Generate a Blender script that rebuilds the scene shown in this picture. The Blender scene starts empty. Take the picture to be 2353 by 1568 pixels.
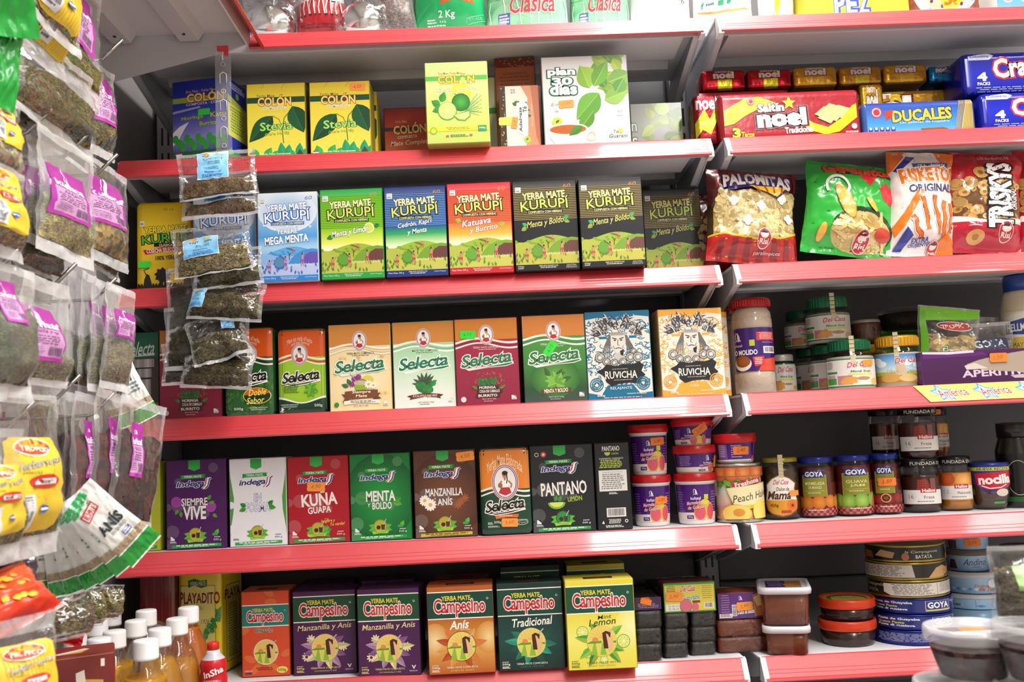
import bpy, bmesh, math, random
from mathutils import Vector, Matrix, noise
# ------------------------------------------------------------------ camera, light, exposure
SC = bpy.context.scene
COL = SC.collection
IMW, IMH, FPX = 2353.0, 1568.0, 2210.87
CAM = Vector((-0.38697, -1.55, 1.20168))
YAW, PITCH, ROLL = (math.radians(a) for a in (-1.1846, 5.9098, 2.5896))
RM = Matrix.Rotation(YAW, 3, 'Z') @ Matrix.Rotation(PITCH, 3, 'X') @ Matrix.Rotation(ROLL, 3, 'Y')
RIGHT, FWD, UP = RM.col[0].copy(), RM.col[1].copy(), RM.col[2].copy()
cd = bpy.data.cameras.new('camera')
cam = bpy.data.objects.new('camera', cd)
COL.objects.link(cam)
cd.sensor_width = 36.0
cd.lens = 36.0 * FPX / IMW
cd.clip_start = 0.05
m4 = Matrix((RIGHT, UP, -FWD)).transposed().to_4x4()
m4.translation = CAM
cam.matrix_world = m4
cd.dof.use_dof = True
cd.dof.focus_distance = 1.58
cd.dof.aperture_fstop = 10.0
SC.camera = cam
vs = SC.view_settings
vs.view_transform = 'Standard'
vs.look = 'None'
vs.exposure = 0.45
vs.gamma = 1.0
vs.use_curve_mapping = False
SC.cycles.max_bounces = 10
SC.cycles.diffuse_bounces = 4
SC.cycles.glossy_bounces = 4
SC.cycles.transmission_bounces = 8
SC.cycles.transparent_max_bounces = 40
SC.cycles.caustics_reflective = False
SC.cycles.caustics_refractive = False
w = bpy.data.worlds.new('world')
SC.world = w
w.use_nodes = True
w.node_tree.nodes['Background'].inputs[0].default_value = (0.75, 0.8, 0.9, 1)
w.node_tree.nodes['Background'].inputs[1].default_value = 0.05
def lamp(name, loc, sx, sy, power, col=(1.0, 0.97, 0.93), target=None):
 l = bpy.data.lights.new(name, 'AREA')
 l.shape = 'RECTANGLE'
 l.size, l.size_y = sx, sy
 l.energy = power
 l.color = col
 o = bpy.data.objects.new(name, l)
 COL.objects.link(o)
 o.location = loc
 if target:
  o.rotation_euler = (Vector(target) - Vector(loc)).to_track_quat('-Z', 'Y').to_euler()
 return o
# the shop's fluorescent ceiling fittings, all above the aisle
lamp('tube_light_over_shelf', (0.085, -0.62, 2.74), 0.30, 1.6, 36)
lamp('tube_light_aisle', (0.55, -2.3, 2.74), 0.22, 1.5, 30)
lamp('tube_light_right', (1.4, -0.9, 2.74), 0.22, 1.5, 14)
# ------------------------------------------------------------------ pixel -> point helpers
def ray(px, py):
 return FWD + RIGHT * ((px - IMW / 2) / FPX) - UP * ((py - IMH / 2) / FPX)
def at(px, py, Y):
 d = ray(px, py)
 return CAM + d * ((Y - CAM.y) / d.y)
def at_x(px, py, X):
 d = ray(px, py)
 return CAM + d * ((X - CAM.x) / d.x)
def at_z(px, py, Z):
 d = ray(px, py)
 return CAM + d * ((Z - CAM.z) / d.z)
def at_plane(px, py, P, n):
 d = ray(px, py)
 return CAM + d * ((P - CAM).dot(n) / d.dot(n))
ZS = [1.8940, 1.6850, 1.4719, 1.2599, 1.0514, 0.8459]
# ------------------------------------------------------------------ colours and materials
def lin(c):
 return c / 12.92 if c <= 0.04045 else ((c + 0.055) / 1.055) ** 2.4
_hx = {}
def hx(s):
 if not isinstance(s, str):
  return s
 if s not in _hx:
  t = s.lstrip('#')
  if len(t) == 3:
   t = ''.join(q * 2 for q in t)
  _hx[s] = tuple(lin(int(t[i:i + 2], 16) / 255) for i in (0, 2, 4)) + (1.0,)
 return _hx[s]
def mixc(a, b, t):
 a, b = hx(a), hx(b)
 return tuple(a[i] * (1 - t) + b[i] * t for i in range(4))
MAT = {}
def new_mat(name):
 m = bpy.data.materials.new(name)
 m.use_nodes = True
 nt = m.node_tree
 return m, nt, nt.nodes['Principled BSDF']
def col_mat(name, rough=0.4, metal=0.0, coat=0.0, spec=0.5, bump=0.0, bscale=80.0, sub=0.0):
 m, nt, b = new_mat(name)
 a = nt.nodes.new('ShaderNodeAttribute')
 a.attribute_name = 'Col'
 nt.links.new(a.outputs['Color'], b.inputs['Base Color'])
 b.inputs['Roughness'].default_value = rough
 b.inputs['Metallic'].default_value = metal
 b.inputs['Coat Weight'].default_value = coat
 b.inputs['Coat Roughness'].default_value = 0.08
 b.inputs['Specular IOR Level'].default_value = spec
 if sub:
  b.inputs['Subsurface Weight'].default_value = sub
  b.inputs['Subsurface Radius'].default_value = (0.01, 0.01, 0.01)
 if bump:
  tc = nt.nodes.new('ShaderNodeTexCoord')
  n = nt.nodes.new('ShaderNodeTexNoise')
  n.inputs['Scale'].default_value = bscale
  n.inputs['Detail'].default_value = 3
  bp = nt.nodes.new('ShaderNodeBump')
  bp.inputs['Strength'].default_value = bump
  bp.inputs['Distance'].default_value = 0.004
  nt.links.new(tc.outputs['Object'], n.inputs['Vector'])
  nt.links.new(n.outputs['Fac'], bp.inputs['Height'])
  nt.links.new(bp.outputs['Normal'], b.inputs['Normal'])
 MAT[name] = m
 return m
col_mat('carton', 0.42, spec=0.45)
col_mat('paper', 0.65, spec=0.3)
col_mat('sticker', 0.5)
col_mat('gloss', 0.22, coat=0.2)
col_mat('bagprint', 0.25, coat=0.25, bump=0.35, bscale=26)
col_mat('foil', 0.25, metal=0.75, bump=0.5, bscale=34)
col_mat('plastic', 0.3)
col_mat('cap', 0.45, sub=0.15)
col_mat('steel', 0.13, metal=1.0)
col_mat('tin', 0.28, metal=0.9)
col_mat('paint', 0.42, spec=0.4)
col_mat('rail', 0.5, spec=1.0, coat=0.7)
col_mat('food', 0.45, bump=0.4, bscale=120)
col_mat('jam', 0.25, bump=0.2, bscale=90)
def herb_mat(name, scale, stretch, lo, hi):
 """dried leaves: the object's own colour broken into small light and dark flakes"""
 m, nt, b = new_mat(name)
 a = nt.nodes.new('ShaderNodeAttribute')
 a.attribute_name = 'Col'
 tc = nt.nodes.new('ShaderNodeTexCoord')
 mp = nt.nodes.new('ShaderNodeMapping')
 mp.inputs['Scale'].default_value = stretch
 v = nt.nodes.new('ShaderNodeTexVoronoi')
 v.inputs['Scale'].default_value = scale
 r = nt.nodes.new('ShaderNodeMapRange')
 r.inputs['To Min'].default_value = lo
 r.inputs['To Max'].default_value = hi
 sx = nt.nodes.new('ShaderNodeSeparateColor')
 mul = nt.nodes.new('ShaderNodeMix')
 mul.data_type = 'RGBA'
 mul.blend_type = 'MULTIPLY'
 mul.inputs['Factor'].default_value = 1.0
 bp = nt.nodes.new('ShaderNodeBump')
 bp.inputs['Strength'].default_value = 0.7
 bp.inputs['Distance'].default_value = 0.002
 L = nt.links.new
 L(tc.outputs['Object'], mp.inputs['Vector'])
 L(mp.outputs['Vector'], v.inputs['Vector'])
 L(v.outputs['Color'], sx.inputs['Color'])
 nz = nt.nodes.new('ShaderNodeTexNoise')
 nz.inputs['Scale'].default_value = scale * 0.22
 nz.inputs['Detail'].default_value = 4
 r2 = nt.nodes.new('ShaderNodeMapRange')
 r2.inputs['From Min'].default_value = 0.3
 r2.inputs['From Max'].default_value = 0.7
 r2.inputs['To Min'].default_value = 0.35
 r2.inputs['To Max'].default_value = 1.15
 mm = nt.nodes.new('ShaderNodeMath')
 mm.operation = 'MULTIPLY'
 L(tc.outputs['Object'], nz.inputs['Vector'])
 L(nz.outputs['Fac'], r2.inputs['Value'])
 L(sx.outputs['Red'], r.inputs['Value'])
 L(r.outputs['Result'], mm.inputs[0])
 L(r2.outputs['Result'], mm.inputs[1])
 L(a.outputs['Color'], mul.inputs['A'])
 L(mm.outputs[0], mul.inputs['B'])
 L(mul.outputs['Result'], b.inputs['Base Color'])
 L(v.outputs['Distance'], bp.inputs['Height'])
 L(bp.outputs['Normal'], b.inputs['Normal'])
 b.inputs['Roughness'].default_value = 0.8
 b.inputs['Specular IOR Level'].default_value = 0.2
 MAT[name] = m
herb_mat('herb', 420, (1, 1, 1.8), 0.15, 1.7)
herb_mat('chunks', 150, (1, 1, 1), 0.25, 1.5)
herb_mat('seeds', 700, (1, 1, 1), 0.4, 1.5)
def film_mat(name, tint=(1, 1, 1), milky=0.06, rough=0.12, gl=0.9, bump=0.3, bscale=30, spec=0.05, rim=0.2, diff=(0.82, 0.82, 0.84)):
 """thin clear plastic or glass: see-through, shiny at the rim, creased"""
 m = bpy.data.materials.new(name)
 m.use_nodes = True
 nt = m.node_tree
 nt.nodes.clear()
 out = nt.nodes.new('ShaderNodeOutputMaterial')
 tr = nt.nodes.new('ShaderNodeBsdfTransparent')
 tr.inputs[0].default_value = tint + (1,)
 df = nt.nodes.new('ShaderNodeBsdfDiffuse')
 df.inputs[0].default_value = diff + (1,)
 gs = nt.nodes.new('ShaderNodeBsdfGlossy')
 gs.inputs['Roughness'].default_value = rough
 gs.inputs[0].default_value = (gl, gl, gl, 1)
 m1 = nt.nodes.new('ShaderNodeMixShader')
 at_ = nt.nodes.new('ShaderNodeAttribute')
 at_.attribute_name = 'Col'
 ml = nt.nodes.new('ShaderNodeMapRange')
 ml.inputs['To Min'].default_value = min(0.55, milky + 0.36)
 ml.inputs['To Max'].default_value = milky
 nt.links.new(at_.outputs['Fac'], ml.inputs['Value'])
 nt.links.new(ml.outputs['Result'], m1.inputs[0])
 m2 = nt.nodes.new('ShaderNodeMixShader')
 fr = nt.nodes.new('ShaderNodeLayerWeight')
 fr.inputs['Blend'].default_value = 0.25
 mr = nt.nodes.new('ShaderNodeMapRange')
 mr.inputs['To Min'].default_value = spec
 mr.inputs['To Max'].default_value = rim
 L = nt.links.new
 L(tr.outputs[0], m1.inputs[1])
 L(df.outputs[0], m1.inputs[2])
 L(m1.outputs[0], m2.inputs[1])
 L(gs.outputs[0], m2.inputs[2])
 L(fr.outputs['Fresnel'], mr.inputs['Value'])
 L(mr.outputs['Result'], m2.inputs[0])
 L(m2.outputs[0], out.inputs[0])
 if bump:
  tc = nt.nodes.new('ShaderNodeTexCoord')
  n = nt.nodes.new('ShaderNodeTexNoise')
  n.inputs['Scale'].default_value = bscale
  n.inputs['Detail'].default_value = 4
  n.inputs['Distortion'].default_value = 1.2
  bp = nt.nodes.new('ShaderNodeBump')
  bp.inputs['Strength'].default_value = bump
  bp.inputs['Distance'].default_value = 0.006
  L(tc.outputs['Object'], n.inputs['Vector'])
  L(n.outputs['Fac'], bp.inputs['Height'])
  L(bp.outputs['Normal'], gs.inputs['Normal'])
  L(bp.outputs['Normal'], fr.inputs['Normal'])
 MAT[name] = m
film_mat('film', milky=0.035, spec=0.05)
film_mat('frost', milky=0.11, rough=0.3, spec=0.03, rim=0.16)
film_mat('wrap', milky=0.006, spec=0.04, rough=0.05, bump=0.9, bscale=24, rim=0.4)
film_mat('glass', rough=0.03, milky=0.0, bump=0, spec=0.03, rim=0.35)
film_mat('pet', milky=0.015, rough=0.05, bump=0.12, bscale=60, spec=0.05, rim=0.5)
film_mat('juice', tint=(0.98, 0.74, 0.22), milky=0.30, rough=0.1, bump=0.0, spec=0.02, rim=0.1, diff=(0.9, 0.5, 0.03))
film_mat('juice_dark', tint=(0.95, 0.45, 0.06), milky=0.35, rough=0.1, bump=0.0, spec=0.02, rim=0.1, diff=(0.9, 0.25, 0.01))
film_mat('tubplastic', milky=0.30, rough=0.3, bump=0.0, spec=0.05)
film_mat('tubside', milky=0.10, rough=0.2, bump=0.0, spec=0.05)
# ------------------------------------------------------------------ text as flat polygons
_tx = {}
def text_mesh(s, off, res):
 k = (s, off, res)
 if k not in _tx:
  c = bpy.data.curves.new('t', 'FONT')
  c.body = s
  c.size = 1.0
  c.offset = off
  c.resolution_u = res
  c.fill_mode = 'FRONT'
  o = bpy.data.objects.new('t', c)
  me = o.to_mesh()
  v = [(p.co.x, p.co.y) for p in me.vertices]
  f = [tuple(p.vertices) for p in me.polygons]
  o.to_mesh_clear()
  bpy.data.objects.remove(o)
  bpy.data.curves.remove(c)
  _tx[k] = (v, f)
 return _tx[k]
class Art:
 """Printing on a face. x runs 0..1 left to right, y 0..1 top to bottom; radii and lengths in widths."""
 def __init__(s, W, H, bg=None):
  s.W, s.H, s.A = W, H, W / H
  s.items = []
  s.n = 0
  s.pl = None
  if bg is not None:
   s.rect(0, 0, 1, 1, bg)
 def pool(s, k=12):
  """many small marks share k sheets of ink until flat() is called"""
  s.pl = [s.n, k, 0]
 def flat(s):
  s.n = s.pl[0] + s.pl[1]
  s.pl = None
 def raw(s, v, f, c):
  s.n += 1
  if s.pl:
   s.pl[2] += 1
   s.n = s.pl[0] + 1 + s.pl[2] % s.pl[1]
  if isinstance(c, list):
   cc = c
  else:
   cc = [hx(c)] * len(v)
  s.items.append((v, f, cc, s.n))
 def rect(s, x0, y0, x1, y1, c):
  s.raw([(x0, y0), (x1, y0), (x1, y1), (x0, y1)], [(0, 1, 2, 3)], c)
 def grad(s, x0, y0, x1, y1, stops):
  """vertical colour blend printed on the pack; stops = [(t, colour)]"""
  v, f, c = [], [], []
  for i, (t, k) in enumerate(stops):
   y = y0 + (y1 - y0) * t
   v += [(x0, y), (x1, y)]
   c += [hx(k)] * 2
   if i:
    f.append((2 * i - 2, 2 * i - 1, 2 * i + 1, 2 * i))
  s.raw(v, f, c)
 def radial(s, cx, cy, r, c0, c1, n=20, ky=1.0):
  v = [(cx, cy)] + [(cx + r * math.cos(a), cy + r * ky * s.A * math.sin(a)) for a in (2 * math.pi * i / n for i in range(n))]
  s.raw(v, [(0, 1 + i, 1 + (i + 1) % n) for i in range(n)], [hx(c0)] + [hx(c1)] * n)
 def poly(s, pts, c):
  """any simple outline, cut into triangles from its ears by the tessellator"""
  from mathutils.geometry import tessellate_polygon
  t = tessellate_polygon([[Vector((p[0], p[1], 0)) for p in pts]])
  s.raw(list(pts), [tuple(q) for q in t], c)
 def ell(s, cx, cy, rx, c, ry=None, n=22, rot=0):
  ry = rx if ry is None else ry
  ca, sa = math.cos(rot), math.sin(rot)
  v = []
  for i in range(n):
   a = 2 * math.pi * i / n
   x, y = rx * math.cos(a), ry * math.sin(a)
   v.append((cx + x * ca - y * sa, cy + (x * sa + y * ca) * s.A))
  s.raw(v, [tuple(range(n))], c)
 def line(s, pts, wd, c):
  v, f = [], []
  n = len(pts)
  P = [(p[0], p[1] / s.A) for p in pts]
  for i in range(n):
   a, b = P[max(i - 1, 0)], P[min(i + 1, n - 1)]
   dx, dy = b[0] - a[0], b[1] - a[1]
   l = math.hypot(dx, dy) or 1
   ox, oy = -dy / l * wd / 2, dx / l * wd / 2
   v += [(P[i][0] + ox, (P[i][1] + oy) * s.A), (P[i][0] - ox, (P[i][1] - oy) * s.A)]
   if i:
    f.append((2 * i - 2, 2 * i - 1, 2 * i + 1, 2 * i))
  s.raw(v, f, c)
 def ring(s, cx, cy, r, wd, c, ry=None, n=24, a0=0, a1=2 * math.pi):
  ry = r if ry is None else ry
  s.line([(cx + r * math.cos(a0 + (a1 - a0) * i / n), cy + ry * s.A * math.sin(a0 + (a1 - a0) * i / n)) for i in range(n + 1)], wd, c)
 def leaf(s, x, y, l, wd, ang, c, c2=None, n=8, vein=None):
  """a leaf growing from (x, y) in the direction ang (degrees, 0 = right, 90 = up)"""
  a = math.radians(ang)
  ca, sa = math.cos(a), -math.sin(a)
  top, bot = [], []
  for i in range(n + 1):
   t = i / n
   h = wd / 2 * math.sin(math.pi * t ** 0.8)
   for arr, k in ((top, h), (bot, -h)):
    arr.append((x + t * l * ca - k * sa, y + (t * l * sa + k * ca) * s.A))
  mid = [(x + t / n * l * ca, y + t / n * l * sa * s.A) for t in range(n + 1)]
  c2 = c2 or mixc(c, '#000000', 0.18)
  for arr, k in ((top, c), (bot, c2)):
   v = mid + arr
   s.raw(v, [(i, i + 1, n + 2 + i, n + 1 + i) for i in range(n)], k)
  if vein:
   s.line(mid, 0.006, vein)
 def flower(s, x, y, r, n, c, cc, k=0.34):
  for i in range(n):
   a = 2 * math.pi * i / n
   s.ell(x + math.cos(a) * r * 0.62, y + math.sin(a) * r * 0.62 * s.A, r * 0.42, c, r * k * 0.6, 8, a)
  s.ell(x, y, r * 0.32, cc, n=10)
 def star(s, x, y, r, c, n=5, k=0.42, rot=-90):
  p = []
  for i in range(2 * n):
   a = math.radians(rot) + math.pi * i / n
   q = r if i % 2 == 0 else r * k
   p.append((x + q * math.cos(a), y + q * math.sin(a) * s.A))
  s.raw([(x, y)] + p, [(0, 1 + i, 1 + (i + 1) % (2 * n)) for i in range(2 * n)], c)
 def text(s, t, x0, y0, x1, y1, c, out=None, bold=0.0, shear=0.0, rot=0.0, arch=0.0, taper=0.0, res=2, outs=None):
  """fit the words into the box; out = (colour, width) outline; outs = several, widest first"""
  v0, f0 = text_mesh(t, 0.0, res)
  if not v0:
   return
  ax, bx = min(p[0] for p in v0), max(p[0] for p in v0)
  ay, by = min(p[1] for p in v0), max(p[1] for p in v0)
  w, h = (bx - ax) or 1, (by - ay) or 1
  layers = list(outs or ([out] if out else []))
  layers = [(k, o + bold) for k, o in layers] + [(c, bold)]
  sh = shear
  for k, off in layers:
   v, f = text_mesh(t, off, res)
   pts = []
   for (px, py) in v:
    u, q = (px - ax) / w, (py - ay) / h
    q2 = q
    if taper:
     q2 = 0.5 + (q - 0.5) * (1 + taper * (2 * abs(u - 0.5) - 0.5))
    q2 += arch * (1 - (2 * u - 1) ** 2) - arch * 0.5
    X = (x0 + u * (x1 - x0)) + sh * (q - 0.5) * (y1 - y0) / s.A
    Y = y1 + (y0 - y1) * q2
    if rot:
     cx, cy = (x0 + x1) / 2, (y0 + y1) / 2
     a = -math.radians(rot)
     dx, dy = X - cx, (Y - cy) / s.A
     X, Y = cx + dx * math.cos(a) - dy * math.sin(a), cy + (dx * math.sin(a) + dy * math.cos(a)) * s.A
    pts.append((X, Y))
   s.raw(pts, f, k)
 def vtext(s, t, x0, y0, x1, y1, c, up=True, **k):
  """words running up (or down) the pack"""
  cx, cy = (x0 + x1) / 2, (y0 + y1) / 2
  hw, hh = (y1 - y0) / 2 / s.A, (x1 - x0) / 2 * s.A
  s.text(t, cx - hw, cy - hh, cx + hw, cy + hh, c, rot=90 if up else -90, **k)
 def small(s, x0, y0, x1, y1, rows, c, seed=1, fill=0.62):
  """lines of print too small to read"""
  r = random.Random(seed)
  v, f = [], []
  h = (y1 - y0) / rows
  for i in range(rows):
   x = x0 + r.random() * 0.08 * (x1 - x0)
   e = x1 - r.random() * 0.2 * (x1 - x0)
   while x < e:
    l = (0.05 + 0.12 * r.random()) * (x1 - x0)
    a, b = x, min(x + l, e)
    n = len(v)
    y = y0 + i * h
    v += [(a, y), (b, y), (b, y + h * fill), (a, y + h * fill)]
    f.append((n, n + 1, n + 2, n + 3))
    x = b + 0.025 * (x1 - x0)
  if v:
   s.raw(v, f, c)
 def bars(s, x0, y0, x1, y1, c='#222222', n=22, seed=3, vert=True):
  r = random.Random(seed)
  v, f = [], []
  for i in range(n):
   a = i / n
   b = a + (0.3 + 0.5 * r.random()) / n
   k = len(v)
   if vert:
    xa, xb = x0 + (x1 - x0) * a, x0 + (x1 - x0) * b
    v += [(xa, y0), (xb, y0), (xb, y1), (xa, y1)]
   else:
    ya, yb = y0 + (y1 - y0) * a, y0 + (y1 - y0) * b
    v += [(x0, ya), (x1, ya), (x1, yb), (x0, yb)]
   f.append((k, k + 1, k + 2, k + 3))
  s.raw(v, f, c)
 def clip(s, x0=0.0, y0=0.0, x1=1.0, y1=1.0):
  s.lim = (x0, y0, x1, y1)
 def put(s, mb, fn, nx=0, ny=0, mat=0, smooth=False):
  """lay the printing on a surface: fn(x, y, layer) -> point"""
  bm = bmesh.new()
  cl = bm.loops.layers.float_color.new('Col')
  for v, f, c, n in s.items:
   vs_ = [bm.verts.new((p[0], p[1], n)) for p in v]
   for q in f:
    try:
     fc = bm.faces.new([vs_[i] for i in q])
    except ValueError:
     continue
    for l, i in zip(fc.loops, q):
     l[cl] = c[i]
  def cut(co, no, clear=False):
   bmesh.ops.bisect_plane(bm, geom=bm.verts[:] + bm.edges[:] + bm.faces[:], dist=1e-6, plane_co=co, plane_no=no, clear_outer=clear)
  lim = getattr(s, 'lim', (0, 0, 1, 1))
  for co, no, k in (((lim[0], 0, 0), (-1, 0, 0), 0), ((lim[2], 0, 0), (1, 0, 0), 0), ((0, lim[1], 0), (0, -1, 0), 1), ((0, lim[3], 0), (0, 1, 0), 1)):
   cut(co, no, True)
  for i in range(1, nx):
   cut((i / nx, 0, 0), (1, 0, 0))
  for i in range(1, ny):
   cut((0, i / ny, 0), (0, 1, 0))
  bm.verts.index_update()
  base = len(mb.v)
  bm.normal_update()
  for v in bm.verts:
   mb.v.append(fn(v.co.x, v.co.y, v.co.z))
  for f in bm.faces:
   if f.calc_area() < 1e-10:
    continue
   ids = [l.vert.index + base for l in f.loops]
   cs = [tuple(l[cl]) for l in f.loops]
   # y runs down in art space, so a face seen from the front turns clockwise there (normal -z)
   if f.normal.z > 0:
    ids.reverse()
    cs.reverse()
   mb.f.append(ids)
   mb.c.append(cs)
   mb.m.append(mat)
   mb.s.append(smooth)
  bm.free()
EPS = 0.000006
EPB = 0.00004
# ------------------------------------------------------------------ mesh builder
class MB:
 def __init__(s):
  s.v, s.f, s.c, s.m, s.s = [], [], [], [], []
 def face(s, ids, c, mat=0, smooth=False):
  s.f.append(list(ids))
  s.c.append(c if isinstance(c, list) else [hx(c)] * len(ids))
  s.m.append(mat)
  s.s.append(smooth)
 def box(s, x0, y0, z0, x1, y1, z1, c, mat=0, bev=0.0, seg=1, skip=()):
  bm = bmesh.new()
  bmesh.ops.create_cube(bm, size=1)
  for v in bm.verts:
   v.co = ((x0 + x1) / 2 + v.co.x * (x1 - x0), (y0 + y1) / 2 + v.co.y * (y1 - y0), (z0 + z1) / 2 + v.co.z * (z1 - z0))
  if bev:
   bmesh.ops.bevel(bm, geom=bm.edges[:], offset=bev, segments=seg, profile=0.5, affect='EDGES')
  s.bm(bm, c, mat, seg > 1)
  bm.free()
 def bm(s, bm, c, mat=0, smooth=False, M=None):
  base = len(s.v)
  bm.verts.index_update()
  for v in bm.verts:
   s.v.append(M @ v.co if M else v.co.copy())
  for f in bm.faces:
   s.face([v.index + base for v in f.verts], c(f.calc_center_median(), f.normal) if callable(c) else c, mat, smooth)
 def grid(s, fn, nu, nv, c, mat=0, smooth=True, flip=False, closed=False):
  base = len(s.v)
  for j in range(nv + 1):
   for i in range(nu + 1):
    s.v.append(Vector(fn(i / nu, j / nv)))
  W = nu + 1
  for j in range(nv):
   for i in range(nu):
    q = [base + j * W + i, base + j * W + i + 1, base + (j + 1) * W + i + 1, base + (j + 1) * W + i]
    if flip:
     q.reverse()
    s.face(q, c((i + .5) / nu, (j + .5) / nv) if callable(c) else c, mat, smooth)
 def lathe(s, prof, c, mat=0, n=28, smooth=True, cap=True, cx=0, cy=0, flat=1.0):
  """prof = [(r, z)] from bottom to top; colour may be a list per band"""
  base = len(s.v)
  for r, z in prof:
   for i in range(n):
    a = 2 * math.pi * i / n
    s.v.append(Vector((cx + r * math.cos(a), cy + r * flat * math.sin(a), z)))
  for j in range(len(prof) - 1):
   k = c[min(j, len(c) - 1)] if isinstance(c, list) else c
   for i in range(n):
    i2 = (i + 1) % n
    s.face([base + j * n + i, base + j * n + i2, base + (j + 1) * n + i2, base + (j + 1) * n + i], k, mat, smooth)
  if cap:
   k0 = c[0] if isinstance(c, list) else c
   k1 = c[-1] if isinstance(c, list) else c
   s.face([base + i for i in reversed(range(n))], k0, mat, False)
   j = (len(prof) - 1) * n
   s.face([base + j + i for i in range(n)], k1, mat, False)
 def tube(s, pts, r, c, mat=0, n=8):
  P = [Vector(p) for p in pts]
  base = len(s.v)
  up = Vector((0.13, 0.21, 0.97))
  for i, p in enumerate(P):
   t = (P[min(i + 1, len(P) - 1)] - P[max(i - 1, 0)]).normalized()
   a = t.cross(up)
   if a.length < 1e-3:
    a = t.cross(Vector((1, 0, 0)))
   a.normalize()
   b = a.cross(t)
   for k in range(n):
    q = 2 * math.pi * k / n
    s.v.append(p + a * (r * math.cos(q)) + b * (r * math.sin(q)))
  for i in range(len(P) - 1):
   for k in range(n):
    k2 = (k + 1) % n
    s.face([base + i * n + k, base + i * n + k2, base + (i + 1) * n + k2, base + (i + 1) * n + k], c, mat, True)
  s.face([base + k for k in reversed(range(n))], c, mat)
  s.face([base + (len(P) - 1) * n + k for k in range(n)], c, mat)
 def prism(s, prof, x0, x1, c, mat=0):
  """closed (y, z) outline swept along x"""
  base = len(s.v)
  n = len(prof)
  for x in (x0, x1):
   for y, z in prof:
    s.v.append(Vector((x, y, z)))
  for i in range(n):
   j = (i + 1) % n
   s.face([base + i, base + j, base + n + j, base + n + i], c, mat)
  s.face([base + i for i in range(n)][::-1], c, mat)
  s.face([base + n + i for i in range(n)], c, mat)
 def build(s, name, mats, parent=None, M=None):
  if isinstance(mats, str):
   mats = [mats]
  me = bpy.data.meshes.new(name)
  vv = [M @ p for p in s.v] if M else s.v
  me.from_pydata([tuple(p) for p in vv], [], s.f)
  for m in mats:
   me.materials.append(MAT[m])
  me.polygons.foreach_set('material_index', s.m)
  me.polygons.foreach_set('use_smooth', s.s)
  ca = me.color_attributes.new('Col', 'FLOAT_COLOR', 'CORNER')
  flat = [x for fc in s.c for q in fc for x in q]
  ca.data.foreach_set('color', flat)
  me.update()
  o = bpy.data.objects.new(name, me)
  COL.objects.link(o)
  if parent:
   o.parent = parent
  return o
def tag(o, label, cat, group=None):
 o['label'] = label
 o['category'] = cat
 if group:
  o['group'] = group
 return o
def thing(name, label, cat, loc=(0, 0, 0), rz=0.0, group=None, rot=None):
 o = bpy.data.objects.new(name, None)
 o.empty_display_size = 0.03
 COL.objects.link(o)
 o.location = loc
 o.rotation_euler = rot if rot else (0, 0, math.radians(rz))
 return tag(o, label, cat, group)
def structure(o, label=None):
 o['kind'] = 'structure'
 if label:
  o['label'] = label
 return o
def copy_tree(o, label, loc, rz=None, group=None):
 c = o.copy()
 COL.objects.link(c)
 c.location = loc
 if rz is not None:
  c.rotation_euler = (0, 0, math.radians(rz))
 c['label'] = label
 if group:
  c['group'] = group
 for ch in list(o.children):
  d = ch.copy()
  COL.objects.link(d)
  d.parent = c
  for g in list(ch.children):
   e = g.copy()
   COL.objects.link(e)
   e.parent = d
 return c
# ------------------------------------------------------------------ the shop shell
XL, XR, YB, YF, ZT = -1.03, 2.2, 0.32, -3.6, 2.8
def shell(name, x0, y0, z0, x1, y1, z1, c, mat='paint'):
 mb = MB()
 mb.box(x0, y0, z0, x1, y1, z1, c)
 return structure(mb.build(name, mat))
shell('floor', XL - .1, YF - .1, -0.05, XR + .1, YB + .1, 0, '#d8d2c8')
shell('ceiling', XL - .1, YF - .1, ZT, XR + .1, YB + .1, ZT + .05, '#f0efec')
shell('wall_back', XL - .1, YB, 0, XR + .1, YB + .08, ZT, '#5a585c')
shell('wall_left', XL - .08, YF, 0, XL, YB, ZT, '#8a8584')
shell('wall_right', XR, YF, 0, XR + .08, YB, ZT, '#d8d4cc')
shell('wall_front', XL - .1, YF - .08, 0, XR + .1, YF, ZT, '#d8d4cc')
RED = '#ca2a35'
STEEL = '#d2d0d6'
# back panels of the gondola: sheet metal strips with a fold between them
def back_panels(name, label, x0, x1):
 mb = MB()
 z = 0.72
 while z < 2.25:
  mb.box(x0, YB - 0.02, z, x1, YB - 0.004, z + 0.198, '#5e5c60', bev=0.003)
  z += 0.2
 return tag(mb.build(name, 'paint'), label, 'panel')
back_panels('back_panel', 'grey metal back panel behind the left bay of shelves', -0.985, -0.022)
back_panels('back_panel', 'grey metal back panel behind the right bay of shelves', 0.022, 1.0)
for x, lab in ((-1.003, 'grey slotted upright post at the left end of the shelving'), (0.0, 'grey slotted upright post between the two shelf bays')):
 mb = MB()
 mb.box(x - 0.017, YB - 0.045, 0.3, x + 0.017, YB - 0.003, 2.3, '#a5a3a8', bev=0.002)
 for i in range(40):
  mb.box(x - 0.008, YB - 0.0456, 0.35 + i * 0.05, x - 0.004, YB - 0.0448, 0.385 + i * 0.05, '#1b1b1d')
  mb.box(x + 0.004, YB - 0.0456, 0.35 + i * 0.05, x + 0.008, YB - 0.0448, 0.385 + i * 0.05, '#1b1b1d')
 tag(mb.build('upright_post', 'paint'), lab, 'post')
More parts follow.
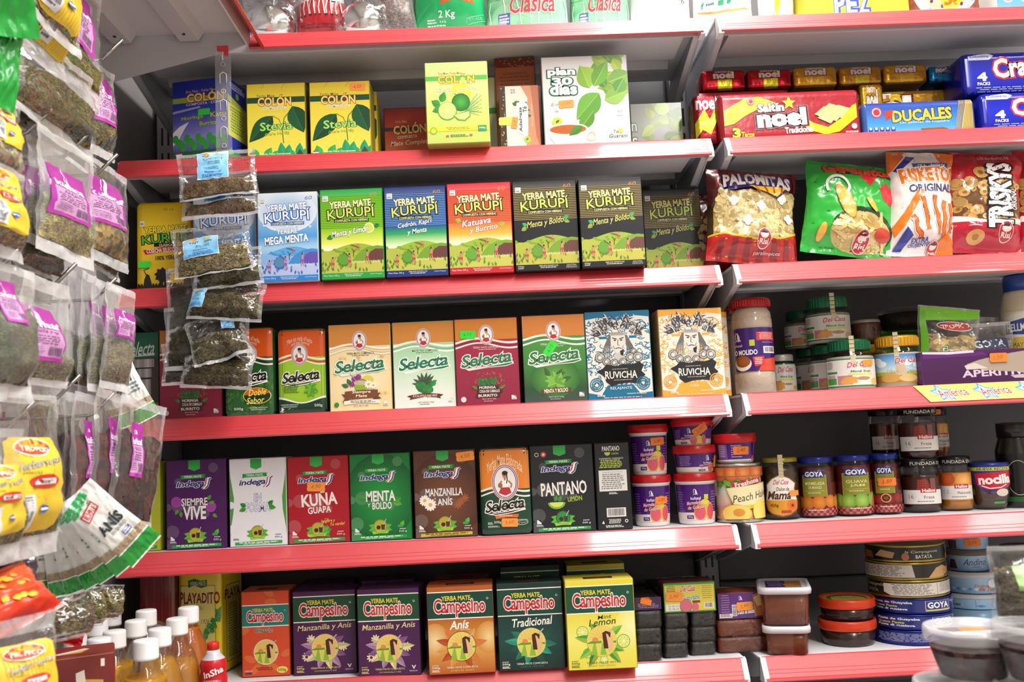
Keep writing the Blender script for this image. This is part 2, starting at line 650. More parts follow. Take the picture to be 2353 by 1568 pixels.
# ------------------------------------------------------------------ shelves: deck, ribs, brackets, red price rail, end caps
RAIL = [(0.002, 0.0), (-0.001, 0.0012), (-0.0035, -0.0005), (-0.0215, -0.0275), (-0.0245, -0.0285), (-0.0255, -0.032), (-0.0225, -0.0345),
  (-0.0195, -0.0325), (-0.0005, -0.003), (0.002, -0.004)]
def bracket(mb, x, z, mir):
 t = 0.0022 * mir
 pts = [(-0.004, -0.003), (0.0, -0.028), (0.05, -0.042), (0.16, -0.066), (0.272, -0.088), (0.272, -0.003)]
 base = len(mb.v)
 for dx in (0, t):
  for y, zz in pts:
   mb.v.append(Vector((x + dx, y, z + zz)))
 n = len(pts)
 for i in range(n):
  j = (i + 1) % n
  mb.face([base + i, base + j, base + n + j, base + n + i], '#b4b5bd')
 mb.face([base + i for i in range(n)], '#b4b5bd')
 mb.face([base + n + i for i in range(n)][::-1], '#b4b5bd')
 xa, xb = sorted((x, x + 0.012 * mir))
 for y, zz, y2, zz2 in ((0.0, -0.028, 0.272, -0.088),):
  base = len(mb.v)
  for xx in (xa, xb):
   mb.v += [Vector((xx, y, z + zz)), Vector((xx, y2, z + zz2)), Vector((xx, y2, z + zz2 + 0.002)), Vector((xx, y, z + zz + 0.002))]
  for q in ((0, 1, 5, 4), (3, 7, 6, 2), (0, 4, 7, 3), (1, 2, 6, 5)):
   mb.face([base + k for k in q], '#c3c4cb')
ROWS = ['top', 'second', 'third', 'fourth', 'fifth', 'lowest']
xe = at(576, 96, -0.012).x            # front edge of the side shelf, where the red strips meet
def shelf(s, side):
 z = ZS[s]
 x0, x1 = ((-0.988, -0.011) if side == 'left' else (0.011, 1.0))
 t = thing('gondola_shelf', 'white metal shelf with a red front strip, %s in the %s bay' % (ROWS[s], side), 'shelf', ((x0 + x1) / 2, 0, z), group='gondola shelves')
 h = (x1 - x0) / 2
 mb = MB()
 mb.box(-h, 0.0, -0.004, h, 0.27, -0.0008, '#eeeef2')
 mb.box(-h, 0.0005, -0.030, h, 0.003, -0.004, STEEL)
 mb.build('deck', 'paint', t)
 for ya, yb, dz in ((0.018, 0.125, 0.022), (0.165, 0.215, 0.018)):
  mb = MB()
  mb.prism([(ya, -0.004), (ya + 0.008, -dz), (yb - 0.008, -dz), (yb, -0.004)], -h + 0.028, h - 0.028, '#dcdae0')
  mb.build('stiffening_rib', 'paint', t)
 mb = MB()
 bracket(mb, -h + 0.003, 0, 1)
 mb.build('bracket', 'paint', t)
 mb = MB()
 bracket(mb, h - 0.003, 0, -1)
 mb.build('bracket', 'paint', t)
 mb = MB()
 e = 0.004
 xa_ = -h if (s, side) != (0, 'left') else xe - (x0 + x1) / 2 - 0.004
 mb.prism(RAIL, xa_ + e, h - e, RED)
 # fine moulded lines along the strip
 for k in (0.62, 0.8):
  y, zz = -0.0035 - 0.018 * k, -0.0005 - 0.027 * k
  mb.prism([(y - 0.0001, zz + 0.0006), (y - 0.0003, zz), (y, zz - 0.0006), (y + 0.0006, zz + 0.0003)], xa_ + e, h - e, RED)
 r = mb.build('price_rail', 'rail', t)
 r['label'] = 'red plastic price strip'
 for sx in ((1,) if side == 'left' else (-1,)):
  mb = MB()
  xa, xb = sorted((sx * h, sx * (h - 0.0085)))
  mb.prism([(0.003, 0.0015), (-0.005, -0.0005), (-0.023, -0.0275), (-0.023, -0.036), (0.003, -0.036)], xa, xb, '#e4e6ea')
  mb.build('end_cap', 'plastic', r)['label'] = 'white end cap'
 return t
for s_ in range(6):
 shelf(s_, 'left')
 shelf(s_, 'right')
# a printed paper strip slipped over part of one rail
pa = at(2104, 903, -0.012)
t = thing('label_strip', 'yellow paper strip with star logos over the red rail at right edge', 'label', (pa.x, 0, ZS[3]))
mb = MB()
Ls = 0.34
ar = Art(Ls, 0.034, '#f3ea5e')
ar.grad(0, 0, 1, 1, [(0, '#f7ee62'), (1, '#efe77a')])
for i in range(5):
 cx = 0.13 + i * 0.204
 ar.star(cx - 0.03, 0.5, 0.056, '#4a9ad8', k=0.55)
 ar.star(cx - 0.03, 0.5, 0.040, '#e8f6fb', k=0.55)
 ar.text('América', cx - 0.055, 0.26, cx + 0.09, 0.72, '#c8384a', out=('#fbf6d8', 0.03), bold=0.012, shear=0.25, rot=4)
e1, e2 = Vector((0, -0.0042, 0.0002)), Vector((0, -0.0226, -0.0272))
ar.put(mb, lambda x, y, n: Vector((0.018 * y + x * Ls, 0, 0)) + e1.lerp(e2, y) + Vector((0, -0.83, 0.56)) * (0.0006 + n * EPS))
base = len(mb.v)
mb.build('paper_strip', 'paper', t)
# ------------------------------------------------------------------ the side gondola on the left wall
zl = ZS[0]
t = thing('side_shelf', 'white metal shelf with red edge jutting from the left wall at the top', 'shelf', (XL, 0, zl))
W = xe - XL
mb = MB()
mb.box(0.004, -1.15, -0.004, W, -0.018, 0, '#d0ced2')
mb.box(W - 0.003, -1.15, -0.03, W, -0.018, -0.004, STEEL)
mb.build('deck', 'paint', t)
for xa, xb in ((0.035, 0.085), (0.145, 0.195)):
 mb = MB()
 base = len(mb.v)
 pr = [(xa, -0.004), (xa + 0.01, -0.02), (xb - 0.01, -0.02), (xb, -0.004)]
 for y in (-1.1, -0.03):
  for x, z in pr:
   mb.v.append(Vector((x, y, z)))
 for i in range(4):
  j = (i + 1) % 4
  mb.face([base + i, base + 4 + i, base + 4 + j, base + j], '#c4c1c5')
 mb.face([base + i for i in range(4)], '#c4c1c5')
 mb.face([base + 4 + i for i in range(4)][::-1], '#c4c1c5')
 mb.box((xa + xb) / 2 - 0.002, -0.06, -0.0215, (xa + xb) / 2 + 0.002, -0.056, -0.0195, '#26262a')
 mb.build('stiffening_rib', 'paint', t)
mb = MB()
base = len(mb.v)
pts = [(W + 0.001, -0.002), (W + 0.001, -0.022), (W - 0.03, -0.034), (0.02, -0.085), (0.0, -0.085), (0.0, -0.002)]
for y in (-0.022, -0.018):
 for x, z in pts:
  mb.v.append(Vector((x, y, z)))
n = len(pts)
for i in range(n):
 j = (i + 1) % n
 mb.face([base + i, base + n + i, base + n + j, base + j], '#c8c5c9')
mb.face([base + i for i in range(n)][::-1], '#c8c5c9')
mb.face([base + n + i for i in range(n)], '#c8c5c9')
mb.build('bracket', 'paint', t)
mb = MB()
base = len(mb.v)
pr = [(-y + W, z) for y, z in RAIL]
for y in (-1.15, -0.019):
 for x, z in pr:
  mb.v.append(Vector((x, y, z)))
n = len(pr)
for i in range(n):
 j = (i + 1) % n
 mb.face([base + i, base + j, base + n + j, base + n + i], RED)
mb.face([base + i for i in range(n)], RED)
mb.face([base + n + i for i in range(n)], RED)
mb.build('price_rail', 'rail', t)['label'] = 'red plastic price strip'
# pegboard below it
mb = MB()
mb.box(XL + 0.002, -1.3, 1.12, XL + 0.02, -0.03, 1.80, '#a8a5a8', bev=0.002)
for i in range(20):
 for j in range(12):
  y, z = -1.25 + i * 0.062, 1.15 + j * 0.055
  mb.box(XL + 0.0198, y, z, XL + 0.0206, y + 0.007, z + 0.007, '#2c2a2c')
tag(mb.build('pegboard', 'paint'), 'grey perforated metal panel behind the hanging herb bags on left', 'panel')
XH = -0.845    # where the tips of the pegboard hooks reach
def hook(px, py, label, L=None):
 """double chrome wire hook from the pegboard, its upturned tip at the pixel"""
 P = at_x(px, py, XH)
 t = thing('peg_hook', label, 'hook', (XL + 0.02, P.y, P.z - 0.026), group='chrome hooks on the pegboard')
 l = P.x - XL - 0.02
 mb = MB()
 mb.tube([(0, 0, 0), (l - 0.03, 0, 0), (l - 0.026, 0, 0.001), (l, 0, 0.026)], 0.0022, '#a8a6a4', n=8)
 mb.build('wire_arm', 'steel', t)
 mb = MB()
 mb.box(0, -0.012, -0.02, 0.003, 0.012, 0.012, '#d2d2d2', bev=0.001)
 mb.build('back_plate', 'steel', t)
 return t
for px, py, l in ((41, 116, 'chrome hook tip under the green bag at top left'),
    (282, 91, 'chrome hook below the white ribbed shelf at upper left'),
    (32, 231, 'chrome hook left of the dark herb bag at left edge'),
    (119, 250, 'chrome hook across the large dark herb bag at upper left'),
    (200, 309, 'chrome hook above the front herb pouch with magenta label'),
    (270, 354, 'chrome hook beside the left end of the second red strip'),
    (49, 566, 'chrome hook below the yellow labelled bags at left edge'),
    (175, 606, 'long chrome hook below the front magenta labelled pouch'),
    (267, 639, 'chrome hook carrying the edge-on green herb pouches'),
    (185, 861, 'chrome hook at the foot of the mint pouch with magenta label'),
    (263, 903, 'chrome hook carrying the dark red petal pouches'),
    (80, 922, 'chrome hook carrying the yellow labelled tea pouch at left'),
    (172, 1142, 'chrome hook tip at the head of the green and white sachet fan')):
 hook(px, py, l)
# low base shelves and the counter the foreground stock stands on
mb = MB()
mb.box(XL + 0.001, -1.25, 0.0, -0.60, -0.05, 0.655, '#cfccd0', bev=0.004)
tag(mb.build('base_plinth', 'paint'), 'grey metal base unit below the juice bottles at lower left', 'base')
mb = MB()
mb.box(0.0, -1.2, 0.0, 0.75, -0.50, 0.70, '#cfccc6', bev=0.004)
tag(mb.build('display_counter', 'paint'), 'pale counter below the clear tubs at lower right', 'counter')
mb = MB()
mb.box(-0.99, 0.003, 0.0, 0.99, 0.29, 0.6, '#9a989d', bev=0.003)
tag(mb.build('shelving_plinth', 'paint'), 'grey metal foot of the shelving below the lowest shelf', 'base')
# ------------------------------------------------------------------ packaging builders
def sticker(parent, pt, nrm_fn, w, col, txt, rot=0.0, name='price_sticker'):
 """small notched price ticket; nrm_fn(dx, dy, lift) -> local point"""
 ar = Art(w, w * 0.5)
 pts = []
 for x, y in ((0.06, 0), (0.94, 0), (0.98, 0.12), (1, 0.3), (0.97, 0.5), (1, 0.7), (0.98, 0.88), (0.94, 1), (0.06, 1), (0.02, 0.88), (0, 0.7), (0.03, 0.5), (0, 0.3), (0.02, 0.12)):
  pts.append((x, y))
 ar.poly(pts, col)
 if txt:
  ar.text(txt, 0.22, 0.27, 0.74, 0.72, mixc(col, '#3a2a10', 0.65), shear=0.3, rot=8)
 ca, sa = math.cos(math.radians(rot)), math.sin(math.radians(rot))
 mb = MB()
 def fn(x, y, n):
  dx, dy = (x - 0.5) * w, (0.5 - y) * w * 0.5
  return nrm_fn(dx * ca - dy * sa, dx * sa + dy * ca, n * EPS)
 ar.put(mb, fn, 3, 0)
 o = mb.build(name, 'sticker', parent)
 o['label'] = ('%s price sticker' % ('orange' if col in (ORA, ORB) else 'green'))
 return o
ORA, ORB, GRS = '#f6973c', '#f07f28', '#35dc3c'
def carton(name, label, xl, xr, yt, s, art, cat='box', Y=0.03, D=0.055, side='#888', top=None, rz=0.0, lean=0.0, group=None, yb=None, z=None,
  stickers=(), sideart=None, bev=0.0012, seg=1, mat='carton', back=None, W=None, H=None, topart=None):
 """printed carton standing on shelf s, its front face at depth Y between pixel columns xl and xr, top edge at yt"""
 zb = ZS[s] if z is None else z
 ym = (yt + (yb or yt + 190)) / 2
 P0, P1 = at(xl, ym, Y), at(xr, ym, Y)
 W = W or (P1.x - P0.x) / max(0.3, math.cos(math.radians(rz)))
 H = H or at((xl + xr) / 2, yt, Y).z - zb
 mb = MB()
 cF = hx(side)
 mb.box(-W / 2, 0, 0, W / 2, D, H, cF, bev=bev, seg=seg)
 i = bev * (1.0 if seg == 1 else 0.55)
 ar = art(W, H) if callable(art) else art
 off = 0.0002
 if seg == 1:
  ar.put(mb, lambda x, y, n: Vector((-W / 2 + i + x * (W - 2 * i), -off - n * EPS, H - i - y * (H - 2 * i))))
 else:
  # soft brick pack: the print wraps on to the rounded edges
  def fn(x, y, n):
   X, Z = -W / 2 + x * W, H - y * H
   dx, dz = max(0, abs(X) - (W / 2 - bev)) / bev, max(0, abs(Z - H / 2) - (H / 2 - bev)) / bev
   q = min(1.0, math.hypot(dx, dz))
   return Vector((X * (1 - 0.002), -off - n * EPB + bev * (1 - math.sqrt(max(0, 1 - q * q))) * 1.0, Z))
  ar.clip(0.03, 0.02, 0.97, 0.98)
  ar.put(mb, fn, 14, 20, smooth=True)
 if sideart:
  sa = sideart(D, H)
  sa.put(mb, lambda x, y, n: Vector((W / 2 + off + n * EPS, i + x * (D - 2 * i), H - i - y * (H - 2 * i))))
 if topart:
  ta = topart(W, D)
  ta.put(mb, lambda x, y, n: Vector((-W / 2 + i + x * (W - 2 * i), D - i - y * (D - 2 * i), H + off + n * EPS)))
 o = mb.build(name, mat)
 o.location = ((P0.x + P1.x) / 2, Y, zb)
 o.rotation_euler = (math.radians(-lean), 0, math.radians(rz))
 tag(o, label, cat, group)
 for ns, (x, y, wd, rot, col, txt) in enumerate(stickers):
  sticker(o, None, lambda dx, dy, k, x=x, y=y, ns=ns: Vector((-W / 2 + x * W + dx, -off - (ar.n + 8) * (EPS if seg == 1 else EPB) - k - ns * .0004, H - y * H + dy)), wd, col, txt, rot)
 return o
def smooth01(t):
 t = max(0.0, min(1.0, t))
 return t * t * (3 - 2 * t)
class Pouch:
 """shape of a sealed bag: u across, v from top to bottom; front faces -y"""
 def __init__(s, W, H, T, top=0.10, bot=0.06, sag=0.5, wr=0.0012, seed=0, pinch=0.05, side=0.45):
  s.W, s.H, s.T, s.top, s.bot, s.sag, s.wr, s.seed, s.pinch, s.side = W, H, T, top, bot, sag, wr, seed, pinch, side
 def thick(s, u, v):
  e = max(0.0, math.sin(math.pi * min(max(u, 0), 1))) ** s.side
  if v < s.top or v > 1 - s.bot:
   return 0.0
  q = (v - s.top) / (1 - s.top - s.bot)
  g = smooth01(q / 0.55) ** s.sag * smooth01((1 - q) / 0.22) ** 0.6
  return s.T / 2 * e * g
 def pt(s, u, v, side, lift=0.0, k=1.0):
  t = s.thick(u, v) * k
  x = (u - 0.5) * s.W * (1 - s.pinch * math.sin(math.pi * v) ** 2)
  z = s.H * (1 - v)
  n = noise.noise(Vector((u * 3.1 + s.seed * 7.3, v * 4.3, s.seed * 1.7))) + 0.5 * noise.noise(Vector((u * 9 + s.seed, v * 11, 3.1)))
  y = -side * (t + lift) + s.wr * n * 2.2
  if side > 0:
   y -= s.wr * 0.8 * noise.noise(Vector((u * 14, v * 15, s.seed + 9.0)))
  return Vector((x, y, z))
 def mesh(s, mb, c, mat=0, nu=14, nv=20):
  k = c
  if c == 'seal':        # welded rims of a clear bag are milky
   k = lambda u, v: (0, 0, 0, 1) if v > 1 - s.bot else ((.35, .35, .35, 1) if v < s.top * .8 else ((.7, .7, .7, 1) if abs(u - .5) > .47 else (1, 1, 1, 1)))
  mb.grid(lambda u, v: s.pt(u, v, 1), nu, nv, k, mat)
  mb.grid(lambda u, v: s.pt(u, v, -1), nu, nv, k, mat, flip=True)
 def fill(s, mb, c, v0, v1=None, mat=0, k=0.93, nu=14, nv=14, lump=0.08, u0=0.05, u1=0.95):
  v1 = v1 if v1 is not None else 1 - s.bot - 0.01
  for side in (1, -1):
   def fn(a, b):
    u = u0 + (u1 - u0) * a
    vt = v0 + lump * noise.noise(Vector((u * 4, s.seed * 3.3, 0.5)))
    v = vt + (v1 - vt) * b
    p = s.pt(u, v, side, 0.0, k)
    e = smooth01(b / 0.18) ** 0.5
    mid = s.pt(u, v, 1, 0, 0).lerp(s.pt(u, v, -1, 0, 0), 0.5)
    return mid.lerp(p, e * (1 if 0 < a < 1 else 0.2))
   mb.grid(fn, nu, nv, c, mat, flip=side < 0)
def place(o, loc, rz=0.0, roll=0.0, lean=0.0):
 """roll turns in the plane of the front, lean tips the top backwards; both about the base"""
 o.location = loc
 M = Matrix.Rotation(math.radians(rz), 3, 'Z') @ Matrix.Rotation(math.radians(-lean), 3, 'X') @ Matrix.Rotation(math.radians(-roll), 3, 'Y')
 o.rotation_euler = M.to_euler()
 return o
def printed_bag(name, label, W, H, T, art, loc, rz=0, roll=0, lean=0, cat='bag', group=None, back='#999', mat='bagprint', top=0.05, bot=0.03, seed=1,
    wr=0.0016, sag=0.35, pinch=0.06, side=0.45, nu=16, nv=22, lift=False):
 p = Pouch(W, H, T, top, bot, sag, wr, seed, pinch, side)
 mb = MB()
 p.mesh(mb, back, 0, nu, nv)
 ar = art(W, H) if callable(art) else art
 ar.put(mb, lambda x, y, n: p.pt(x, y, 1, 0.0006 + n * EPB * 2.6), nu * 2, nv * 2, smooth=True)
 o = mb.build(name, mat)
 tag(o, label, cat, group)
 place(o, loc, rz, roll, lean)
 if lift:
  o.location.z += W / 2 * abs(math.sin(math.radians(roll)))
 return o
def clear_pouch(name, label, W, H, T, loc, rz=0, roll=0, lean=0, herb='#6b6436', fill=0.5, lab=None, labbox=(0.25, 0.3, 0.75, 0.62), film='film', group=None,
    cat='pouch', seed=1, hmat='herb', sag=0.9, top=0.08, bot=0.07, wr=0.002, lump=0.08, pinch=0.04, hname='dried_herbs', kf=0.93):
 """see-through bag of dried herbs with an optional printed label inside the front"""
 t = thing(name, label, cat, loc, group=group)
 place(t, loc, rz, roll, lean)
 p = Pouch(W, H, T, top, bot, sag, wr, seed, pinch)
 mb = MB()
 p.mesh(mb, 'seal', nu=20, nv=30)
 mb.build('clear_film', film, t)
 mb = MB()
 p.fill(mb, herb, fill, lump=lump, k=kf)
 mb.build(hname, hmat, t)
 if lab:
  a, b, c, d = labbox
  ar = lab(W * (c - a), H * (d - b))
  mb = MB()
  ar.put(mb, lambda x, y, n: p.pt(a + (c - a) * x, b + (d - b) * y, 1, 0.0007 + n * EPB * 2), 10, 12, smooth=True)
  mb.build('paper_label', 'carton', t)
 return t
def cyl_label(mb, ar, R, z0, z1, a0, a1, nx=18, lift=0.0004, Rf=None):
 """wrap printing round a jar; a0..a1 are angles measured from straight at the camera, left negative"""
 def fn(x, y, n):
  a = math.radians(a0 + (a1 - a0) * x)
  z = z1 + (z0 - z1) * y
  r = (Rf(z) if Rf else R) + lift + n * EPB
  return Vector((r * math.sin(a), -r * math.cos(a), z))
 ar.put(mb, fn, nx, 6 if Rf else 0, smooth=True)
def rrect(w, d, r, n=5):
 pts = []
 for cx, cy, a0 in ((w / 2 - r, d / 2 - r, 0), (-w / 2 + r, d / 2 - r, 90), (-w / 2 + r, -d / 2 + r, 180), (w / 2 - r, -d / 2 + r, 270)):
  for i in range(n + 1):
   a = math.radians(a0 + 90 * i / n)
   pts.append((cx + r * math.cos(a), cy + r * math.sin(a)))
 return pts
def loft(mb, secs, c, mat=0, cap=True, smooth=True):
 """secs = [(outline, z)] with equal point counts"""
 base = len(mb.v)
 n = len(secs[0][0])
 for pts, z in secs:
  for x, y in pts:
   mb.v.append(Vector((x, y, z)))
 for j in range(len(secs) - 1):
  k = c[min(j, len(c) - 1)] if isinstance(c, list) else c
  for i in range(n):
   i2 = (i + 1) % n
   mb.face([base + j * n + i, base + j * n + i2, base + (j + 1) * n + i2, base + (j + 1) * n + i], k, mat, smooth)
 if cap:
  mb.face([base + i for i in reversed(range(n))], c[0] if isinstance(c, list) else c, mat)
  j = (len(secs) - 1) * n
  mb.face([base + j + i for i in range(n)], c[-1] if isinstance(c, list) else c, mat)
def span(xl, xr, y, Yc):
 """centre x and radius of something round whose axis stands at depth Yc and whose sides show at xl and xr"""
 P0, P1 = at(xl, y, Yc), at(xr, y, Yc)
 return (P0.x + P1.x) / 2, (P1.x - P0.x) / 2
def zpx(px, py, Y):
 return at(px, py, Y).z
# ------------------------------------------------------------------ printing
def logo_woman(a, x, y, r, c):
 """line emblem of a woman's profile with long hair"""
 A = a.A
 a.line([(x - r * .5, y - r * .9 * A), (x - r * .75, y - r * .3 * A), (x - r * .55, y + .1 * r * A), (x - r * .7, y + .3 * r * A), (x - r * .4, y + .5 * r * A)], r * .16, c)
 a.poly([(x - r * .4, y - r * A), (x + r * .1, y - .8 * r * A), (x + r * .5, y - .1 * r * A), (x + r * .55, y + .5 * r * A), (x + r * .9, y + .95 * r * A), (x, y + .7 * r * A), (x - r * .15, y + .1 * r * A), (x - r * .1, y - .4 * r * A)], c)
 a.line([(x - r * .9, y + .95 * r * A), (x - r * .2, y + .7 * r * A), (x + r * .3, y + r * A)], r * .16, c)
def kurupi(kind):
 P = {'mega': dict(top='#dfeaf5', st=None, sk=[(0, '#eaf1f8'), (.25, '#9cc8ec'), (.5, '#4f9fe0'), (.62, '#a8d2f0'), (1, '#5f9fdc')], bot='#2c86d8', t='#f4f8fc', to='#1c4fa0', k='#f4f8fc', ko='#1c4fa0', hill='#58aee6', bush='#2a6fc4', hut='#6a55b8', gr='#b8c6ee', gr2='#7c8fd8'),
  'limon': dict(top='#20ab44', st='#4e9a16', sk=[(0, '#6cba1c'), (.42, '#93c923'), (.58, '#e6ea6a'), (.66, '#f6f6d8'), (1, '#e6e6a0')], bot='#1fa446', t='#f4eeb4', to='#17240f', k='#d7df6e', ko='#131c0c', hill='#9bb838', bush='#3f8f26', hut='#6b3f3a', gr='#c3c25a', gr2='#8fa03c'),
  'cedron': dict(top='#17347e', st='#6fa0d8', sk=[(0, '#16306f'), (.4, '#1d4c96'), (.5, '#2fa75e'), (.6, '#bfe3a0'), (.66, '#f1f6dc'), (1, '#e6e6a0')], bot='#17347e', t='#f4eeb4', to='#0d1730', k='#d7df6e', ko='#0d1420', hill='#9bb838', bush='#3f8f26', hut='#6b3f3a', gr='#c3c25a', gr2='#8fa03c'),
  'katuava': dict(top='#d62a3a', st='#b8402a', sk=[(0, '#e84a34'), (.4, '#ee7038'), (.54, '#f6b63c'), (.64, '#fbf1cf'), (1, '#e6e6a0')], bot='#c72032', t='#f4eeb4', to='#5a1a10', k='#d7df6e', ko='#1c1c10', hill='#9bb838', bush='#4a9a2c', hut='#6b3f3a', gr='#c3c25a', gr2='#8fa03c'),
  'boldo': dict(top='#17191c', st='#a68f4a', sk=[(0, '#1b1c1e'), (.6, '#16171b'), (1, '#15161a')], bot='#15171b', t='#eee89a', to='#15150d', k='#cfe05e', ko='#10130a', hill='#9ab43c', bush='#4f8a2c', hut='#6b4138', gr='#bdb84e', gr2='#93a13c')}[kind]
 def art(W, H):
  a = Art(W, H, P['top'])
  a.grad(0, .055 if kind != 'mega' else 0, 1, 1, P['sk'])
  if P['st']:
   for i in range(19):
    y = .075 + i * .0195
    a.rect(0, y, 1, y + .0075, P['st'])
   a.grad(0, .0, 1, .07, [(0, P['top']), (1, mixc(P['top'], '#ffffff', .08))])
  else:
   a.radial(.5, .22, .5, '#5aa4e4', '#dfeaf5', ky=.7)
   for q in range(7):
    a.ell(.1 + .13 * q, .36 + .05 * math.sin(q * 2.2), .018, '#e4f0fa')
  a.rect(.035, .065, .125, .125, '#e8e8e6')
  a.text('TKC', .045, .072, .115, .09, '#555555')
  a.small(.045, .1, .115, .12, 1, '#666666')
  a.text('60', .80, .04, .92, .085, '#c98a4c' if kind != 'mega' else '#3c7cc8', shear=.2)
  a.text('YERBA MATE', .15, .125, .82, .20, P['t'], out=(P['to'], .045), bold=.035, rot=3, res=2)
  a.text('KURUPÍ', .11, .185, .87, .315, P['k'], outs=[(P['ko'], .06)], bold=.012, arch=.12, rot=3, taper=.12, res=3)
  a.rect(.215, .328, .78, .366, P['ko'])
  a.text('COMPUESTA CON HIERBAS', .23, .335, .765, .36, '#ece6a8', rot=1, bold=.02)
  if kind == 'mega':
   a.text('TERERÉ', .31, .40, .66, .46, '#f2f7fc', out=('#2a66b4', .04), bold=.03, rot=3)
   a.text('MEGA MENTA', .11, .485, .84, .57, '#f2f7fc', out=('#2a66b4', .05), bold=.035, rot=4)
  elif kind == 'limon':
   a.leaf(.2, .52, .12, .08, 200, '#2f8a2a')
   a.ell(.78, .44, .085, '#f0f4c0')
   a.ell(.78, .44, .07, '#cfdc5a')
   a.leaf(.86, .43, .1, .07, 20, '#23803a')
   a.text('Menta y Limón', .17, .44, .77, .525, '#fbfbf4', out=('#3a4a20', .04), bold=.02, shear=.3, rot=9)
  elif kind == 'cedron':
   a.text('Cedrón, Kapi’i', .2, .385, .76, .45, '#f4f8f0', out=('#16305a', .04), bold=.015, shear=.3, rot=8)
   a.text('y Menta', .36, .47, .68, .54, '#f4f8f0', out=('#2a6a3a', .04), bold=.015, shear=.3, rot=8)
  elif kind == 'katuava':
   a.leaf(.2, .42, .1, .08, 160, '#a8b84a')
   a.leaf(.8, .47, .1, .08, 20, '#a8b84a')
   a.text('Katuava', .22, .395, .68, .465, '#fdf4ee', out=('#b03a48', .04), bold=.015, shear=.3, rot=8)
   a.text('y Burrito', .33, .475, .78, .55, '#fdf4ee', out=('#b03a48', .04), bold=.015, shear=.3, rot=8)
  else:
   a.leaf(.2, .5, .09, .06, 150, '#39b070')
   a.leaf(.19, .515, .1, .07, 215, '#9aa83c')
   a.leaf(.78, .43, .1, .06, 25, '#39b070')
   a.leaf(.79, .45, .1, .06, -20, '#9aa83c')
   a.text('Menta y Boldo', .2, .43, .79, .52, '#dfd774', bold=.005, shear=.3, rot=8)
  # hills, hut and gatherers
  def hill(y0, amp, ph, c):
   a.poly([(0, .95)] + [(i / 14, y0 - amp * math.sin(i / 14 * 5.2 + ph)) for i in range(15)] + [(1, .95)], c)
  hill(.655, .045, -1.4, P['hill'])
  hill(.70, .018, 1.5, mixc(P['hill'], P['gr'], .5))
  rr = random.Random(5)
  for i in range(9):
   a.ell(rr.random() * .45, .66 + rr.random() * .05, .03, mixc(P['bush'], P['hill'], .5), .02, 8)
  a.poly([(.5, .80), (.56, .74), (.64, .69), (.75, .655), (.9, .64), (1, .65), (1, .82), (.52, .83)], mixc(P['bush'], P['hill'], .45))
  a.poly([(.72, .82), (.74, .76), (.79, .71), (.87, .675), (1, .68), (1, .83)], P['hut'])
  for i in range(5):
   a.line([(.76 + i * .05, .82), (.80 + i * .045, .70)], .008, mixc(P['hut'], '#000000', .25))
  a.rect(0, .81, 1, .935, P['gr'])
  for i in range(22):
   x = .46 + i * .025
   a.rect(x, .80 + .004 * (i % 3), x + .008, .83, mixc(P['gr'], '#fffbe0', .5))
  for i in range(26):
   a.leaf(rr.random(), .84 + rr.random() * .09, .07, .03, 60 + rr.random() * 70, mixc(P['gr2'], P['bush'], rr.random()))
  a.star(.36, .79, .115, P['bush'], n=11, k=.83)
  a.ell(.35, .785, .085, mixc(P['bush'], '#9ac84a', .25))
  sk, hr = ('#c98d72', '#4a2a1c') if kind != 'mega' else ('#c88aa8', '#2a3a8a')
  def fig(x, y, h, arm):
   a.ell(x, y - h * .9, h * .1, hr, n=8)
   a.poly([(x - .02, y - h * .8 * 1), (x + .02, y - h * .8), (x + .024, y - h * .35), (x - .022, y - h * .35)], sk)
   a.poly([(x - .024, y - h * .48), (x + .026, y - h * .48), (x + .03, y - h * .26), (x - .03, y - h * .26)], '#b8503c' if kind != 'mega' else '#8a60b8')
   a.line([(x - .012, y - h * .3), (x - .02, y)], .016, sk)
   a.line([(x + .012, y - h * .3), (x + .02, y)], .016, sk)
   a.line([(x, y - h * .74), (x + arm, y - h * 1.0)], .014, sk)
  fig(.45, .87, .16, -.05)
  fig(.74, .83, .15, .03)
  fig(.18, .88, .13, .06)
  fig(.6, .68, .06, -.1)
  a.line([(.36, .70), (.47, .77)], .007, hr)
  a.line([(.47, .625), (.6, .655)], .007, hr)
  a.line([(.52, .76), (.52, .69), (.49, .665)], .01, '#6b3a2a')
  a.line([(.52, .71), (.55, .68)], .01, '#6b3a2a')
  a.rect(0, .935, 1, 1, P['bot'])
  if kind == 'boldo':
   a.text('500gr', .03, .948, .13, .967, '#e8e8e0')
   a.small(.03, .972, .13, .985, 1, '#d8d8d0')
   a.text('INDUSTRIA', .80, .945, .95, .962, '#c8c8c0')
   a.text('PARAGUAYA', .79, .967, .96, .984, '#c8c8c0')
  else:
   a.text('Peso Neto 500 g', .03, .952, .28, .975, '#dfe8e0')
   a.text('Industria Paraguaya', .78, .95, .97, .966, '#dfe8e0')
  a.text('YERBA MATE COMPUESTA CON', .36, .945, .66, .96, '#e8e8e0')
  a.small(.38, .967, .64, .98, 1, '#d8d8d0', 4)
  return a
 return art
